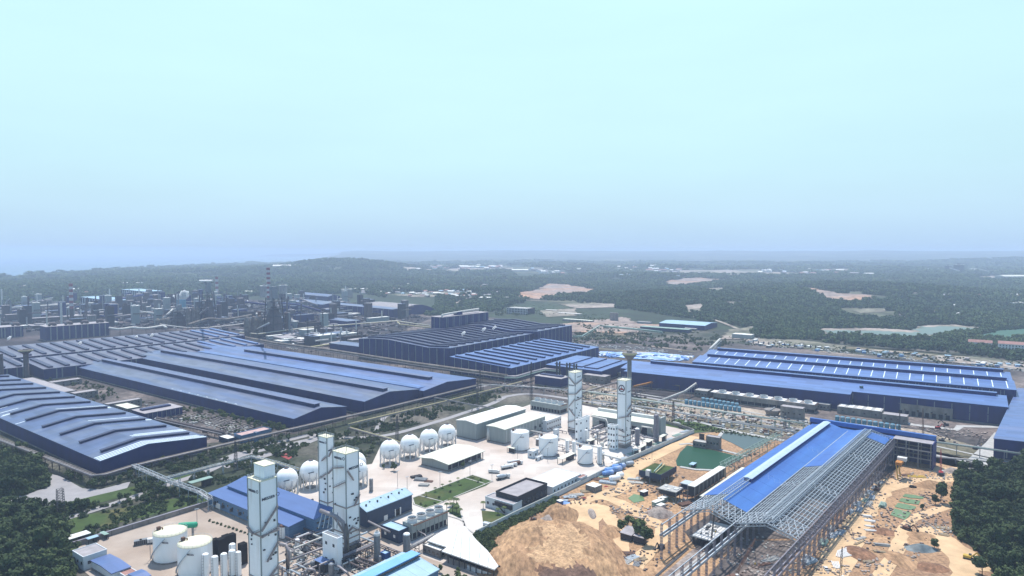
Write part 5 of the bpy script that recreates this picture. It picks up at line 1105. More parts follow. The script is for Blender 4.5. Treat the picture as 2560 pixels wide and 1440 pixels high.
for i, (x, y, k, s, l) in enumerate([(1600, 1345, 4, 1.3, 'large dark tree in the middle of the orange building site'), (1612, 1365, 4, 1.1, 'dark tree in front of the largest one on the building site'), (1590, 1325, 0, 1.1, 'tree behind the two tin roofed sheds'), (1555, 1330, 0, .9, 'small tree left of the tin roofed sheds'),
        (1572, 1318, 1, .9, 'tree just behind the tin roofed sheds, left one'), (2352, 1256, 4, 1.2, 'big round dark tree standing free of the wood edge'), (2338, 1262, 0, .8, 'small dark tree beside the big free standing one'), (2306, 1275, 3, .7, 'small tree beside the algae pond'),
        (2336, 1372, 0, .8, 'dark tree beside the tarpaulin covered pile'), (2455, 1440, 4, 1.1, 'dark tree at the bottom edge left of the wood'), (1157, 1170, 0, .6, 'lone shrub like tree behind the canopy shed'), (985, 1178, 0, .8, 'dark shrub left of the small white yard hut'), (960, 1172, 3, .7, 'dark shrub at the foot of the first sphere tank')]):
    tree_at(G(x, y), k, s, l)
for i in range(22):
    f = i/21; p = G(524 + 205*f, 1304 + 68*f); bush_at(p, i % 3, .7, 'clipped bush in the planting strip along the periwinkle blue building', 'bushes along the blue building')
for i, (x, y) in enumerate([(1053, 1262), (1064, 1266), (1088, 1259), (1098, 1246), (1182, 1196), (1202, 1202), (1125, 1232), (1150, 1215), (1195, 1207)]): bush_at(G(x, y), i % 3, .8, 'small round bush on the big rectangular lawn', 'bushes on the big lawn')
# palms
pl = MB(); rnd = random.Random(5)
for i in range(13):
    a = 6.28*i/13; pts = []
    for k in range(4): t = k/3; pts.append(Vector((2.4*t*math.cos(a), 2.4*t*math.sin(a), 5.2 + 1.1*t - 2.0*t*t + rnd.uniform(-.1, .1))))
    s = Vector((-math.sin(a), math.cos(a), 0)); n = len(pl.v)
    for k, p in enumerate(pts): w = (.15, .5, .4, .05)[k]; pl.v += [tuple(p - s*w), tuple(p + s*w)]
    for k in range(3): pl.f.append((n+2*k, n+2*k+1, n+2*k+3, n+2*k+2))
pm = pl.mesh('fronds', 'leaf'); pt = MB().tube([(0, 0, 0), (.1, 0, 2.6), (0, 0, 5.3)], [.22, .17, .13], 6).mesh('trunk', 'bark')
for x, y, s in [(1117, 1276, .9), (1125, 1266, 1), (1134, 1262, .9), (1141, 1268, 1.1), (1142, 1284, 1), (1150, 1290, .9), (1131, 1280, 1.1), (1208, 1272, .9), (1262, 1284, .9), (1245, 1287, .8), (1066, 1242, .6), (1088, 1230, .6), (1106, 1221, .6), (1125, 1213, .6), (1145, 1205, .6)]:
    big = s > .7; r = thing('palm', 'palm tree on the small triangular lawns by the yard entrance' if big else 'young palm in the row along the far edge of the big lawn', 'palm', G(x, y), rnd.uniform(0, 360), 'palms by the entrance' if big else 'young palms along the lawn'); r.scale = (s, s, s)
    inst('fronds', pm, r); inst('trunk', pt, r)
# ------------------------------------------------------------ masts, lamps, chimneys
def lattice(name, label, cat, x, yb, yt, w0, w1, m='steel_dark', arms=0, n=10, bar=.16):
    p = G(x, yb); h = HT(x, yb, yt); root = thing(name, label, cat, p, 40); b = MB()
    C = lambda t, i: Vector(((w0 + (w1-w0)*t)/2*(1, 1, -1, -1)[i], (w0 + (w1-w0)*t)/2*(1, -1, -1, 1)[i], h*t))
    for i in range(4): b.beam(C(0, i), C(1, i), bar*1.5)
    for k in range(n):
        for i in range(4): b.beam(C(k/n, i), C((k+1)/n, (i+1) % 4), bar); b.beam(C((k+1)/n, i), C((k+1)/n, (i+1) % 4), bar)
    b.build('lattice', m, root)
    for k in range(arms): z = h*(.72 + .12*k); MB().beam((-w0*1.1, 0, z), (w0*1.1, 0, z), .25).build('arm', m, root)
    return root
lattice('lattice_mast', 'dark lattice mast standing beside the grey parking lot', 'mast', 152, 1282, 1222, 4.0, 3.2, n=9)
for lab, x, yb, yt in [('thin lattice pylon in front of the striped hall corner trees', 590, 1175, 1104), ('thin lattice pylon beside the melt shop corner', 1328, 998, 905), ('thin pylon left of the long grey cooling tower', 1194, 1020, 950), ('thin pylon behind the sphere tanks', 993, 1100, 1040),
        ('thin pylon by the long halls far corner', 1200, 975, 925), ('thin lattice pylon near the green pipe bridge', 1683, 1055, 1003), ('dark lattice pylon over the track yard, right', 1962, 1068, 1030), ('thin pylon in the works behind the long halls', 770, 868, 795), ('tall thin pylon in the works, right of the others', 808, 862, 780)]:
    lattice('pylon', lab, 'pylon', x, yb, yt, 2.4, .9, arms=2, n=10, bar=.14)
def stack(label, x, yb, yt, r, m='wall_conc', bands=None, flare=None, name='chimney', plat=0):
    p = G(x, yb); h = HT(x, yb, yt); root = thing(name, label, 'chimney' if name == 'chimney' else 'water tower', p, 0)
    if bands:
        n, f0 = bands; MB().cyl(0, 0, 0, h*f0, r, 14).build('shaft', m, root)
        for i in range(n):
            z0, z1 = h*(f0 + (1-f0)*i/n), h*(f0 + (1-f0)*(i+1)/n); MB().cyl(0, 0, z0, z1, r*(1 - .1*(i/n)), 14).build('band', 'chim_red' if (n-1-i) % 2 == 0 else 'chim_white', root)
    elif flare:
        fr_, fh = flare; MB().lathe([(r*1.15, 0), (r, h*.1), (r, h-fh-1.5)], 18).build('shaft', m, root, smooth=True)
        MB().lathe([(r, h-fh-1.5), (fr_, h-fh*.55), (fr_, h-fh*.2), (fr_*.9, h-fh*.2)], 18).build('bowl', m, root)
        MB().lathe([(fr_*1.08, h-fh*.45), (fr_*1.08, h-fh*.25), (fr_*.95, h-fh*.25)], 18).build('rim', 'pipe_yellow', root); MB().cyl(0, 0, h-fh*.25, h, fr_*.42, 12).build('cap', 'wall_conc', root)
    else:
        MB().lathe([(r*1.1, 0), (r*.9, h)], 12).build('shaft', m, root); MB().lathe([(r*1.0, h-1.5), (r*1.0, h), (r*.7, h), (r*.7, h-1)], 12).build('rim', 'steel_dark', root)
    for k in range(plat): z = h*(.4 + .25*k); MB().cyl(0, 0, z, z+.5, r*2.1, 12).build('platform', 'steel_grey', root)
    return root
stack('concrete water tower with a flared bowl behind the emblem tower', 1573, 985, 877, 2.5, 'wall_conc', flare=(8, 9), name='water_tower')
stack('brown chimney with a flared collar in front of the left rolling mill', 67, 952, 872, 3.0, 'rust_dull', flare=(7.5, 5), name='water_tower')
stack('brown chimney cut by the left photo edge', 3, 962, 885, 3.2, 'rust_dull')
for i, (x, yb, yt) in enumerate([(1392, 960, 904), (1399, 960, 904), (1417, 962, 907), (1424, 962, 907), (1435, 958, 909), (1441, 958, 909)]):
    stack('dark thin flue in the %s pair behind the zigzag stair tower' % ['left', 'left', 'middle', 'middle', 'right', 'right'][i], x, yb, yt, 1.1, 'steel_dark', plat=1)['group'] = 'paired flues behind the zigzag tower'
stack('red and white banded chimney, tallest, in the middle of the steelworks', 673, 800, 669, 4.6, 'wall_conc', bands=(13, .42))
stack('red and white banded chimney in the left steelworks', 180, 806, 709, 4.3, 'rust_dull', bands=(9, .35))
stack('far red and white banded chimney right of the furnace tower with a cross top', 543, 752, 692, 5, 'chim_white', bands=(9, .1))
lamp = MB(); lamp.cyl(0, 0, 0, 11, .14, 6); lampm = lamp.mesh('pole', 'steel_grey'); lh = MB(); lh.box(-1.2, -.25, 11, 1.2, .25, 11.25); lhm = lh.mesh('lamp_head', 'steel_galv')
for i, (x, y, l) in enumerate([(376, 1400, 'lamp post beside the left storage tank'), (493, 1318, 'lamp post in front of the blue building left end'), (1100, 1219, 'lamp post on the left part of the big lawn edge'), (1175, 1190, 'lamp post at the top corner of the big lawn'), (1230, 1200, 'lamp post at the right corner of the big lawn'),
        (1294, 1148, 'lamp post left of the parked tankers'), (1630, 1150, 'lamp post behind the pond rim'), (1018, 1232, 'lamp post behind the pale blue shed'), (1369, 1155, 'lamp post in front of the middle storage tank'), (1963, 1070, 'lamp post over the far track yard'), (1842, 1026, 'lamp post by the blue filter tanks'), (1878, 1062, 'lamp post in the middle of the track yard'), (994, 1216, 'lamp post by the laydown yard')]):
    r = thing('lamp_post', l, 'lamp post', G(x, y), 60); inst('pole', lampm, r); inst('lamp_head', lhm, r)
# ------------------------------------------------------------ vehicles and yard goods
def truck(label, x, y, az, kind='box', m='paint_white', s=1.0, cabm='paint_white'):
    root = thing('truck', label, 'truck', G(x, y), az); root.scale = (s, s, s)
    MB().box(-5, -1.0, .7, 3.2, 1.0, 1.05).build('chassis', 'steel_dark', root)
    c = MB(); c.ext([(-1.15, .6), (1.15, .6), (1.15, 2.2), (1.0, 2.9), (-1.0, 2.9), (-1.15, 2.2)], 3.3, 5.2, 'x'); recalc(c.build('cab', cabm, root)); MB().box(5.18, -.95, 1.7, 5.26, .95, 2.5).build('windscreen', 'glass', root)
    if kind == 'tank': MB().tube([(-5.2, 0, 2.1), (3, 0, 2.1)], 1.1, 14).build('tank', m, root, smooth=False)
    elif kind == 'mixer': MB().tube([(-4.8, 0, 2.8), (-3, 0, 2.5), (0, 0, 2.2), (2.6, 0, 2)], [.6, 1.3, 1.4, .7], 12).build('drum', m, root)
    elif kind == 'flat': MB().box(-5.2, -1.2, 1.05, 3, 1.2, 1.25).build('bed', m, root)
    else: MB().box(-5.2, -1.2, 1.05, 3, 1.2, 3.5).build('box_body', m, root)
    for X in (-4, -2.8, 3.9):
        for Y in (-1, 1): MB().tube([(X, Y-.15, .5), (X, Y+.15, .5)], .5, 10).build('wheel', 'paint_black', root)
    return root
truck('white tank truck, nearest of the parked group in the yard middle', 1268, 1172, 60, 'tank'); truck('second white tank truck of the parked group', 1277, 1168, 60, 'tank'); truck('third tank truck of the parked group with a rusty tank', 1291, 1163, 60, 'tank', 'rust')
truck('fourth tank truck of the parked group, behind the others', 1284, 1160, 60, 'tank'); truck('tank truck driving along the lawn corner', 1257, 1198, 55, 'mixer', 'steel_galv', 1.1); truck('small white truck alone near the lawn corner', 1235, 1183, 100, 'box', s=.8)
truck('white box truck behind the left storage tank', 392, 1357, 70, 'box', s=.9); truck('truck loaded with grey goods in the track yard', 1795, 1067, 128, 'flat', 'steel_grey', 1.2); truck('white truck parked at the corner wall outside the yard', 1692, 1062, 125, 'box', s=.7)
for l, x, y, az in [('left of two grey transformer crates near the left storage tank', 345, 1363, 60), ('right of two grey transformer crates near the left storage tank', 359, 1360, 60)]:
    r = thing('crate', l, 'crate', G(x, y), az); MB().box(-2, -1.3, .3, 2, 1.3, 2.9).build('body', 'steel_grey', r)
    for k in range(4): MB().box(-1.9+k, -1.4, .5, -1.2+k, 1.4, 2.7).build('panel', 'steel_dark', r)
def car(label, x, y, az, m='paint_white'):
    root = thing('car', label, 'car', G(x, y), az)
    b = MB(); b.ext([(-2.3, .35), (2.3, .35), (2.3, .85), (1.2, 1.0), (-2.3, 1.05)], -.9, .9, 'y'); o = b.build('body', m, root); recalc(o)
    b = MB(); b.ext([(-1.9, 1.04), (1.0, 1.0), (.5, 1.55), (-1.5, 1.6)], -.8, .8, 'y'); recalc(b.build('cabin', 'glass', root)); MB().box(-1.4, -.75, 1.58, .45, .75, 1.64).build('roof', m, root)
    for X in (-1.4, 1.4):
        for Y in (-.85, .85): MB().tube([(X, Y-.12, .34), (X, Y+.12, .34)], .34, 10).build('wheel', 'paint_black', root)
for l, x, y, az, m in [('white car on the dirt road below the steel frame', 2064, 1424, 10, 'paint_white'), ('dark car outside the yard corner wall', 1703, 1071, 125, 'steel_dark'), ('white car parked behind the concrete block right of the track yard', 2040, 1056, 120, 'paint_white'), ('blue car parked next to the white one by the concrete block', 2052, 1054, 120, 'paint_blue'), ('dark truck like car on the dirt track', 2282, 1219, 100, 'paint_black'), ('white car on the grey yard near the cranes', 2235, 1082, 100, 'paint_white')]: car(l, x, y, az, m)
def htank(label, x, y, az, r, L, m, z=None):
    root = thing('horizontal_tank', label, 'tank', G(x, y), az); z = z or r + .6
    MB().tube([(-L/2-r*.5, 0, z), (-L/2, 0, z), (L/2, 0, z), (L/2+r*.5, 0, z)], [r*.5, r, r, r*.5], 14).build('shell', m, root, smooth=False)
    for X in (-L*.3, L*.3): MB().box(X-.3, -r*.8, 0, X+.3, r*.8, z-r*.6).build('saddle', 'steel_grey', root)
htank('bright green horizontal tank behind the two big storage tanks', 470, 1347, 80, 1.7, 9, 'tank_green', 8)
htank('lying white cylinder in the laydown of pipes outside the boundary wall', 1537, 1204, 65, 2.1, 7, 'tank_white'); htank('second lying white cylinder next to the first, nearer the haul road', 1550, 1196, 65, 2.1, 4, 'tank_white')
htank('lying pale vessel by the wall corner left of the pond', 1575, 1166, 65, 1.8, 5, 'steel_galv'); htank('lying blue cylinder wrapped in sheet by the boundary wall', 1533, 1183, 65, 2.2, 13, 'tarp'); htank('second lying blue cylinder behind the first', 1547, 1174, 65, 2.0, 10, 'tarp'); htank('blue lying cylinder nearest the wall', 1520, 1190, 65, 1.8, 8, 'tarp')
def bundle(label, x, y, az, n, L, m='steel_galv', w=.5, gap=.75, cat='steel stack', name='beam_stack', rows=1, h=.5, z0=.2):
    root = thing(name, label, cat, G(x, y), az); me = MB().box(-L/2, -w/2, z0, L/2, w/2, z0+h).mesh('beam', m); rnd = random.Random(int(x*7+y))
    for r_ in range(rows):
        for i in range(n - r_): inst('beam', me, root, (rnd.uniform(-.5, .5), (i - (n-r_)/2)*gap, r_*(h+.12)), rnd.uniform(-.04, .04))
    return root
k = 0
for x, y, az, n, L, m, rows, l in [(1052, 1200, 100, 8, 9, 'steel_grey', 2, 'grey pipe stack in the laydown yard behind the big lawn'), (1040, 1193, 60, 6, 8, 'wall_dark', 2, 'dark goods stack at the back of the laydown yard'), (1072, 1204, 100, 5, 6, 'rust', 1, 'rusty short stack in the laydown yard'), (1060, 1214, 95, 6, 7, 'slab', 2, 'pale stack at the front of the laydown yard'),
        (1470, 1228, 75, 7, 11, 'timber', 1, 'yellowish pipe bundle beside the boundary wall'), (1440, 1238, 75, 6, 10, 'slab', 1, 'pale pipe bundle further left beside the boundary wall'), (1500, 1200, 110, 7, 12, 'rust', 1, 'rusty brown pipe bundle behind the white roofed store'), (1520, 1208, 115, 7, 12, 'steel_galv', 2, 'silver pipe bundle beside the lying white cylinders'), (1480, 1218, 110, 5, 9, 'steel_dark', 1, 'dark pipe bundle left of the white roofed store'),
        (1512, 1192, 70, 5, 10, 'pipe_green', 1, 'green pipe bundle by the blue cylinders'), (1425, 1243, 80, 6, 9, 'steel_galv', 1, 'silver sheets lying by the wall foot'), (1405, 1252, 90, 4, 8, 'steel_galv', 1, 'few silver pipes near the blue tarpaulin'), (1585, 1200, 105, 5, 9, 'pipe_white', 2, 'white pipe stack left of the half built blue block'), (1590, 1207, 105, 5, 10, 'pipe_white', 1, 'white pipe stack in front of the other white one'), (1604, 1196, 100, 4, 8, 'steel_galv', 1, 'short silver stack under the half built blue block')]:
    bundle(l, x, y, az, n, L, m, rows=rows)
for i, (x, y) in enumerate([(1530, 1145), (1560, 1130), (1590, 1118), (1620, 1106), (1650, 1096), (1670, 1085), (1690, 1076), (1545, 1160)]):
    bundle('green grey pipe stack lying along the outside of the boundary wall behind the pond', x + 22, y + 3, 47, 5, 12, 'pipe_green' if i % 2 else 'steel_galv', rows=1)['group'] = 'pipe stacks along the boundary wall'
# sheds on the building site
boxb('store', 'pink grey store with a white roof beside the pipe laydown', 'store', 1487, 1219, 4, 1505, 1464, 'wall_conc', 'roof_white', az=45, par=0)
for l, x, yt, xR, xL in [('tin roofed shed under the trees of the building site, left one', 1578, 1340, 1595, 1551), ('tin roofed shed under the trees of the building site, right one', 1612, 1348, 1616, 1584)]:
    boxb('site_shed', l, 'shed', x, yt, 3.5, xR, xL, 'wall_dark', 'roof_grey', az=30, par=0, pitch=.6)
for l, x, y, w, m in [('white tent roofed cabin behind the gravel heap', 1645, 1262, 9, 'pipe_green'), ('pale green cabin behind the white tent roofed one', 1657, 1254, 7, 'roof_green'), ('round grey tent like cabin beside the containers', 1652, 1272, 5, 'steel_galv'), ('dark blue container silo left of the containers', 1610, 1238, 5, 'paint_navy'), ('blue container at the left of the building site', 1400, 1262, 3, 'paint_blue')]:
    r = thing('cabin', l, 'cabin', G(x, y), 50); MB().box(-w/2, -1.6, 0, w/2, 1.6, 2.8).build('body', m, r); MB().box(-w/2-.2, -1.8, 2.8, w/2+.2, 1.8, 3.0).build('roof', 'roof_white', r); MB().box(-w*.3, -1.66, .8, -w*.1, -1.6, 2).build('window', 'glass', r)
for l, x, y, rx, ry, h, m in [('blue tarpaulin heap at the back of the spoil heap', 1375, 1268, 5, 2.5, 1.5, 'tarp'), ('blue and silver tarpaulin by the blue container', 1412, 1258, 5, 2.5, 1, 'tarp'), ('dark red tarpaulin heap near the wall', 1460, 1246, 3, 1.5, 1, 'court_red'), ('salmon tarpaulin beside the white roofed store', 1515, 1217, 2, 1.2, .8, 'paint_red'),
        ('grey green tarpaulin covered pile in the right dirt field', 2302, 1372, 10, 6, 2.6, 'tarp_dark')]:
    o = blobmound('covered_pile', x, y, rx, ry, h, m, l, .1, int(x), .1, kind=None); tag(o, l, 'covered pile')
bpy.data.objects
patch('sports_court', [(698, 1140), (712, 1134), (738, 1138), (722, 1150)], 'court_red', .3, label='red sports court among the trees')
# ------------------------------------------------------------ hall under construction
KA = 39.3; KZ = 18.0; KR = 4.6
p = G(1998, 1350, KZ); u_, v_ = azd(KA), azd(KA - 90)
KB = reach(p, v_, 1711); KV = reach(p, v_, 1838); KE = reach(p + v_*KB, u_, 2025)
K = thing('steel_frame_hall', 'unfinished hall of silver steel trusses, half covered with bright blue roof sheets', 'hall under construction', (p.x, p.y, 0), KA)
R2, R1 = KV*.5, (KV + KB)*.5
PF = [(0, KZ), (R2, KZ + KR), (KV, KZ), (R1, KZ + KR), (KB, KZ)]
def kz(t):
    for (a, q), (b, r_) in zip(PF, PF[1:]):
        if t <= b + 1e-6: return q + (r_-q)*(t-a)/(b-a)
    return KZ
def kx(t, xp, z=None): return reach(p + v_*t + Vector((0, 0, (kz(t) if z is None else z) - KZ)), u_, xp)
def sheet(t0, t1, s0, s1, m='roof_vivid', lift=.5, name='roof_sheet'):
    z0, z1 = kz(t0) + lift, kz(t1) + lift; b = MB(); b.ext([(t0, z0), (t1, z1), (t1, z1+.15), (t0, z0+.15)], s0, s1, 'x'); recalc(b.build(name, m, K))
s0 = kx(KB, 1762); s1 = kx(KV, 1868); s2 = kx(KV, 2009)
n = 14
for i in range(n): sheet(R1+.05, KB+.8, s0+(KE-s0)*i/n, s0+(KE-s0)*(i+.99)/n)
for i in range(n): sheet(KV+.3, R1-.05, s1+(KE-s1)*i/n, s1+(KE-s1)*(i+.99)/n)
for i in range(7): sheet(R2+2, KV-.2, s2+(KE-s2)*i/7, s2+(KE-s2)*(i+.99)/7)
sheet(1.5, R2-2, KE-26, KE-8)
# ridge monitor of the covered bay
b = MB(); sv = s1 + 40; b.box(sv, R1-2.2, KZ+KR-.5, KE-6, R1+2.2, KZ+KR+2.2); o = b.build('ridge_vent', 'wall_navy2', K)
b = MB(); b.ext([(R1-2.8, KZ+KR+2.2), (R1, KZ+KR+2.9), (R1+2.8, KZ+KR+2.2), (R1+2.8, KZ+KR+2.0), (R1-2.8, KZ+KR+2.0)], sv-.5, KE-5, 'x'); recalc(b.build('vent_roof', 'monitor_white', K))
b = MB()
for e in (-2.2, 2.2):
    for zz_ in (0, 2.4): b.beam((0, R1+e, KZ+KR+zz_), (sv, R1+e, KZ+KR+zz_), .3)
for i in range(int(sv/3)):
    for e in (-2.2, 2.2): b.beam((i*3, R1+e, KZ+KR), (i*3, R1+e, KZ+KR+2.4), .22)
    b.beam((i*3, R1-2.2, KZ+KR+2.4), (i*3, R1+2.2, KZ+KR+2.4), .22)
b.build('vent_frame', 'steel_galv', K)
b = MB()
for e in (-2.2, 2.2):
    for zz_ in (0, 2.2): b.beam((2, R2+e, KZ+KR+zz_), (KE-8, R2+e, KZ+KR+zz_), .35)
for i in range(int(KE/2.4)-3):
    for e in (-2.2, 2.2): b.beam((2+i*2.4, R2+e, KZ+KR), (2+i*2.4, R2+e, KZ+KR+2.2), .22)
    b.beam((2+i*2.4, R2-2.2, KZ+KR+2.2), (2+i*2.4, R2+2.2, KZ+KR+2.2), .25)
b.build('vent_frame', 'steel_galv', K)
# purlins, rafters with their bracing
pu = MB(); t = 1.6
while t < KB:
    e = KE if t > KV else KE - 4
    pu.beam((0, t, kz(t)+.25), (e, t, kz(t)+.25), .27, .3); t += 1.75
pu.build('purlins', 'steel_galv', K, kind='stuff')
sg = MB(); s = 2.7
while s < KE - 4:
    for (a, q), (b_, r_) in zip(PF, PF[1:]): sg.beam((s, a, q+.3), (s, b_, r_+.3), .12)
    s += 2.7
sg.build('sag_rods', 'steel_galv', K, kind='stuff')
NB = int(KE/9.0); bay = KE/NB
for i in range(NB + 1):
    s = i*bay; b = MB()
    for (a, q), (b_, r_) in zip(PF, PF[1:]):
        b.beam((s, a, q), (s, b_, r_), .45, .5); b.beam((s, a, q-1.6), (s, b_, r_-1.8), .35, .35)
        for k in range(8):
            A = Vector((s, a+(b_-a)*k/8, q+(r_-q)*k/8)); B = Vector((s, a+(b_-a)*(k+1)/8, q+(r_-q)*(k+1)/8)); dn = Vector((0, 0, -1.7))
            b.beam(A if k % 2 else A+dn, B+dn if k % 2 else B, .22)
    b.build('truss', 'steel_galv', K)
for i in (0, 1, NB//3, 2*NB//3):
    s = i*bay; b = MB()
    for (a, q), (b_, r_) in zip(PF, PF[1:]):
        for k in range(4):
            a0, a1 = a+(b_-a)*k/4, a+(b_-a)*(k+1)/4; b.beam((s, a0, kz(a0)+.5), (s+bay, a1, kz(a1)+.5), .25); b.beam((s+bay, a0, kz(a0)+.5), (s, a1, kz(a1)+.5), .25)
    b.build('roof_bracing', 'steel_galv', K)
# lattice columns and crane girders, three lines
def lcol(h, w=1.25, d=.7):
    b = MB()
    for X in (-w/2, w/2):
        for Y in (-d/2, d/2): b.beam((X, Y, 0), (X, Y, h), .2)
    n = int(h/1.6)
    for k in range(n):
        z0, z1 = h*k/n, h*(k+1)/n
        for Y in (-d/2, d/2): b.beam((-w/2 if k % 2 else w/2, Y, z0), (w/2 if k % 2 else -w/2, Y, z1), .16)
    b.box(-w*.7, -d*.9, -.2, w*.7, d*.9, .3); return b
cm = lcol(KZ-1.2).mesh('column', 'steel_lilac'); ct = lcol(KZ+1).mesh('column', 'steel_lilac')
ext = {0: 130, KV: 120, KB: int(-kx(KB, 1634))}
for t in (0, KV, KB):
    s = -ext[t]; s = -bay*int(ext[t]/bay)
    S0 = s
    while s <= KE + .1:
        inst('column', cm if s >= 0 else ct, K, (s, t, 0))
        s += bay
    for zz_, w, hh, off in ((KZ+.6, .4, .4, 0), (12.5, .55, 1.2, 1.0), (12.5, .55, 1.2, -1.0)):
        k = S0
        while k < KE - .1:
            MB().beam((k+.05, t+off, zz_), (k+bay-.05, t+off, zz_), w, hh).build('crane_girder' if zz_ < 15 else 'eave_beam', 'steel_galv' if t else 'steel_lilac', K); k += bay
b = MB()                                                    # wall rails on the right side
for i in range(NB):
    for z in (4, 8, 12, 15):
        b.beam((i*bay, -.6, z), ((i+1)*bay, -.6, z), .14)
    for k in range(5): b.beam(((i+k/5)*bay, -.6, 12.5), ((i+k/5)*bay, -.6, KZ), .12)
    b.beam((i*bay, -.6, 1), ((i+1)*bay, -.6, 12), .2); b.beam(((i+1)*bay, -.6, 1), (i*bay, -.6, 12), .2)
b.build('wall_rails', 'steel_lilac', K, kind='stuff')
b = MB()
for i in range(NB*3): b.beam((i*bay/3, 0, KZ+.2), (i*bay/3+1.5, -3.2, KZ-1.2), .3)
b.build('eave_brackets', 'steel_lilac', K, kind='stuff')
# cross hall at the far end
tR = -reach(p + u_*KE + Vector((0, 0, 4)), -v_, 2335)
K2 = thing('cross_hall', 'navy cross hall with a blue parapet closing the far end of the unfinished hall', 'factory hall', (p.x + u_.x*KE, p.y + u_.y*KE, 0), KA)
MB().box(8, tR, 0, 10, KB+2, 20).build('wall', 'wall_navy', K2); MB().box(7.4, tR-.3, 19.8, 10.6, KB+2.4, 23).build('parapet', 'roof_vivid', K2)
MB().box(-4, tR, 18.8, 8, 0, 19.3).build('roof_strip', 'roof_grey', K2) ; MB().box(-4, 0, 18.2, 7.2, KB, 18.6).build('roof', 'roof_vivid', K2); MB().box(-8, tR-.6, 0, 10, tR, 20).build('end_wall', 'wall_navy2', K2)
m_ = MB().box(-.35, -.35, 0, .35, .35, 19).mesh('column', 'steel_grey')
k = tR + 1
while k < -1:
    for s in (6.8, -6): inst('column', m_, K2, (s, k, 0))
    k += 8.2
for z in (7, 13): MB().box(6.2, tR, z, 7.2, 0, z+.7).build('beam', 'steel_grey', K2); MB().box(-6.5, tR, z, -5.6, 0, z+.7).build('beam', 'steel_grey', K2)
k = tR + 4
while k < -2: MB().box(7.7, k, 4, 7.95, k+.9, 10).build('window', 'pilaster', K2); k += 5
# inside: white deck on piers, floor
r = thing('equipment_deck', 'white concrete deck on dark piers under the front of the unfinished roof', 'concrete deck', G(1779, 1372), KA)
a = reach(G(1779, 1363, 4.5), u_, 1826); b_ = reach(G(1779, 1363, 4.5), v_, 1728)
MB().box(0, 0, 3.9, a, b_, 4.6).build('deck', 'paint_white', r)
for i in range(5):
    for j in range(4): MB().cb(.8 + (a-1.6)*i/4, .8 + (b_-1.6)*j/3, 0, .8, .8, 3.9).build('pier', 'wall_dark', r)
rnd = random.Random(3)
for i in range(10): x, y = rnd.uniform(1, a-3), rnd.uniform(1, b_-3); MB().box(x, y, 4.6, x+rnd.uniform(.8, 3), y+rnd.uniform(.5, 2), 4.6+rnd.uniform(.2, .9)).build('stored_part', rnd.choice(['steel_grey', 'slab', 'steel_dark']), r)
for lab, px, w, m in [('floor_slab', [(1655, 1440), (1735, 1372), (1775, 1372), (1700, 1450)], 0, 'rubble')]: patch(lab, px, m, .25)
ribbon('trench_edge', [(1640, 1442), (1720, 1372)], 1.4, 'steel_dark', .4, curve=False); ribbon('trench_edge', [(1688, 1445), (1780, 1368)], 1.2, 'slab', .4, curve=False)
def annex(name, lab, x, yt, h, xR, xL, m, wall, az=39, z0=0, frame_=True, cat='shed'):
    q, a, b = frame(x, yt, h, xR, xL, az); r = thing(name, lab, cat, q, az); MB().box(0, 0, h-.5, a, b, h).build('roof', m, r)
    if wall: MB().box(.5, .5, z0, a-.5, b-.5, h-.6).build('wall', wall, r)
    n = max(2, int(a/6)); b2 = max(1, int(b/7))
    me = MB().box(-.22, -.22, 0, .22, .22, h-.5).mesh('post', 'steel_grey')
    for i in range(n+1):
        for j in range(b2+1): inst('post', me, r, (a*i/n, b*j/b2, 0))
    return r, a, b
annex('side_building', 'long white flat roof on dark steel left of the blue sheets', 1737, 1217, 10, 1814, 1719, 'roof_white', 'steel_dark', z0=3)
annex('side_building', 'cream flat platform along the left foot of the blue sheets', 1768, 1244, 3.5, 1873, 1748, 'roof_cream', 'wall_dark')
r, a, b_ = annex('side_building', 'open grey two storey frame with white stuff on top, left of the white roof', 1690, 1231, 7, 1708, 1645, 'slab', 'wall_dark', z0=3.5)
for i in range(9): x, y = rnd.uniform(0, a-1), rnd.uniform(0, b_-3); MB().box(x, y, 7, x+1.2, y+rnd.uniform(1, 3), 7.5).build('form_panel', 'paint_white', r)
r, a, b_ = annex('side_building', 'half built dark blue block with a mossy open top, left of the pond', 1652, 1190, 7, 1690, 1598, 'grass', 'steel_dark', z0=2.5)
q = MB(); q.box(-.3, -.3, 4, a+.3, 0, 8); q.box(-.3, 0, 4, 0, b_, 8); q.build('parapet', 'wall_teal', r); MB().beam((2, b_*.3, 8), (a-1, b_*.5, 8.2), .5).build('pipe', 'pipe_yellow', r); MB().beam((3, b_*.4, 8), (a, b_*.65, 8.2), .6).build('pipe', 'pipe_green', r); MB().cb(1, b_*.6, 5, 3, 3, 4).build('box', 'paint_white', r)
r, a, b_ = annex('side_building', 'dark equipment frame at the near end of the long white roof', 1722, 1212, 7, 1735, 1700, 'steel_galv', 'wall_teal', z0=3)
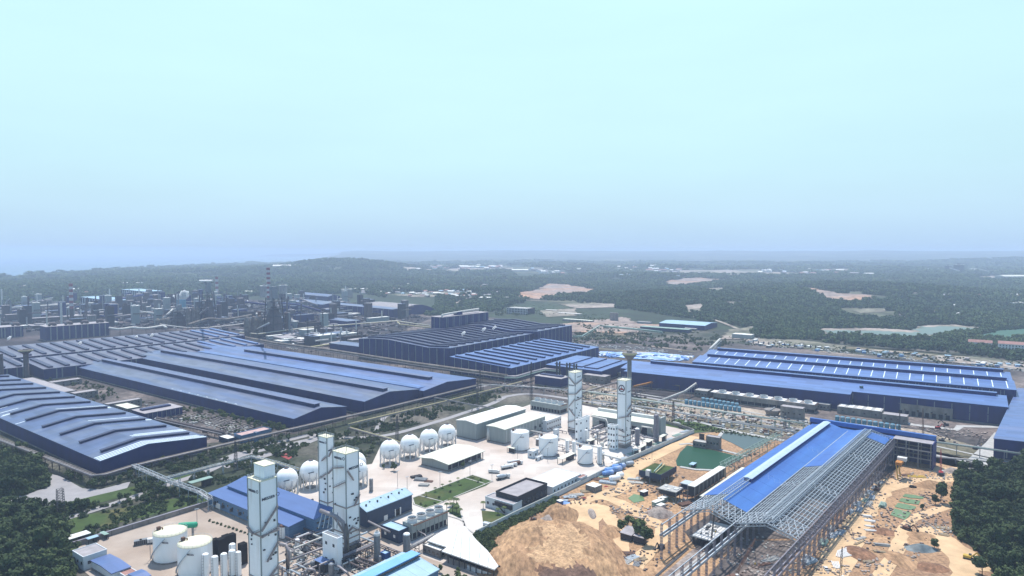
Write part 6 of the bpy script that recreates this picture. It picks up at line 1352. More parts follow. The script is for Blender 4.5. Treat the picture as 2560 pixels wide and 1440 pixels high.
# machines
def lboom(parent, p0, p1, w, m):
    b = MB(); p0, p1 = Vector(p0), Vector(p1); d = (p1-p0).normalized(); a = d.cross(Vector((0, 0, 1))).normalized()*w/2; c = a.cross(d).normalized()*w/2; n = int((p1-p0).length/1.6)
    Q = lambda t, i: p0.lerp(p1, t) + (a+c, a-c, -a-c, -a+c)[i]*(1 if .06 < t < .9 else .45)
    for i in range(4):
        for k in range(n): b.beam(Q(k/n, i), Q((k+1)/n, i), .16); b.beam(Q(k/n, i), Q((k+1)/n, (i+1) % 4), .09)
    b.build('boom', m, parent)
def crane(label, x, y, az, L, el, m='paint_red', s=1.0, hw=.9):
    r = thing('crawler_crane', label, 'crane', G(x, y), az); r.scale = (s, s, s)
    for Y in (-1.9, 1.9):
        o = MB().ext([(-3, .2), (3, .2), (3.3, .7), (3, 1.2), (-3, 1.2), (-3.3, .7)], Y-.45, Y+.45, 'y').build('track', 'steel_dark', r); recalc(o)
    MB().box(-1.2, -1.6, .7, 1.2, 1.6, 1.3).build('carbody', 'steel_dark', r); MB().box(-3.8, -1.4, 1.3, 1.6, 1.4, 3.0).build('machine_house', m, r)
    MB().box(1.0, -1.7, 1.4, 2.4, -.5, 3.4).build('cab', 'paint_white', r); MB().box(-4.6, -1.5, 1.2, -3.8, 1.5, 2.8).build('counterweight', 'steel_dark', r)
    e = (1.4 + L*math.cos(R(el)), 0, 1.8 + L*math.sin(R(el))); lboom(r, (1.4, 0, 1.8), e, hw, m)
    MB().beam((-3, 0, 6), e, .12).build('pendant', 'steel_dark', r); MB().beam((-2, 0, 3), (-3, 0, 6), .25).build('gantry', m, r)
    MB().beam(e, (e[0], 0, e[2]*.3), .08).build('hoist_rope', 'steel_dark', r); MB().cb(e[0], 0, e[2]*.3-.8, .6, .6, .8).build('hook', 'paint_yellow', r)
    return r
def digger(label, x, y, az, m='paint_orange', s=1.0):
    r = thing('excavator', label, 'excavator', G(x, y), az); r.scale = (s, s, s)
    for Y in (-1.2, 1.2): recalc(MB().ext([(-2, .1), (2, .1), (2.3, .5), (2, .95), (-2, .95), (-2.3, .5)], Y-.3, Y+.3, 'y').build('track', 'steel_dark', r))
    MB().box(-2.2, -1.3, 1.0, 1.3, 1.3, 2.2).build('body', m, r); MB().box(.2, .2, 1.1, 1.5, 1.3, 3.0).build('cab', 'glass', r)
    b = MB(); b.beam((1.2, -.3, 1.6), (3.8, -.3, 4.6), .5, .6); b.beam((3.8, -.3, 4.6), (6.2, -.3, 2.4), .4, .5); b.build('arm', m, r)
    b = MB(); b.ext([(5.8, 2.6), (6.8, 2.4), (6.6, 1.2), (5.6, 1.4)], -.9, .3, 'y'); recalc(b.build('bucket', 'steel_dark', r)); return r
crane('red crawler crane with an upright boom on the yard beyond the unfinished hall', 2308, 1095, 20, 24, 82, 'rust'); crane('dark crane with an upright boom beside the blue tank row, right', 2246, 1090, 200, 20, 84, 'steel_dark')
crane('rust coloured crane boom between the column lines at the bottom edge', 1832, 1452, 60, 22, 48, 'rust'); crane('dark crane boom at the bottom edge of the dirt field', 2100, 1456, 30, 17, 58, 'steel_dark', .9)
crane('crane with a dark thin boom standing over the white concrete deck', 1774, 1372, 39, 24, 74, 'steel_dark', 1, .6); crane('red crane at the top corner of the right wood', 2352, 1188, 30, 18, 55, 'paint_red')
crane('small crane with a lowered boom between the yard cranes and the wood', 2440, 1122, 60, 14, 50, 'steel_dark', .8)
r = thing('gantry_crane', 'yellow crane bridge inside the open end of the cross hall', 'crane', G(2245, 1200), 39)
MB().box(-1, -2, 11, 11, 2, 13).build('bridge', 'paint_orange', r); MB().box(6, -4, 12.5, 10, 2, 15).build('trolley', 'paint_white', r)
for X in (0, 9): MB().beam((X, 0, 0), (X, 1.5, 11), .7).build('leg', 'paint_yellow', r)
for l, x, y, az, m in [('orange excavator beside the dug spoil heap', 1334, 1305, 200, 'rust'), ('red excavator on the yard by the cranes', 2345, 1072, 80, 'paint_red'), ('second excavator on the yard, further back', 2365, 1064, 300, 'steel_dark'), ('brown excavator beside the steel stacks', 2192, 1227, 40, 'rust'),
        ('excavator at the heap near the small crane', 2355, 1104, 90, 'steel_dark'), ('excavator on the dirt point near the bottom right wood', 2420, 1398, 130, 'paint_yellow'), ('rusty excavator in the rough ground, middle of the dirt field', 2268, 1325, 150, 'rust'), ('excavator at the haul road by the deck', 1652, 1372, 220, 'steel_dark'), ('excavator left of the red crane in the yard', 2305, 1100, 250, 'rust')]: digger(l, x, y, az, m)
# people on the dirt
bd = MB(); bd.lathe([(.02, .0), (.14, .02), (.12, .45), (.17, .85), (.2, 1.0), (.17, 1.2), (.24, 1.4), (.12, 1.5), (.06, 1.54), (.1, 1.6), (.11, 1.68), (.07, 1.77), (.02, 1.79)], 8)
for i, (x, y) in enumerate([(2129, 1328), (2041, 1430), (2398, 1090)]):
    o = thing('person', ['dark clothed person standing left of the steel girders on the dirt', 'dark clothed person near the bottom edge left of the white car', 'person on the yard between the cranes and the edge hall'][i], 'person', G(x, y), 0); bd.build('body', 'paint_navy', o, smooth=True); MB().lathe([(.13, 1.66), (.12, 1.74), (.05, 1.81)], 8).build('helmet', 'paint_yellow', o)
# steel and timber lying about
ST = [(2123, 1281, 45, 5, 8, 'steel_galv', 2), (2146, 1276, 35, 5, 9, 'steel_galv', 2), (2140, 1262, 40, 6, 9, 'steel_galv', 2), (2162, 1252, 40, 5, 8, 'pipe_green', 1), (2178, 1246, 35, 5, 8, 'steel_galv', 2), (2156, 1240, 40, 5, 8, 'slab', 1), (2172, 1232, 40, 6, 9, 'steel_galv', 1), (2186, 1220, 45, 5, 8, 'steel_galv', 1), (2197, 1208, 55, 5, 9, 'slab', 1), (2170, 1262, 40, 5, 10, 'slab', 2),
      (2205, 1265, 35, 6, 8, 'pipe_green', 3), (2168, 1293, 110, 4, 5, 'paint_white', 2), (2174, 1303, 110, 4, 6, 'paint_white', 1), (2173, 1316, 110, 3, 5, 'paint_white', 1), (2176, 1327, 100, 3, 6, 'paint_white', 1), (2098, 1332, 40, 6, 9, 'steel_galv', 1), (2080, 1340, 40, 6, 9, 'steel_galv', 1), (2056, 1358, 35, 6, 9, 'pipe_green', 2), (2078, 1322, 35, 5, 8, 'slab', 1),
      (2112, 1378, 60, 6, 8, 'paint_white', 1), (2098, 1388, 30, 5, 8, 'paint_white', 1), (2116, 1388, 70, 5, 7, 'paint_white', 1), (2088, 1414, 15, 5, 8, 'paint_white', 1), (2150, 1347, 60, 3, 8, 'slab', 1), (2146, 1358, 55, 2, 9, 'timber', 1), (2204, 1364, 105, 3, 8, 'slab', 2), (2198, 1380, 105, 3, 6, 'timber', 1), (2022, 1405, 60, 6, 9, 'steel_galv', 2), (2014, 1396, 35, 5, 8, 'steel_galv', 1), (2168, 1405, 70, 5, 5, 'timber', 1),
      (2350, 1320, 120, 6, 5, 'timber', 1), (2360, 1338, 120, 5, 5, 'timber', 1), (2368, 1322, 30, 5, 5, 'timber', 1), (2440, 1175, 100, 7, 9, 'pipe_white', 1), (2465, 1178, 80, 6, 9, 'pipe_white', 1), (2290, 1192, 100, 7, 12, 'paint_yellow', 1), (2268, 1188, 80, 5, 9, 'rust', 1), (2180, 1185, 80, 4, 6, 'slab', 1), (1925, 1400, 60, 5, 12, 'slab', 1), (1905, 1412, 70, 4, 10, 'rust', 1),
      (1712, 1262, 60, 7, 9, 'rust', 2), (1722, 1254, 60, 6, 8, 'steel_dark', 2), (1640, 1278, 100, 6, 8, 'paint_red', 1), (1630, 1284, 80, 5, 7, 'rust', 1), (1580, 1395, 50, 6, 7, 'steel_galv', 1), (1565, 1405, 40, 6, 6, 'slab', 1), (1590, 1412, 20, 5, 6, 'steel_grey', 1), (1560, 1420, 20, 5, 7, 'slab', 1), (1572, 1384, 90, 5, 6, 'rust', 1), (1600, 1400, 60, 5, 8, 'timber', 1), (1720, 1240, 110, 5, 6, 'rust', 1), (1660, 1252, 40, 5, 5, 'slab', 1)]
nm = {'steel_galv': 'silver lattice girders', 'slab': 'pale grey beams', 'pipe_green': 'green grey beams', 'paint_white': 'white panels', 'timber': 'pale timber', 'rust': 'rusty steel', 'paint_yellow': 'yellow steel', 'pipe_white': 'pale pipes', 'steel_dark': 'dark scrap', 'paint_red': 'red steel', 'steel_grey': 'grey steel'}
for x, y, az, n, L, m, rows in ST:
    w = 'along the right foot of the steel frame' if 2050 < x < 2215 and y < 1345 else 'on the orange dirt near the bottom edge' if x > 2000 and y > 1340 else 'at the top of the dirt field' if x > 2215 and y < 1200 else 'by the wood edge' if x > 2300 else 'between the column lines' if 1850 < x < 1950 else 'behind the left lattice columns' if y > 1370 else 'left of the white deck by the haul road'
    o = bundle('stack of %s lying %s' % (nm[m], w), x, y, az, n, L, m, rows=rows, cat='steel stack' if m != 'timber' else 'timber stack'); o['group'] = '%s %s' % (nm[m], w)
o = None
for x, y, w, h_, n in [(1625, 1275, 24, 12, 60), (1700, 1255, 10, 8, 40), (1445, 1252, 16, 8, 50), (1590, 1400, 12, 14, 60), (2260, 1290, 30, 40, 120), (2150, 1330, 20, 30, 80), (1560, 1150, 30, 12, 60), (2350, 1190, 20, 10, 60), (1380, 1275, 14, 8, 40), (2370, 1330, 8, 10, 50), (1900, 1390, 26, 26, 90)]:
    b = MB(); c = G(x, y); rnd = random.Random(int(x+y))
    for i in range(n):
        a = rnd.uniform(0, 6.28); k = rnd.random()**.5; X, Y = c.x + w*k*math.cos(a), c.y + h_*k*math.sin(a); s = rnd.uniform(.3, 1.1); t = rnd.uniform(0, 3)
        b.beam((X, Y, .25+s*.3), (X + s*math.cos(t)*1.4, Y + s*math.sin(t)*1.4, .25+s*rnd.uniform(.1, .6)), s*.8, s*.6)
    b.build('rubble', rnd.choice(['rubble', 'slab', 'earth_mound', 'rust_dull']), kind='stuff')
# ------------------------------------------------------------ concrete plant blocks, filter tanks, right centre
CB = [('square concrete block at the left end of the fan row', 1768, 979, 7.5, 1790, 1736), ('low long concrete block behind the fan row, left', 1921, 981, 7, ('m', 14), 1786), ('low long concrete block behind the fan row, right', 2101, 997, 7.5, ('m', 14), 1925),
      ('tall square concrete block with dark stains, in front of the fan row', 2007, 1023, 11, 2013, 1951), ('low concrete block right of the fan row', 2074, 1013, 6, ('m', 10), 2040), ('grey block with a white roof left of the concrete water tower', 1512, 943, 9, ('m', 16), 1457),
      ('grey block right behind the concrete water tower', 1628, 941, 6, ('m', 14), 1532), ('grey low block with a toothed roof edge, right of the water tower', 1765, 957, 6, ('m', 14), 1635), ('low concrete block with fans above the second blue tank row', 2204, 1030, 7, ('m', 16), 2093), ('plain low concrete block at the right end of the second tank row', 2268, 1043, 7.5, ('m', 12), 2206),
      ('big grey concrete hall on columns in front of the lean to, right', 2382, 1024, 11, ('m', 16), 2246), ('concrete pump house on the bank between the two ponds', 1798, 1096, 10, 1804, 1765), ('low wing of the pump house between the ponds', 1764, 1108, 5, ('m', 7), 1732), ('small dark square tower behind the pump house', 1760, 1087, 4.5, 1761, 1748), ('thin flat block right of the big grey hall', 2452, 1028, 9, ('m', 5), 2385)]
for i, (l, x, yt, h, xR, xL) in enumerate(CB):
    r, a, b, h_ = boxb('concrete_block', l, 'plant building', x, yt, h, xR, xL, 'wall_dark' if 'dark square' in l else 'wall_conc', 'roof_grey' if i % 2 else 'slab', az=36, par=.35, wins=(1, 4 if b_ else 0), rows=1)
    rnd = random.Random(i)
    if 'fans' in l or 'toothed' in l:
        n = 5 if 'fans' in l else 14
        for k in range(n): MB().box(1, b*(k+.2)/n, h, a-1, b*(k+.2)/n + (3 if n > 6 else 5), h+(.8 if n > 6 else .5)).build('roof_hatch', 'paint_white', r)
    if 'columns' in l:
        for k in range(8): MB().box(-.3, b*(.03+.125*k)+.8, .2, 0, b*(.03+.125*k)+b*.09, 4.6).build('opening', 'louver', r)
r, a, b, h = fan_bank('long concrete cooling block with seven roof fans above the blue filter tanks', 2036, 1013, 9, ('m', 15), 1784, 7, 4.0, az=36, wall='wall_conc')
for i in range(8): MB().box(1, b*(.02+.14*i)-2, h, a-1, b*(.02+.14*i)+4, h+.35).build('roof_slab', 'paint_white', r)
r = thing('clarifier', 'round concrete basin with a flat top right of the blue filter tanks', 'basin', G(1931, 1038), 36); MB().lathe([(5.5, 0), (7.6, 5), (7.9, 5), (7.9, 6), (.2, 6.4)], 22).build('basin', 'wall_conc', r); MB().box(-8, -.6, 6, 8, .6, 7).build('bridge', 'steel_grey', r)
tk = [MB().lathe([(2.0, .5), (2.0, 4.4), (1.5, 5.0), (.1, 5.2)], 12).mesh('shell', 'tank_teal'), MB().lathe([(2.03, 4.3), (2.08, 4.3), (2.08, 4.55), (2.0, 4.6)], 12).mesh('rim', 'steel_galv'), MB().box(-1.6, -1.6, 0, 1.6, 1.6, .5).mesh('base', 'wall_conc')]
def tankrow(p0, p1, n, lab, grp):
    a, b = G(*p0), G(*p1)
    for i in range(n):
        q = a.lerp(b, i/(n-1)); r = thing('filter_tank', lab, 'filter tank', q, 36, grp)
        for me in tk: inst(me.name.split('.')[0], me, r)
tankrow((1716, 1010), (1848, 1029), 13, 'blue filter tank in the front row of the double row behind the track yard', 'front row of blue filter tanks')
tankrow((1758, 1005), (1842, 1019), 9, 'blue filter tank in the back row of the double row behind the track yard', 'back row of blue filter tanks')
tankrow((2093, 1052), (2246, 1075), 12, 'blue filter tank in the single row below the low fan block', 'single row of blue filter tanks')
canopy('long low cream roof in front of the single blue tank row', 2190, 1070, 3.5, ('m', 5), 2078, 'roof_cream')
canopy('half open small platform floating in the green pond', 1733, 1163, 2.5, 1741, 1723, 'roof_pale')
stack('teal exhaust stack with a dark cap in the corner of the light blue hall', 2152, 1018, 965, 1.8, 'tank_teal'); r = thing('duct_bundle', 'bright pale blue curled ducts at the foot of the teal stack', 'duct', G(2163, 1024), 30)
for i in range(3): MB().tube([(i*2-2, 4, 1), (i*2-2, 2, 6+i), (i*2-1, -2, 7), (i*2, -4, 3)], 1.3, 8).build('duct', 'roof_pale', r, smooth=True)
for k, px in enumerate([[(1580, 975), (1690, 985)], [(1580, 981), (1690, 992)], [(1582, 988), (1680, 998)], [(1640, 975), (1700, 965)]]): ribbon('basin_wall', px, 2, 'slab' if k == 3 else 'steel_dark', .7, curve=False)
patch('basin', [(1578, 968), (1700, 978), (1690, 1002), (1580, 992)], 'works_dark', .25)
# left offices and basins
LB = [('long dusty roofed office wing between the striped hall and the mill', 160, 981, 7, ('m', 13), 52, 'roof_grey'), ('grey office wing facing the long halls, joined to the dusty roofed one', 186, 985, 7, 245, ('m', 13), 'roof_grey'), ('office block with a dusty roof near the chimney', 110, 960, 6, 205, ('m', 12), 'roof_grey'),
      ('low pinkish workshop behind the striped hall', 158, 1020, 4, 190, 108, 'roof_grey'), ('grey two storey office with a cream roof beside the navy workshop', 318, 1023, 8, 352, 285, 'roof_cream'), ('long grey office behind the cream roofed one', 268, 1012, 8, 355, 258, 'roof_grey')]
for l, x, yt, h, xR, xL, rf in LB: boxb('works_office', l, 'office building', x, yt, h, xR, xL, 'wall_conc', rf, az=37, par=.5, wins=(5, 7), rows=2)
boxb('works_office', 'blue walled office with a pink cluttered roof beside the brown pipe bridge', 'office building', 604, 1091, 6, 679, 585, 'wall_peri', 'roof_pink', az=37, par=.8, wins=(10, 3)); boxb('works_office', 'low navy annex with a pale roof left of the blue walled office', 'office building', 569, 1098, 4, 590, 547, 'wall_teal', 'roof_white', az=37, par=.3)
boxb('works_office', 'rooftop stair block on the blue walled office', 'office building', 640, 1082, 8.5, 646, 634, 'wall_peri', 'roof_grey', az=37, par=.3)
patch('basin', [(452, 1040), (500, 1030), (640, 1068), (590, 1082)], 'works_dark', .2); rnd = random.Random(9)
for i in range(7): a = i/6; ribbon('basin_wall', [(455+48*a, 1041-10*a), (592+46*a, 1082-13*a)], 1.0, 'wall_conc', .9, curve=False)
for i in range(5): a = i/4; ribbon('basin_wall', [(455+135*a, 1041+41*a), (503+135*a, 1031+37*a)], 1.0, 'wall_conc', 1.0, curve=False)
bridge('brown covered conveyor line behind the striped hall', [(392, 1048), (470, 1066), (560, 1086)], 4, 4, ((0, 1.2, 'rust_dull'), (2.4, .6, 'pipe_grey')), 10, 'rust_dull', name='conveyor', cat='conveyor')
bridge('second brown pipe line parallel to the covered conveyor', [(400, 1062), (480, 1080), (520, 1090)], 3, 3, ((0, .7, 'pipe_brown'), (1.4, .5, 'pipe_grey')), 10, 'rust_dull')
for i in range(10): q = G(390 + 6.0*i, 1056 + 1.6*i); r = thing('dust_bin', 'small dark teal bin with a pale lid in the row behind the striped hall', 'bin', q, 37, 'bins behind the striped hall'); MB().cb(0, 0, 0, 2.6, 2.6, 4).build('body', 'wall_teal', r); MB().lathe([(1.5, 4), (.1, 5)], 8).build('lid', 'steel_galv', r)
# ------------------------------------------------------------ steelworks beyond
H = hall('arched_store', 'large round roofed store in the steelworks, left of the melt tower', 988, 787, 5, 1092, 888, az=40, roof='roof_grey', prof=[(i/12, 21*math.sin(math.pi*i/12)**.8) for i in range(13)], cat='store building')
for i in range(18): 
    s = H.b*(i+.5)/18; strip(H, s, 1, H.a-1, .9, 'wall_conc', 'roof_rib')
H = hall('plant_block', 'long dark shed in front of the round roofed store', 982, 774, 22, ('m', 26), 826, az=41, roof='roof_slate', prof=((0, 0), (1, 2)), cat='plant building'); pils(H, 'L', 12, 1, m='steel_grey')
H = hall('plant_block', 'dark flat hall with a pale roof behind the long pale pipe', 868, 804, 14, 901, 811, az=41, roof='roof_slate', prof=((0, 0), (1, 0)), cat='plant building')
H = hall('plant_block', 'broad dark coal shed right of the blast furnace', 806, 762, 20, 868, 728, az=44, wall='wall_navy', roof='roof_slate', prof=((0, 0), (.5, 5), (1, 0)), cat='plant building')
H = hall('plant_block', 'long blue dark roof far behind the coal shed', 820, 742, 15, 850, 745, az=44, roof='roof_slate', prof=((0, 0), (.5, 6), (1, 0)), cat='plant building')
for l, x, yt, h, xR, xL in [('pale shed on white columns behind the left striped chimney', 277, 752, 26, ('m', 60), 201), ('pale roofed shed higher up behind the conveyor, left', 361, 729, 34, ('m', 60), 303)]:
    r, a, b, h_ = boxb('ore_shed', l, 'shed', x, yt, h, xR, xL, 'wall_teal', 'roof_pale', az=41, par=0)
    for i in range(12): MB().box(-.8, b*i/12, 0, 0, b*i/12+2.2, h-2).build('column', 'tank_white', r)
bridge('long ascending blue conveyor gallery behind the left steelworks', [(186, 771), (359, 739)], 10, 5, ((0, 2.4, 'wall_navy2'),), 40, 'steel_grey', zz=[8, 34], name='conveyor', cat='conveyor')
bridge('level conveyor gallery with a pale top at the left edge', [(-20, 775), (175, 763)], 24, 5, ((0, 2.4, 'pipe_white'),), 40, 'wall_navy2', name='conveyor', cat='conveyor'); bridge('short blue gallery sloping down at the left edge', [(12, 790), (70, 772)], 20, 4, ((0, 2, 'wall_navy2'),), 40, 'steel_grey', zz=[6, 26], name='conveyor', cat='conveyor')
bridge('straight gallery left of the furnace tower with the cross top', [(286, 795), (400, 778)], 16, 4, ((0, 1.8, 'pipe_grey'),), 30, 'steel_grey', name='conveyor', cat='conveyor'); bridge('pale gallery rising to the first furnace', [(400, 806), (433, 775)], 10, 4, ((0, 2.2, 'pipe_white'),), 30, 'steel_grey', zz=[4, 30], name='conveyor', cat='conveyor')
bridge('dark conveyor between the two furnaces', [(535, 745), (600, 756), (674, 765)], 26, 5, ((0, 2.6, 'wall_navy'),), 40, 'steel_grey', name='conveyor', cat='conveyor'); bridge('dark conveyor running right from the big furnace', [(697, 760), (745, 764), (800, 780)], 26, 5, ((0, 2.6, 'wall_navy'),), 40, 'steel_grey', name='conveyor', cat='conveyor')
bridge('sloping conveyor to the coal shed', [(748, 748), (800, 768)], 20, 4, ((0, 2.2, 'pipe_grey'),), 40, 'steel_grey', zz=[34, 12], name='conveyor', cat='conveyor'); bridge('curved fat pipe between the furnaces', [(470, 815), (520, 800), (560, 802), (600, 796), (628, 790)], 16, 3, ((0, 2.4, 'pipe_brown'),), 30, 'steel_grey', name='gas_duct', cat='duct', curve=True)
bridge('pale pipe winding in front of the first furnace', [(400, 812), (440, 818), (500, 822), (600, 812), (640, 800)], 8, 3, ((0, 1.2, 'pipe_white'), (2, .8, 'rust_dull')), 30, 'rust_dull', curve=True)
bridge('straight pale skip bridge of the furnace with the cross top', [(494, 790), (520, 772)], 10, 3, ((0, 1.6, 'pipe_grey'),), 60, 'steel_grey', zz=[5, 70], name='conveyor', cat='conveyor', legs=False); bridge('straight pale skip bridge of the big furnace', [(640, 825), (672, 810)], 10, 3, ((0, 1.2, 'pipe_white'),), 60, 'steel_grey', zz=[10, 62], name='conveyor', cat='conveyor', legs=False)
def furnace(label, x, yb, yt, r, cross=False):
    p = G(x, yb); h = HT(x, yb, yt); root = thing('blast_furnace', label, 'blast furnace', p, 30)
    MB().lathe([(r*1.5, 0), (r*1.5, h*.28), (r*1.2, h*.42), (r*.75, h*.55), (r*.4, h*.6)], 14).build('shell', 'rust_dull', root)
    b = MB()
    for X in (-r*1.3, r*1.3):
        for Y in (-r*1.3, r*1.3): b.beam((X, Y, 0), (X*.7, Y*.7, h*.78), 1.4)
    for z in (.25, .4, .55, .7): b.box(-r*1.5, -r*1.5, h*z, r*1.5, r*1.5, h*z+.8)
    b.build('frame', 'steel_dark', root); b = MB(); b.tube([(-r*.4, 0, h*.6), (-r*.5, 0, h*.92), (0, 0, h*.97), (r*.5, 0, h*.92), (r*2.2, 0, h*.35)], r*.18, 8); b.build('downcomer', 'pipe_grey', root)
    MB().box(-r*.5, -r*.5, h*.75, r*.5, r*.5, h).build('top_house', 'steel_grey', root)
    if cross: MB().box(-r*1.6, -1, h-2, r*1.6, 1, h-.5).build('cross_beam', 'steel_dark', root)
    MB().cyl(r*3, 0, 0, h*.45, r*.6, 12).build('dust_catcher', 'rust_dull', root)
    for i in range(3): MB().lathe([(r*.55, 0), (r*.55, h*.35), (r*.3, h*.42), (.1, h*.44)], 10, -r*(2.4+1.3*i), r*.8).build('stove', 'pipe_brown', root)
    return root
furnace('blast furnace with a cross shaped top in the left middle of the steelworks', 522, 812, 705, 9, True); furnace('dark blast furnace right of the tallest striped chimney', 686, 840, 716, 11); furnace('low furnace group below the white steam cloud', 448, 815, 762, 9)
r = thing('gas_cleaning_drum', 'grey pink drum and rusty column in front of the dark furnace', 'plant unit', G(661, 838), 0); MB().cyl(0, 0, 0, HT(661, 838, 797), 9, 16).build('drum', 'wall_conc', r); MB().cyl(-24, 0, 0, HT(661, 838, 776), 3.5, 10).build('column', 'rust', r)
r, *_ = boxb('plant_block', 'dark navy block at the foot of the dark furnace', 'plant building', 700, 796, 22, 728, 674, 'wall_navy', 'roof_slate', az=41)
r = thing('steam_cooling_tower', 'blue striped cooling tower under the white steam cloud', 'cooling tower', G(454, 784), 0); h = HT(454, 784, 749); MB().lathe([(13, 0), (11, h*.5), (11.5, h), (10, h), (10, h-2)], 18).build('shell', 'tank_teal', r)
rnd = random.Random(21)
def plume(label, x, y, z, pts, seed):
    r = thing('steam_cloud', label, 'steam', G(x, y, z), 90); rnd = random.Random(seed); b = None
    for (dx, dz, rad) in pts:
        b = MB(); n, k = 8, 12
        for i in range(n+1):
            for j in range(k):
                th, ph = math.pi*i/n, 6.283*j/k; d = Vector((math.sin(th)*math.cos(ph), math.sin(th)*math.sin(ph), math.cos(th))); q = d*rad*(1+.5*noise.noise(d*2.6+Vector((seed, dx, 0)))); b.v.append((q.x+dx, q.y, q.z+dz))
        for i in range(n):
            for j in range(k): b.f.append((i*k+j, (i+1)*k+j, (i+1)*k+(j+1) % k, i*k+(j+1) % k))
        b.build('puff', 'steam', r, smooth=True)
plume('bright white steam cloud over the blue cooling tower', 454, 748, 35, [(-12, 3, 5), (-5, 4, 6), (3, 5, 6.5), (10, 6, 6), (15, 9, 5), (-9, 9, 5), (-1, 11, 6), (7, 13, 6.5), (13, 15, 5), (3, 18, 5), (9, 20, 5), (-17, 6, 3.5), (-21, 9, 2.5), (17, 19, 3)], 1)
plume('small white steam cloud drifting right of the cross topped furnace', 616, 756, 24, [(0, 0, 4.5), (4, -4, 5), (-4, 5, 4), (8, -8, 4), (-9, 9, 3), (2, 3, 3.5)], 2)
plume('faint small steam puff on the far left of the bright cloud', 416, 748, 26, [(0, 0, 5), (1, 6, 3)], 3)
plume('low white steam at the ground behind the long halls', 728, 866, 6, [(0, 0, 4), (5, -1, 3.5), (-5, 1, 3), (9, -2, 2.5), (3, 2, 3)], 4)
for i, (x, y, z) in enumerate([(1156, 836, 33), (1207, 826, 34), (1233, 822, 34), (337, 846, 20), (376, 842, 20), (196, 862, 19), (20, 848, 22), (926, 885, 4)]):
    plume(['small white steam jet on the melt shop roof, %s' % w for w in ('left one', 'middle one', 'right one')][i] if i < 3 else ['tiny white puff on the back mill roof, %s' % w for w in ('middle', 'right', 'left')][i-3] if i < 6 else ['white puff beside the left dark plant block', 'white puff at the foot of the melt shop'][i-6], x, y, z, [(0, 0, 1.8), (1.5, 1.5, 2.2), (3.5, 3.5, 1.8)], 10+i)
# the mass of lesser works buildings: each on its own
WP = [[(-20, 835), (-20, 775), (180, 762), (400, 754), (600, 752), (640, 800), (560, 812), (400, 812), (290, 818), (100, 822)], [(690, 750), (900, 758), (1060, 800), (980, 800), (800, 830), (700, 840)], [(690, 850), (820, 835), (890, 850), (900, 862), (800, 868), (720, 862)]]
rnd = random.Random(77); cols = [('wall_navy', 'roof_slate', 'dark navy'), ('wall_conc', 'roof_grey', 'grey'), ('wall_dark', 'works_dark', 'blackish'), ('rust_dull', 'roof_grey', 'rusty brown'), ('wall_grey', 'roof_white', 'pale'), ('steel_dark', 'roof_slate', 'dark steel')]
zone = ['in the left steelworks', 'between furnace and round roofed store', 'behind the long halls']
for zi, (poly, n) in enumerate(zip(WP, (190, 70, 40))):
    W = [tuple(G(x, y)[:2]) for x, y in poly]; xs = [w[0] for w in W]; ys = [w[1] for w in W]; got = []
    t = 0
    while len(got) < n and t < 12000:
        t += 1; q = (rnd.uniform(min(xs), max(xs)), rnd.uniform(min(ys), max(ys)))
        if not inside(q, W) or any((q[0]-g[0])**2 + (q[1]-g[1])**2 < 18**2 for g in got): continue
        got.append(q); wl, rf, cn = rnd.choice(cols); a, b, h = rnd.uniform(10, 60), rnd.uniform(9, 34), rnd.choice([6, 8, 10, 14, 18, 26, 36, 42]) * (.4 if zi == 2 else 1)
        if h > 20: a = min(a, 14); b = min(b, 14)
        r = thing('works_building', '%s %s works building %s, %s part' % ('tall' if h > 20 else 'low' if h < 9 else 'middling', cn, zone[zi], ['left', 'middle', 'right'][min(2, int(3*(q[0]-min(xs))/(max(xs)-min(xs))))]), 'plant building', (*q, 0), 41, 'works buildings %s' % zone[zi])
        MB().box(-a/2, -b/2, 0, a/2, b/2, h).build('wall', wl, r); MB().box(-a/2-.5, -b/2-.5, h, a/2+.5, b/2+.5, h+.6).build('roof', rf, r)
        k = rnd.random()
        if k < .35: MB().cyl(a*.2, 0, h, h+rnd.uniform(5, 22), rnd.uniform(.8, 1.8), 8).build('flue', rnd.choice(['rust_dull', 'steel_grey', 'pipe_white']), r)
        elif k < .6: MB().box(-a*.3, -b*.2, h, a*.1, b*.2, h+3).build('roof_house', rf, r)
        if rnd.random() < .5: MB().tube([(-a*.5, -b*.6, h*.6), (a*.8, -b*.6, h*.6), (a*.8+12, -b*.6, h*.6)], rnd.uniform(.6, 1.5), 8).build('pipe', rnd.choice(['pipe_grey', 'pipe_brown', 'pipe_white', 'rust_dull']), r)
for i in range(34):
    x, y = rnd.uniform(0, 860), rnd.uniform(762, 812); L_ = rnd.uniform(50, 150); q = G(x, y); d_ = azd(rnd.choice([41, -49, 20])); z0, z1 = rnd.choice([(8, 8), (14, 14), (5, 26), (22, 22), (28, 6)])
    r = thing('conveyor', 'thin gallery among the buildings of the hazy steelworks, %s' % ['left third', 'middle third', 'right third'][min(2, int(x/290))], 'conveyor', (q.x, q.y, 0), 90, 'galleries in the steelworks'); e_ = d_*L_
    MB().beam((0, 0, z0), (e_.x, e_.y, z1), 3.2, 2.6).build('gallery', rnd.choice(['pipe_grey', 'wall_navy', 'pipe_white', 'rust_dull', 'steel_grey']), r); b = MB()
    for k in range(6): t = k/5; b.beam((e_.x*t, e_.y*t, 0), (e_.x*t, e_.y*t, z0+(z1-z0)*t), .9)
    b.build('trestle', 'steel_dark', r)
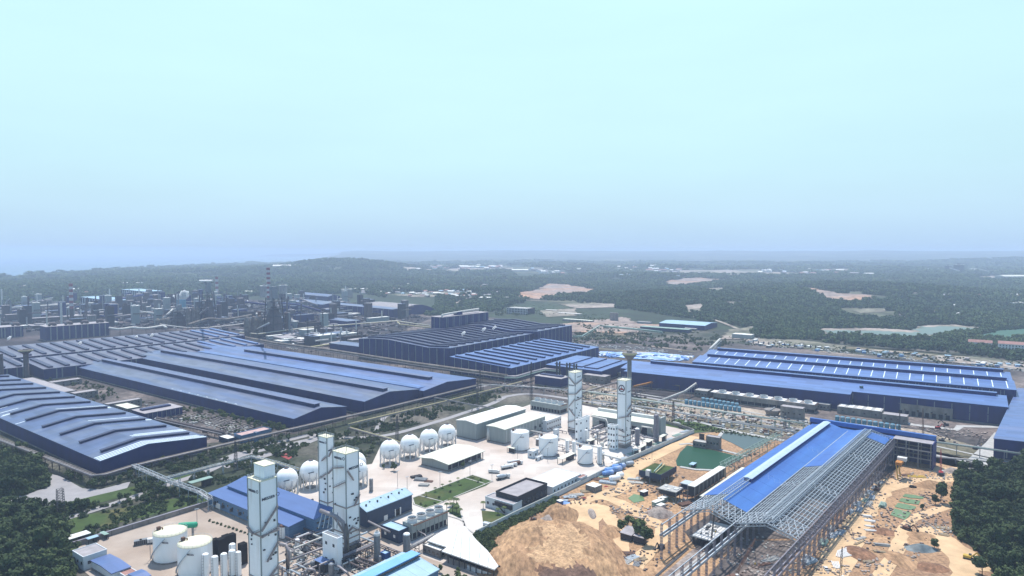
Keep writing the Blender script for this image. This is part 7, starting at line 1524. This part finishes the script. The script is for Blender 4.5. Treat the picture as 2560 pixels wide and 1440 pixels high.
for i in range(46):
    x, y = rnd.uniform(0, 900), rnd.uniform(770, 845 if i % 2 else 800)
    if 270 < x < 640 and y > 815: continue
    q = G(x, y); r = thing('works_stack', 'thin works flue among the buildings of the hazy steelworks, %s' % ['far left', 'left', 'middle', 'right of the cross topped furnace', 'right end'][min(4, int(x/180))], 'chimney', q, 0, 'thin flues of the steelworks'); MB().cyl(0, 0, 0, rnd.uniform(22, 58), rnd.uniform(1, 2.4), 8).build('shaft', rnd.choice(['rust_dull', 'steel_grey', 'pipe_white']), r)
# ------------------------------------------------------------ buildings beyond, right
H = hall('far_hall', 'blue hall with a pale blue roof at the forest edge, behind the melt shop', 1762, 815, 12, 1793, 1648, az=36, roof='roof_pale', prof=((0, 0), (.5, 3), (1, 0)))
H = hall('far_hall', 'low dark green roofed hall left of the pale blue roofed one', 1720, 825, 8, ('m', 20), 1600, az=36, roof='roof_green', prof=((0, 0), (1, 0)), wall='wall_teal')
boxb('frame_building', 'unfinished white concrete frame building behind the melt shop', 'building', 1318, 772, 17, 1337, 1268, 'louver', 'slab', az=36, wins=(0, 0)); r = bpy.data.objects[-1]
q, a, b = frame(1318, 772, 17, 1337, 1268, 36); r = thing('scaffold_frame', 'white concrete columns wrapped around the unfinished frame building', 'building frame', q, 36)
for i in range(14): MB().box(-1.4, b*i/13-.5, 0, -.6, b*i/13+.5, 17).build('column', 'paint_white', r)
for z in (5, 11, 16.4): MB().box(-1.6, 0, z, -.4, b, z+.9).build('beam', 'paint_white', r)
for l, x, yt, h, xR, xL, m, wl in [('pale walled depot with long white roof right of the frame building', 1450, 785, 6, ('m', 12), 1392, 'roof_white', 'wall_conc'), ('red brown walled depot under a pale roof by the melt shop end', 1390, 776, 7, ('m', 12), 1362, 'roof_white', 'rust'), ('grey depot with a long pale roof right of the melt shop', 1478, 802, 6, ('m', 14), 1406, 'roof_cream', 'wall_conc'),
        ('square grey crusher house at the slope end', 1544, 783, 22, 1546, 1525, 'roof_grey', 'wall_conc'), ('white shed with a pale roof above the skylight hall', 1878, 838, 9, ('m', 20), 1830, 'roof_white', 'wall_grey'), ('small white shed in the clearing of the forest edge', 1625, 806, 8, ('m', 12), 1592, 'roof_grey', 'wall_grey'), ('pale low roof by the railway cutting', 1740, 822, 6, ('m', 14), 1710, 'roof_white', 'wall_conc')]:
    boxb('depot', l, 'depot', x, yt, h, xR, xL, wl, m, az=36, par=0)
def house(label, x, y, w, d, h, az, wall='paint_white', roof='roof_red', group=None, name='house', z=None, p=None, rise=.35):
    q = p if p is not None else GT(x, y); r = thing(name, label, 'house' if name == 'house' else 'shed', q, az, group)
    MB().box(-w/2, -d/2, -1, w/2, d/2, h).build('wall', wall, r)
    recalc(MB().ext([(-d/2-.5, h), (0, h+d*rise), (d/2+.5, h), (0, h+.05)] if rise else [(-d/2-.4, h), (-d/2-.4, h+.4), (d/2+.4, h+.4), (d/2+.4, h)], -w/2-.5, w/2+.5, 'x').build('roof', roof, r)); return r
r = house('long white villa with a red roof among trees at the right', 2450, 866, 34, 12, 7, 125); r = house('large white three storey villa with a red roof, at the right photo edge', 2532, 882, 40, 16, 13, 125, rise=.25)
for i in range(9):
    for j in range(3): MB().box(-18+4.2*i, -8.15, 1.2+4*j, -16.2+4.2*i, -8, 3.6+4*j).build('window', 'glass', r)
# ------------------------------------------------------------ far country: clearings, river, villages, forest
CLEAR = []
def drape(name, px, m, lift=.8, step=None, kind='structure', jit=.6):
    W = [GT(x, y) for x, y in px]; W2 = [(w.x, w.y) for w in W]; CLEAR.append(W2); xs = [w[0] for w in W2]; ys = [w[1] for w in W2]
    st = step or max(max(xs)-min(xs), max(ys)-min(ys))/46; b = MB(); ids = {}
    nx, ny = int((max(xs)-min(xs))/st)+2, int((max(ys)-min(ys))/st)+2
    def V(i, j):
        if (i, j) not in ids: x, y = min(xs)+i*st, min(ys)+j*st; ids[(i, j)] = len(b.v); b.v.append((x, y, T(x, y)+lift))
        return ids[(i, j)]
    for i in range(nx):
        for j in range(ny):
            x, y = min(xs)+(i+.5)*st, min(ys)+(j+.5)*st; k = st*3*jit
            if inside((x + k*noise.noise(Vector((x/st/5, y/st/5, 1))), y + k*noise.noise(Vector((x/st/5, y/st/5, 8)))), W2): b.f.append((V(i, j), V(i+1, j), V(i+1, j+1), V(i, j+1)))
    o = b.build(name, m, kind=kind, smooth=True); return o
mat('pale_ground', (.40, .35, .31), rough=.95, scale=.012, var=.5, col2=(.17, .18, .12), thr=(.45, .6), coord='Object', detail=10, fine=.08)
for nm_, px, m in [('quarry', [(1292, 744), (1330, 727), (1372, 709), (1420, 712), (1455, 718), (1505, 727), (1470, 735), (1420, 738), (1380, 743), (1340, 752)], 'quarry'), ('quarry', [(1658, 716), (1665, 703), (1740, 695), (1845, 700), (1780, 706), (1720, 717)], 'quarry'),
        ('quarry', [(2008, 720), (2040, 722), (2090, 734), (2190, 741), (2182, 752), (2130, 758), (2070, 756), (2060, 744)], 'quarry'), ('clearing', [(2128, 775), (2218, 771), (2212, 781), (2150, 784)], 'pale_ground'), ('clearing', [(1708, 766), (1760, 760), (1752, 786), (1718, 784)], 'pale_ground'), ('clearing', [(1785, 758), (1860, 755), (1835, 766)], 'pale_ground'), ('clearing', [(1730, 722), (1815, 720), (1810, 731), (1760, 731)], 'pale_ground'),
        ('river_bank', [(2050, 824), (2170, 822), (2285, 828), (2300, 815), (2380, 813), (2450, 820), (2448, 830), (2390, 834), (2330, 843), (2270, 849), (2150, 840), (2060, 840)], 'pale_ground'), ('river', [(2062, 829), (2120, 829), (2190, 831), (2285, 833), (2304, 820), (2360, 818), (2436, 822), (2425, 828), (2385, 830), (2320, 839), (2270, 845), (2235, 840), (2150, 836), (2070, 836)], 'river'), ('water', [(2350, 753), (2372, 751), (2388, 756), (2372, 760)], 'river'),
        ('clearing', [(1350, 778), (1440, 772), (1440, 790), (1370, 795)], 'pale_ground'), ('clearing', [(1400, 812), (1560, 795), (1600, 812), (1700, 815), (1560, 835), (1430, 832)], 'quarry'), ('clearing', [(1820, 828), (1900, 815), (1870, 835), (1850, 850), (1800, 850)], 'pale_ground'), ('clearing', [(490, 708), (530, 701), (545, 706), (500, 713)], 'pale_ground'), ('clearing', [(430, 710), (470, 705), (490, 709), (440, 714)], 'quarry'),
        ('substation_yard', [(1860, 848), (2000, 852), (2120, 868), (2100, 880), (2000, 872), (1880, 862)], 'pale_ground'), ('storage_yard', [(1500, 882), (1640, 885), (1735, 893), (1700, 905), (1590, 900), (1500, 892)], 'tarp'), ('storage_yard', [(2330, 890), (2460, 898), (2600, 915), (2600, 935), (2450, 915), (2350, 905)], 'pale_ground'), ('clearing', [(1395, 760), (1480, 758), (1540, 762), (1540, 770), (1440, 772)], 'pale_ground'),
        ('fields', [(2080, 672), (2250, 674), (2250, 678), (2080, 676)], 'pale_ground'), ('fields', [(1600, 680), (1900, 674), (2100, 686), (1800, 688)], 'pale_ground'), ('net_field', [(2440, 842), (2500, 828), (2600, 822), (2600, 846), (2520, 850)], 'net_green'), ('fields', [(2480, 690), (2560, 692), (2580, 700), (2440, 698)], 'pale_ground'), ('fields', [(1000, 668), (1260, 664), (1280, 672), (1020, 676)], 'pale_ground'), ('fields', [(960, 738), (1120, 728), (1200, 736), (1050, 745)], 'pale_ground')]:
    o = drape(nm_, px, m, 1.2 if nm_ != 'river' else 1.6)
    if nm_ in ('river', 'water'): CLEAR[-1:] = [CLEAR[-1]]
rnd = random.Random(40)
for i in range(46):                                         # sheets and bundles under the blue and white tarpaulins
    f = rnd.random(); x, y = 1505 + 225*f, 884 + 9*f + rnd.uniform(0, 9); w = rnd.uniform(5, 11)
    r = thing('tarp_stack', 'blue tarpaulin covered goods stack in the strip behind the concrete water tower', 'covered stack', G(x, y), rnd.uniform(20, 60), 'tarpaulin stacks'); MB().ext([(-w/3, 0), (-w/4, 2), (0, rnd.uniform(2.4, 3.5)), (w/4, 2), (w/3, 0)], -w/2, w/2, 'x').build('cover', rnd.choice(['tarp', 'roof_blue2', 'tarp', 'paint_white']), r)
for i in range(60):
    x = rnd.choice([rnd.uniform(1870, 2060), rnd.uniform(2350, 2560), rnd.uniform(2060, 2330)]); y = lerp([(1870, 858), (2060, 872), (2330, 896), (2560, 922)], x) + rnd.uniform(-6, 8); w = rnd.uniform(4, 12)
    r = thing('yard_shed', 'small pale or coloured hut in the strip between the skylight hall and the forest', 'hut', GT(x, y), rnd.uniform(20, 60), 'huts behind the skylight hall'); h = rnd.uniform(2, 4); MB().box(-w/2, -2.5, 0, w/2, 2.5, h).build('wall', rnd.choice(['wall_conc', 'paint_white', 'tarp', 'steel_galv', 'paint_blue']), r); MB().box(-w/2-.3, -2.8, h, w/2+.3, 2.8, h+.3).build('roof', rnd.choice(['roof_white', 'roof_grey', 'roof_pale']), r)
for i in range(14):
    x = 1870 + 13*i; y = lerp([(1870, 860), (2060, 874)], x); lattice('pylon', 'small switchyard mast behind the skylight hall, %s group' % ('left' if i < 7 else 'right'), 'pylon', x, y, y-9, 1.6, .8, n=4, bar=.3)['group'] = 'switchyard masts'
HM = {}
def hmesh(w, d, h, wall, roof, rise):
    k = (w, d, h, wall, roof, rise)
    if k not in HM: HM[k] = (MB().box(-w/2, -d/2, -2, w/2, d/2, h).mesh('wall', wall), MB().ext([(-d/2-.5, h), (0, h+d*rise), (d/2+.5, h), (0, h+.05)], -w/2-.5, w/2+.5, 'x').mesh('roof', roof))
    return HM[k]
VZ = [((960, 745), (1250, 712), 95, 'village between the melt shop and the forest'), ((900, 735), (1000, 715), 20, 'village left of the melt tower'), ((1040, 676), (1260, 664), 34, 'far settlement on the plain'), ((1540, 692), (1700, 666), 40, 'far town near the horizon'), ((1900, 690), (2180, 676), 34, 'far town right of the middle'), ((2320, 800), (2560, 700), 20, 'forest on the right'),
      ((40, 740), (270, 715), 18, 'wooded coast left'), ((300, 722), (520, 705), 16, 'slope behind the steelworks'), ((1330, 690), (1450, 672), 14, 'far plain')]
for (x0, y0), (x1, y1), n, nm_ in VZ:
    for i in range(n):
        q = GT(rnd.uniform(x0, x1), rnd.uniform(min(y0, y1), max(y0, y1))); far = q.length > 4500; s = 2.2 if far else 1.0
        a = hmesh(rnd.choice([12, 18, 26]), rnd.choice([8, 11]), rnd.choice([4, 6]), rnd.choice(['paint_white', 'wall_conc']), rnd.choice(['roof_white', 'roof_white', 'roof_red', 'roof_grey', 'roof_pale']), .3)
        r = thing('house', 'small house in the ' + nm_, 'house', q, rnd.choice([37, 127, 80]), 'houses, ' + nm_); r.scale = (s, s, s); inst('wall', a[0], r); inst('roof', a[1], r); CLEAR.append([(q.x-12, q.y-28), (q.x+12, q.y-28), (q.x+12, q.y+10), (q.x-12, q.y+10)])
for i, (x, y, w, d, az, m) in enumerate([(716, 668, 170, 60, 80, 'roof_white'), (1075, 668, 150, 80, 90, 'roof_white'), (1110, 668, 120, 90, 90, 'roof_cream'), (1150, 669, 140, 90, 90, 'roof_white'), (1185, 670, 110, 80, 90, 'roof_cream'), (1240, 669, 120, 80, 90, 'roof_white'), (1048, 658, 120, 90, 90, 'roof_white'), (1300, 678, 130, 60, 90, 'roof_white'), (1395, 674, 160, 60, 90, 'roof_white'), (2325, 676, 200, 60, 90, 'roof_white'), (2540, 695, 210, 60, 80, 'roof_cream'),
        (2435, 677, 100, 50, 90, 'roof_white'), (2545, 765, 70, 20, 90, 'roof_white'), (1215, 751, 40, 20, 120, 'roof_white'), (905, 728, 60, 20, 110, 'roof_white'), (280, 709, 110, 30, 60, 'roof_cream'), (515, 706, 60, 30, 80, 'roof_white'), (330, 713, 90, 20, 90, 'roof_white'), (625, 735, 34, 24, 70, 'roof_cream'), (1260, 751, 30, 14, 100, 'roof_grey')]):
    house(['long white shed near the coast horizon', 'far white factory roof, first of the bright row', 'far cream factory roof, second of the bright row', 'far white factory roof, third of the bright row', 'far cream factory roof, fourth of the bright row', 'far white factory roof, last of the bright row', 'far white roof above the bright row', 'far white roof left of the quarry', 'far white roof above the quarry', 'long white roof on the right plain', 'bright cream shed at the right photo edge', 'short white roof right of the far conveyor', 'thin white roof in the right forest', 'white roof in the forest behind the melt tower',
        'white roof behind the coal shed', 'bright roof above the pale ore sheds', 'pale roof behind the furnace cross top', 'long thin white roof above the ore sheds', 'cream roofed block by the small steam cloud', 'grey roof in the forest behind the melt tower'][i], x, y, w, d, 9, az, 'wall_grey', m, name='far_shed', rise=.12)
for l, x, y, w, d, h, m in [('tall dim plant tower on the right horizon', 2397, 684, 60, 40, 60, 'wall_dark'), ('smaller dim plant tower left of it on the right horizon', 2370, 680, 40, 30, 45, 'wall_dark'), ('cream square block in front of the village', 867, 744, 34, 20, 28, 'wall_conc'), ('pale silo block left of the tallest chimney', 661, 742, 26, 20, 38, 'wall_conc'), ('pale silo block right of the tallest chimney', 708, 740, 26, 20, 38, 'wall_conc'), ('grey pair of far towers above the bright row', 1088, 668, 60, 40, 60, 'wall_grey')]:
    q = GT(x, y); r = thing('far_tower', l, 'plant building', q, 60); MB().box(-w/2, -d/2, -2, w/2, d/2, h).build('wall', m, r); MB().box(-w/2-1, -d/2-1, h, w/2+1, d/2+1, h+1.5).build('roof', 'roof_white', r); MB().box(-w*.2, -d*.2, h+1.5, w*.2, d*.2, h*1.15).build('roof_house', m, r)
bridge('far inclined conveyor on the right plain', [(2375, 672), (2418, 684)], 10, 6, ((0, 4, 'pipe_white'),), 200, 'steel_grey', zz=[50, 8], name='conveyor', cat='conveyor'); bridge('second far inclined conveyor, right of the first', [(2450, 675), (2490, 685)], 10, 6, ((0, 4, 'pipe_white'),), 200, 'steel_grey', zz=[45, 8], name='conveyor', cat='conveyor')
for x, y in [(2505, 690)]: pass
# forest mass
pts = []; rnd = random.Random(99); PI2 = math.pi/2
FOREST = [[(1250, 775), (1300, 700), (1400, 690), (1700, 690), (2100, 680), (2800, 680), (2800, 850), (2560, 852), (2440, 846), (2070, 852), (1920, 852), (1880, 842), (1860, 822), (1700, 803), (1560, 780), (1480, 772), (1440, 760), (1330, 756)],
          [(1060, 790), (1090, 768), (1090, 745), (1000, 735), (960, 750), (900, 738), (800, 742), (720, 744), (640, 742), (560, 748), (480, 750), (380, 752), (300, 762), (-300, 778), (-300, 690), (0, 683), (640, 655), (760, 650), (1000, 655), (1250, 672), (1300, 700), (1290, 760), (1250, 780)],
          [(2070, 840), (2440, 846), (2560, 856), (2700, 880), (2560, 905), (2400, 884), (2200, 868), (2060, 858)], [(1500, 690), (1300, 672), (1000, 655), (1300, 648), (2800, 648), (2800, 690)]]
FW = []
for px in ([(1130, 764), (1180, 745), (1300, 750), (1420, 757)], [(1000, 700), (1080, 716), (1180, 708), (1290, 700)], [(1480, 705), (1560, 700), (1660, 712)], [(1900, 700), (1990, 716), (2060, 742)], [(2220, 745), (2330, 730), (2560, 742)], [(2240, 790), (2380, 780), (2600, 795)], [(100, 735), (200, 722), (330, 716)], [(1700, 790), (1780, 800), (1860, 830)]):
    ribbon('country_road', px, 9, 'pale_ground', 1.5, terr=True); w_ = [GT(x, y) for x, y in px]
    for a_, b_ in zip(w_, w_[1:]): d_ = (b_-a_).normalized(); n_ = Vector((d_.y, -d_.x, 0))*11; CLEAR.append([tuple((a_+n_)[:2]), tuple((b_+n_)[:2]), tuple((b_-n_)[:2]), tuple((a_-n_)[:2])])
for poly in FOREST: FW.append([tuple(G(x, y)[:2]) for x, y in poly])
azl = pa(-60), pa(2620); r = 1180.0
CL = [(min(q[0] for q in c), max(q[0] for q in c), min(q[1] for q in c), max(q[1] for q in c), c) for c in CLEAR]
while r < 9500:
    sp = max(7.5, r/ (200 if r < 5000 else 140)); n = int((R(azl[1]) - R(azl[0]))*r/sp)
    for i in range(n):
        a = R(azl[0]) + (R(azl[1]) - R(azl[0]))*rnd.random(); rr = r + rnd.uniform(0, sp); x, y = rr*math.sin(a), rr*math.cos(a)
        if rr > lerp(COAST, math.degrees(a)) - 250 or not any(inside((x, y), w) for w in FW): continue
        if noise.noise(Vector((x/260, y/260, 4))) + .5*noise.noise(Vector((x/90, y/90, 2))) < -.42 + (.25 if rr > 4200 else 0): continue
        if any(c[0] < x < c[1] and c[2] < y < c[3] and inside((x, y), c[4]) for c in CL): continue
        k_ = sp/5.6*rnd.uniform(.75, 1.3); pts.append((x, y, T(x, y) - .5, k_, k_*(.95 if rr < 2500 else .95*(2500/rr)**.8)))
    r += sp
print('forest', len(pts))
def massof(name, pts, protos, zs=1.0):
    me = bpy.data.meshes.new(name); me.from_pydata([q[:3] for q in pts], [], []); at = me.attributes.new('sz', 'FLOAT_VECTOR', 'POINT'); at.data.foreach_set('vector', [c for q in pts for c in (q[3], q[3], q[4] if len(q) > 4 else q[3])])
    o = bpy.data.objects.new(name, me); COL.objects.link(o); o['kind'] = 'stuff'
    cl = bpy.data.collections.new(name + '_kinds')
    for k, (pm_, mt) in enumerate(protos): c = bpy.data.objects.new('tree_kind', pm_); cl.objects.link(c)
    ng = bpy.data.node_groups.new(name, 'GeometryNodeTree'); ng.interface.new_socket('Geometry', in_out='INPUT', socket_type='NodeSocketGeometry'); ng.interface.new_socket('Geometry', in_out='OUTPUT', socket_type='NodeSocketGeometry')
    N = ng.nodes.new; L = ng.links.new; gi, go = N('NodeGroupInput'), N('NodeGroupOutput'); ci = N('GeometryNodeCollectionInfo'); ci.inputs[0].default_value = cl; ci.inputs[1].default_value = True; ci.inputs[2].default_value = True
    mp = N('GeometryNodeMeshToPoints'); L(gi.outputs[0], mp.inputs[0]); ip = N('GeometryNodeInstanceOnPoints'); L(mp.outputs[0], ip.inputs['Points']); L(ci.outputs[0], ip.inputs['Instance']); ip.inputs['Pick Instance'].default_value = True
    rv = N('FunctionNodeRandomValue'); rv.data_type = 'FLOAT_VECTOR'; rv.inputs[1].default_value = (0, 0, 6.28); L(rv.outputs[0], ip.inputs['Rotation'])
    na = N('GeometryNodeInputNamedAttribute'); na.data_type = 'FLOAT_VECTOR'; na.inputs[0].default_value = 'sz'; L(na.outputs[0], ip.inputs['Scale']); L(ip.outputs[0], go.inputs[0])
    md = o.modifiers.new('scatter', 'NODES'); md.node_group = ng; return o
def farkind(seed, n, sz, m): return leafcloud(n, 3.3, 2.9, 3.0, sz, seed, 5).mesh('tree_kind', m)
massof('forest', pts, [(farkind(50, 110, 1.7, 'leaf_far'), 0), (farkind(51, 90, 1.9, 'leaf_far'), 0), (farkind(52, 120, 1.6, 'leaf_dark'), 0)])

# undergrowth, scrub and scattered yard clutter (nobody could count it)
def fillpts(poly, n, s0, s1, seed, avoid=0):
    rnd = random.Random(seed); W = [tuple(G(x, y)[:2]) for x, y in poly]; xs = [w[0] for w in W]; ys = [w[1] for w in W]; out = []; t = 0
    while len(out) < n and t < n*8:
        t += 1; x, y = rnd.uniform(min(xs), max(xs)), rnd.uniform(min(ys), max(ys))
        if not inside((x, y), W): continue
        if avoid and noise.noise(Vector((x/25, y/25, seed))) < avoid - .2: continue
        out.append((x, y, 0, rnd.uniform(s0, s1)))
    return out
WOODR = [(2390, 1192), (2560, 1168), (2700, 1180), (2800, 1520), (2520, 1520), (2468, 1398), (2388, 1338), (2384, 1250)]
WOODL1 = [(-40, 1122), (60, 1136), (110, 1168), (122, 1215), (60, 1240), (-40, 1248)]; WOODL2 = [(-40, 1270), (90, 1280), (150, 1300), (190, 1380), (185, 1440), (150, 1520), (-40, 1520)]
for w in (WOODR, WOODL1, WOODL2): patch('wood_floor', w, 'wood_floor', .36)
BP = [(b_, 0) for b_ in BUSH]
massof('undergrowth', fillpts(WOODR, 2600, 1.2, 2.6, 1) + fillpts(WOODL1, 700, 1.2, 2.4, 2) + fillpts(WOODL2, 1100, 1.2, 2.6, 3), BP)
massof('scrub', fillpts([(340, 1170), (500, 1135), (740, 1085), (870, 1070), (1250, 975), (1260, 990), (1080, 1050), (950, 1090), (940, 1125), (880, 1165), (700, 1230), (520, 1250), (400, 1275), (170, 1360), (20, 1370), (20, 1290), (200, 1270), (340, 1225)], 3800, .35, 1.1, 4, .25) +
       fillpts([(1240, 790), (1240, 765), (1440, 758), (1640, 778), (1660, 800), (1560, 800), (1440, 812), (1440, 790)], 1500, 1.0, 3.0, 14, .2) + fillpts([(1430, 850), (1440, 812), (1700, 815), (1880, 850), (1740, 880)], 700, .8, 2.2, 15, .3) +
       fillpts([(60, 940), (240, 960), (330, 1000), (480, 1020), (720, 1080), (560, 1120), (450, 1075), (350, 1020), (200, 1010)], 900, .4, 1.1, 5, .3) +
       fillpts([(1660, 1048), (1850, 1082), (1940, 1100), (1850, 1090), (1700, 1070)], 260, .3, .7, 6) + fillpts([(1300, 960), (1560, 985), (2050, 1075), (2040, 1090), (1500, 1000), (1300, 975)], 500, .3, .8, 7, .3) +
       fillpts([(1430, 860), (1900, 865), (2560, 930), (2560, 910), (1900, 850), (1440, 835)], 1500, .6, 1.5, 8, .3) + fillpts([(1175, 1346), (1395, 1245), (1400, 1256), (1300, 1305), (1225, 1350), (1285, 1500), (1250, 1450)], 500, .5, 1.2, 9), BP)
def debris(name, poly, n, s0, s1, m, seed, hmax=.9, long=2.2):
    b = MB(); rnd = random.Random(seed)
    for (x, y, _, s) in fillpts(poly, n, s0, s1, seed, .15):
        t = rnd.choice([R(53), R(-37), R(53), rnd.uniform(0, 3)]); l = s*rnd.uniform(1, long); h = s*rnd.uniform(.2, hmax)
        b.beam((x - l*math.cos(t)/2, y - l*math.sin(t)/2, h/2 + .1), (x + l*math.cos(t)/2, y + l*math.sin(t)/2, h/2 + .1), s, h)
    b.build(name, m, kind='stuff')
YT = [(1420, 985), (1650, 1010), (2060, 1060), (2330, 1100), (2300, 1120), (2060, 1095), (1900, 1088), (1650, 1045), (1440, 1002)]
WK = [(-20, 840), (-20, 770), (560, 752), (900, 760), (1070, 795), (1000, 835), (880, 860), (700, 868), (620, 832), (300, 820)]
MB_ = [(250, 1010), (330, 1005), (470, 1030), (640, 1070), (600, 1090), (500, 1085), (360, 1045)]
for i, (poly, n, s0, s1, m) in enumerate([(YT, 500, .5, 2.2, 'slab'), (YT, 400, .5, 2, 'works_ground'), (YT, 300, .5, 2, 'rust'), (WK, 900, 2, 8, 'rust_dull'), (WK, 900, 2, 8, 'wall_dark'), (WK, 420, 2, 6, 'roof_grey'), (WK, 160, 2, 5, 'pipe_white'), (MB_, 260, .6, 2.4, 'rust_dull'), (MB_, 200, .6, 2, 'slab'),
        ([(760, 875), (900, 900), (1200, 955), (1290, 975), (1200, 965), (900, 905)], 200, .6, 2.5, 'rust_dull'), ([(1440, 855), (1700, 880), (1740, 890), (1600, 880), (1440, 865)], 150, .8, 3, 'slab'), ([(1860, 850), (2100, 870), (2560, 910), (2560, 930), (2100, 885), (1870, 862)], 500, .8, 3, 'slab'), ([(2230, 1060), (2480, 1080), (2450, 1120), (2250, 1095)], 200, .4, 1.8, 'rubble'),
        ([(1240, 960), (1560, 940), (1700, 960), (1690, 1000), (1450, 985), (1260, 975)], 260, .6, 2.2, 'rust_dull'), ([(700, 1350), (900, 1330), (1000, 1400), (960, 1440), (720, 1440)], 260, .3, 1.4, 'steel_dark'), ([(700, 1350), (900, 1330), (1000, 1400), (960, 1440), (720, 1440)], 200, .3, 1.4, 'wall_grey'), ([(1480, 1060), (1640, 1085), (1560, 1130), (1500, 1120)], 220, .4, 1.6, 'steel_grey'), ([(1480, 1060), (1640, 1085), (1560, 1130), (1500, 1120)], 160, .4, 1.6, 'paint_white'),
        ([(1560, 1210), (1700, 1180), (1740, 1250), (1650, 1320), (1560, 1330), (1500, 1240)], 300, .3, 1.4, 'rubble'), ([(2050, 1320), (2230, 1180), (2380, 1200), (2370, 1330), (2250, 1440), (2040, 1440)], 700, .3, 1.2, 'rubble'), ([(1840, 1440), (1960, 1360), (2000, 1370), (1900, 1480)], 240, .3, 1.5, 'rubble'), ([(1810, 1165), (1890, 1120), (1950, 1095), (1900, 1130), (1850, 1180)], 160, .3, 1.3, 'rust_dull')]):
    debris('debris', poly, n, s0, s1, m, 200+i)
patch('bare_earth', [(1770, 1440), (1850, 1352), (1998, 1352), (2215, 1120), (2330, 1112), (2215, 1190), (2010, 1352), (1900, 1480)], 'works_ground', .20)
patch('bare_earth', [(1740, 1372), (1712, 1330), (1840, 1240), (2025, 1100), (2215, 1125), (2000, 1345), (1850, 1352), (1790, 1400)], 'works_ground', .24)


# runs of process pipe and small vessels in the two gas plants
rnd = random.Random(314)
def runs(poly, n, lab, grp, seed, hs, L0, L1):
    for (x, y, _, s) in fillpts(poly, n, .18, .6, seed):
        L_ = rnd.uniform(L0, L1); z = rnd.choice(hs); d = azd(rnd.choice([37.5, -52.5])); d2 = azd(rnd.choice([37.5, -52.5]))
        r = thing('process_pipe', lab, 'pipe', (x, y, 0), 90, grp); p0 = Vector((0, 0, 0)); p1 = Vector((0, 0, z)); p2 = p1 + d*L_; p3 = p2 + d2*L_*.4; k = rnd.random()
        MB().tube([p0, p1, p2] + ([p3] if k < .5 else [Vector((p2.x, p2.y, 0))]), s, 7).build('run', rnd.choice(['pipe_grey', 'pipe_white', 'pipe_grey', 'rust_dull', 'steel_galv']), r, smooth=False)
        if k > .3: q = p1 + d*L_*.5; MB().cb(q.x, q.y, 0, .3, .3, z - s).build('support', 'steel_dark', r)
NP = [(700, 1360), (770, 1335), (850, 1385), (930, 1360), (1000, 1400), (1000, 1425), (930, 1445), (760, 1460), (705, 1450)]; FP = [(1478, 1064), (1520, 1048), (1625, 1075), (1590, 1112), (1520, 1128), (1480, 1112)]; FT = [(1310, 1095), (1420, 1075), (1440, 1110), (1430, 1140), (1400, 1150)]
runs(NP, 46, 'grey pipe run in the tangle at the feet of the near towers', 'pipe tangle at the near towers', 71, [1.5, 2.5, 4, 5.5], 5, 18); runs(FP, 34, 'pale pipe run in the tangle between the two far towers', 'pipe tangle at the far towers', 72, [2, 3.5, 6, 8], 6, 22); runs(FT, 16, 'pale pipe run behind the three storage tanks', 'pipes behind the storage tanks', 73, [2, 4], 6, 20)
for poly, n, lab, grp, sd in ((NP, 16, 'small upright vessel among the pipes by the near towers', 'vessels by the near towers', 81), (FP, 16, 'small upright vessel among the pipes by the far towers', 'vessels by the far towers', 82)):
    for (x, y, _, s) in fillpts(poly, n, .6, 1.5, sd):
        h = s*rnd.uniform(2.5, 5); r = thing('vessel', lab, 'vessel', (x, y, 0), 0, grp); MB().lathe([(s, .6), (s, h), (s*.5, h+s*.4), (.05, h+s*.5)], 12).build('shell', rnd.choice(['tank_white', 'steel_grey', 'pipe_white']), r); MB().cyl(0, 0, 0, .6, s*1.2, 10).build('base', 'wall_conc', r)
# ------------------------------------------------------------ trees: the 300 that show largest one by one, the rest as one mass
def _vis(q): x, y = proj(q[0]); return -50 < x < 2610 and y < 1480
TQ = [q for q in TQ if _vis(q)]
TQ.sort(key=lambda q: -q[2]*(1 if q[4] else 9)/q[0].length)
def _lab(q):                                                # say which part of a large group the tree stands in
    g = [w for w in TQ if w[4] == q[4]]
    if not q[4] or len(g) < 20: return q
    X = sorted(proj(w[0])[0] for w in g); Y = sorted(proj(w[0])[1] for w in g); x, y = proj(q[0]); n = len(g); wide = X[-1]-X[0] > 1.5*(Y[-1]-Y[0])
    col = 'left' if x < X[n//3] else 'right' if x > X[2*n//3] else 'middle'; row = 'upper' if y < Y[n//2] else 'lower'
    return (*q[:3], q[3].replace(' tree', ' tree, %s %s part,' % (row, col), 1) if not wide else q[3].replace(' tree', ' tree, %s part,' % col, 1), *q[4:])
for q in [_lab(q) for q in TQ[:295]]: tree_make(*q)
if TQ[295:]: massof('small_trees', [(q[0].x, q[0].y, 0, q[2]) for q in TQ[295:]], [(TREE[3][0], 0), (TREE[0][0], 0), (TREE[1][0], 0)])
# ------------------------------------------------------------ air
b = MB(); b.box(-45000, -700, -16, 45000, 58000, 215)
mh = bpy.data.materials.new('haze'); mh.use_nodes = True; t = mh.node_tree; t.nodes.clear()
o_ = t.nodes.new('ShaderNodeOutputMaterial'); pv = t.nodes.new('ShaderNodeVolumePrincipled'); t.links.new(pv.outputs[0], o_.inputs['Volume'])
pv.inputs['Color'].default_value = (*HAZE_C, 1); pv.inputs['Density'].default_value = HAZE_D; pv.inputs['Anisotropy'].default_value = .0
M['haze'] = mh; b.build('haze', mh, kind='stuff')
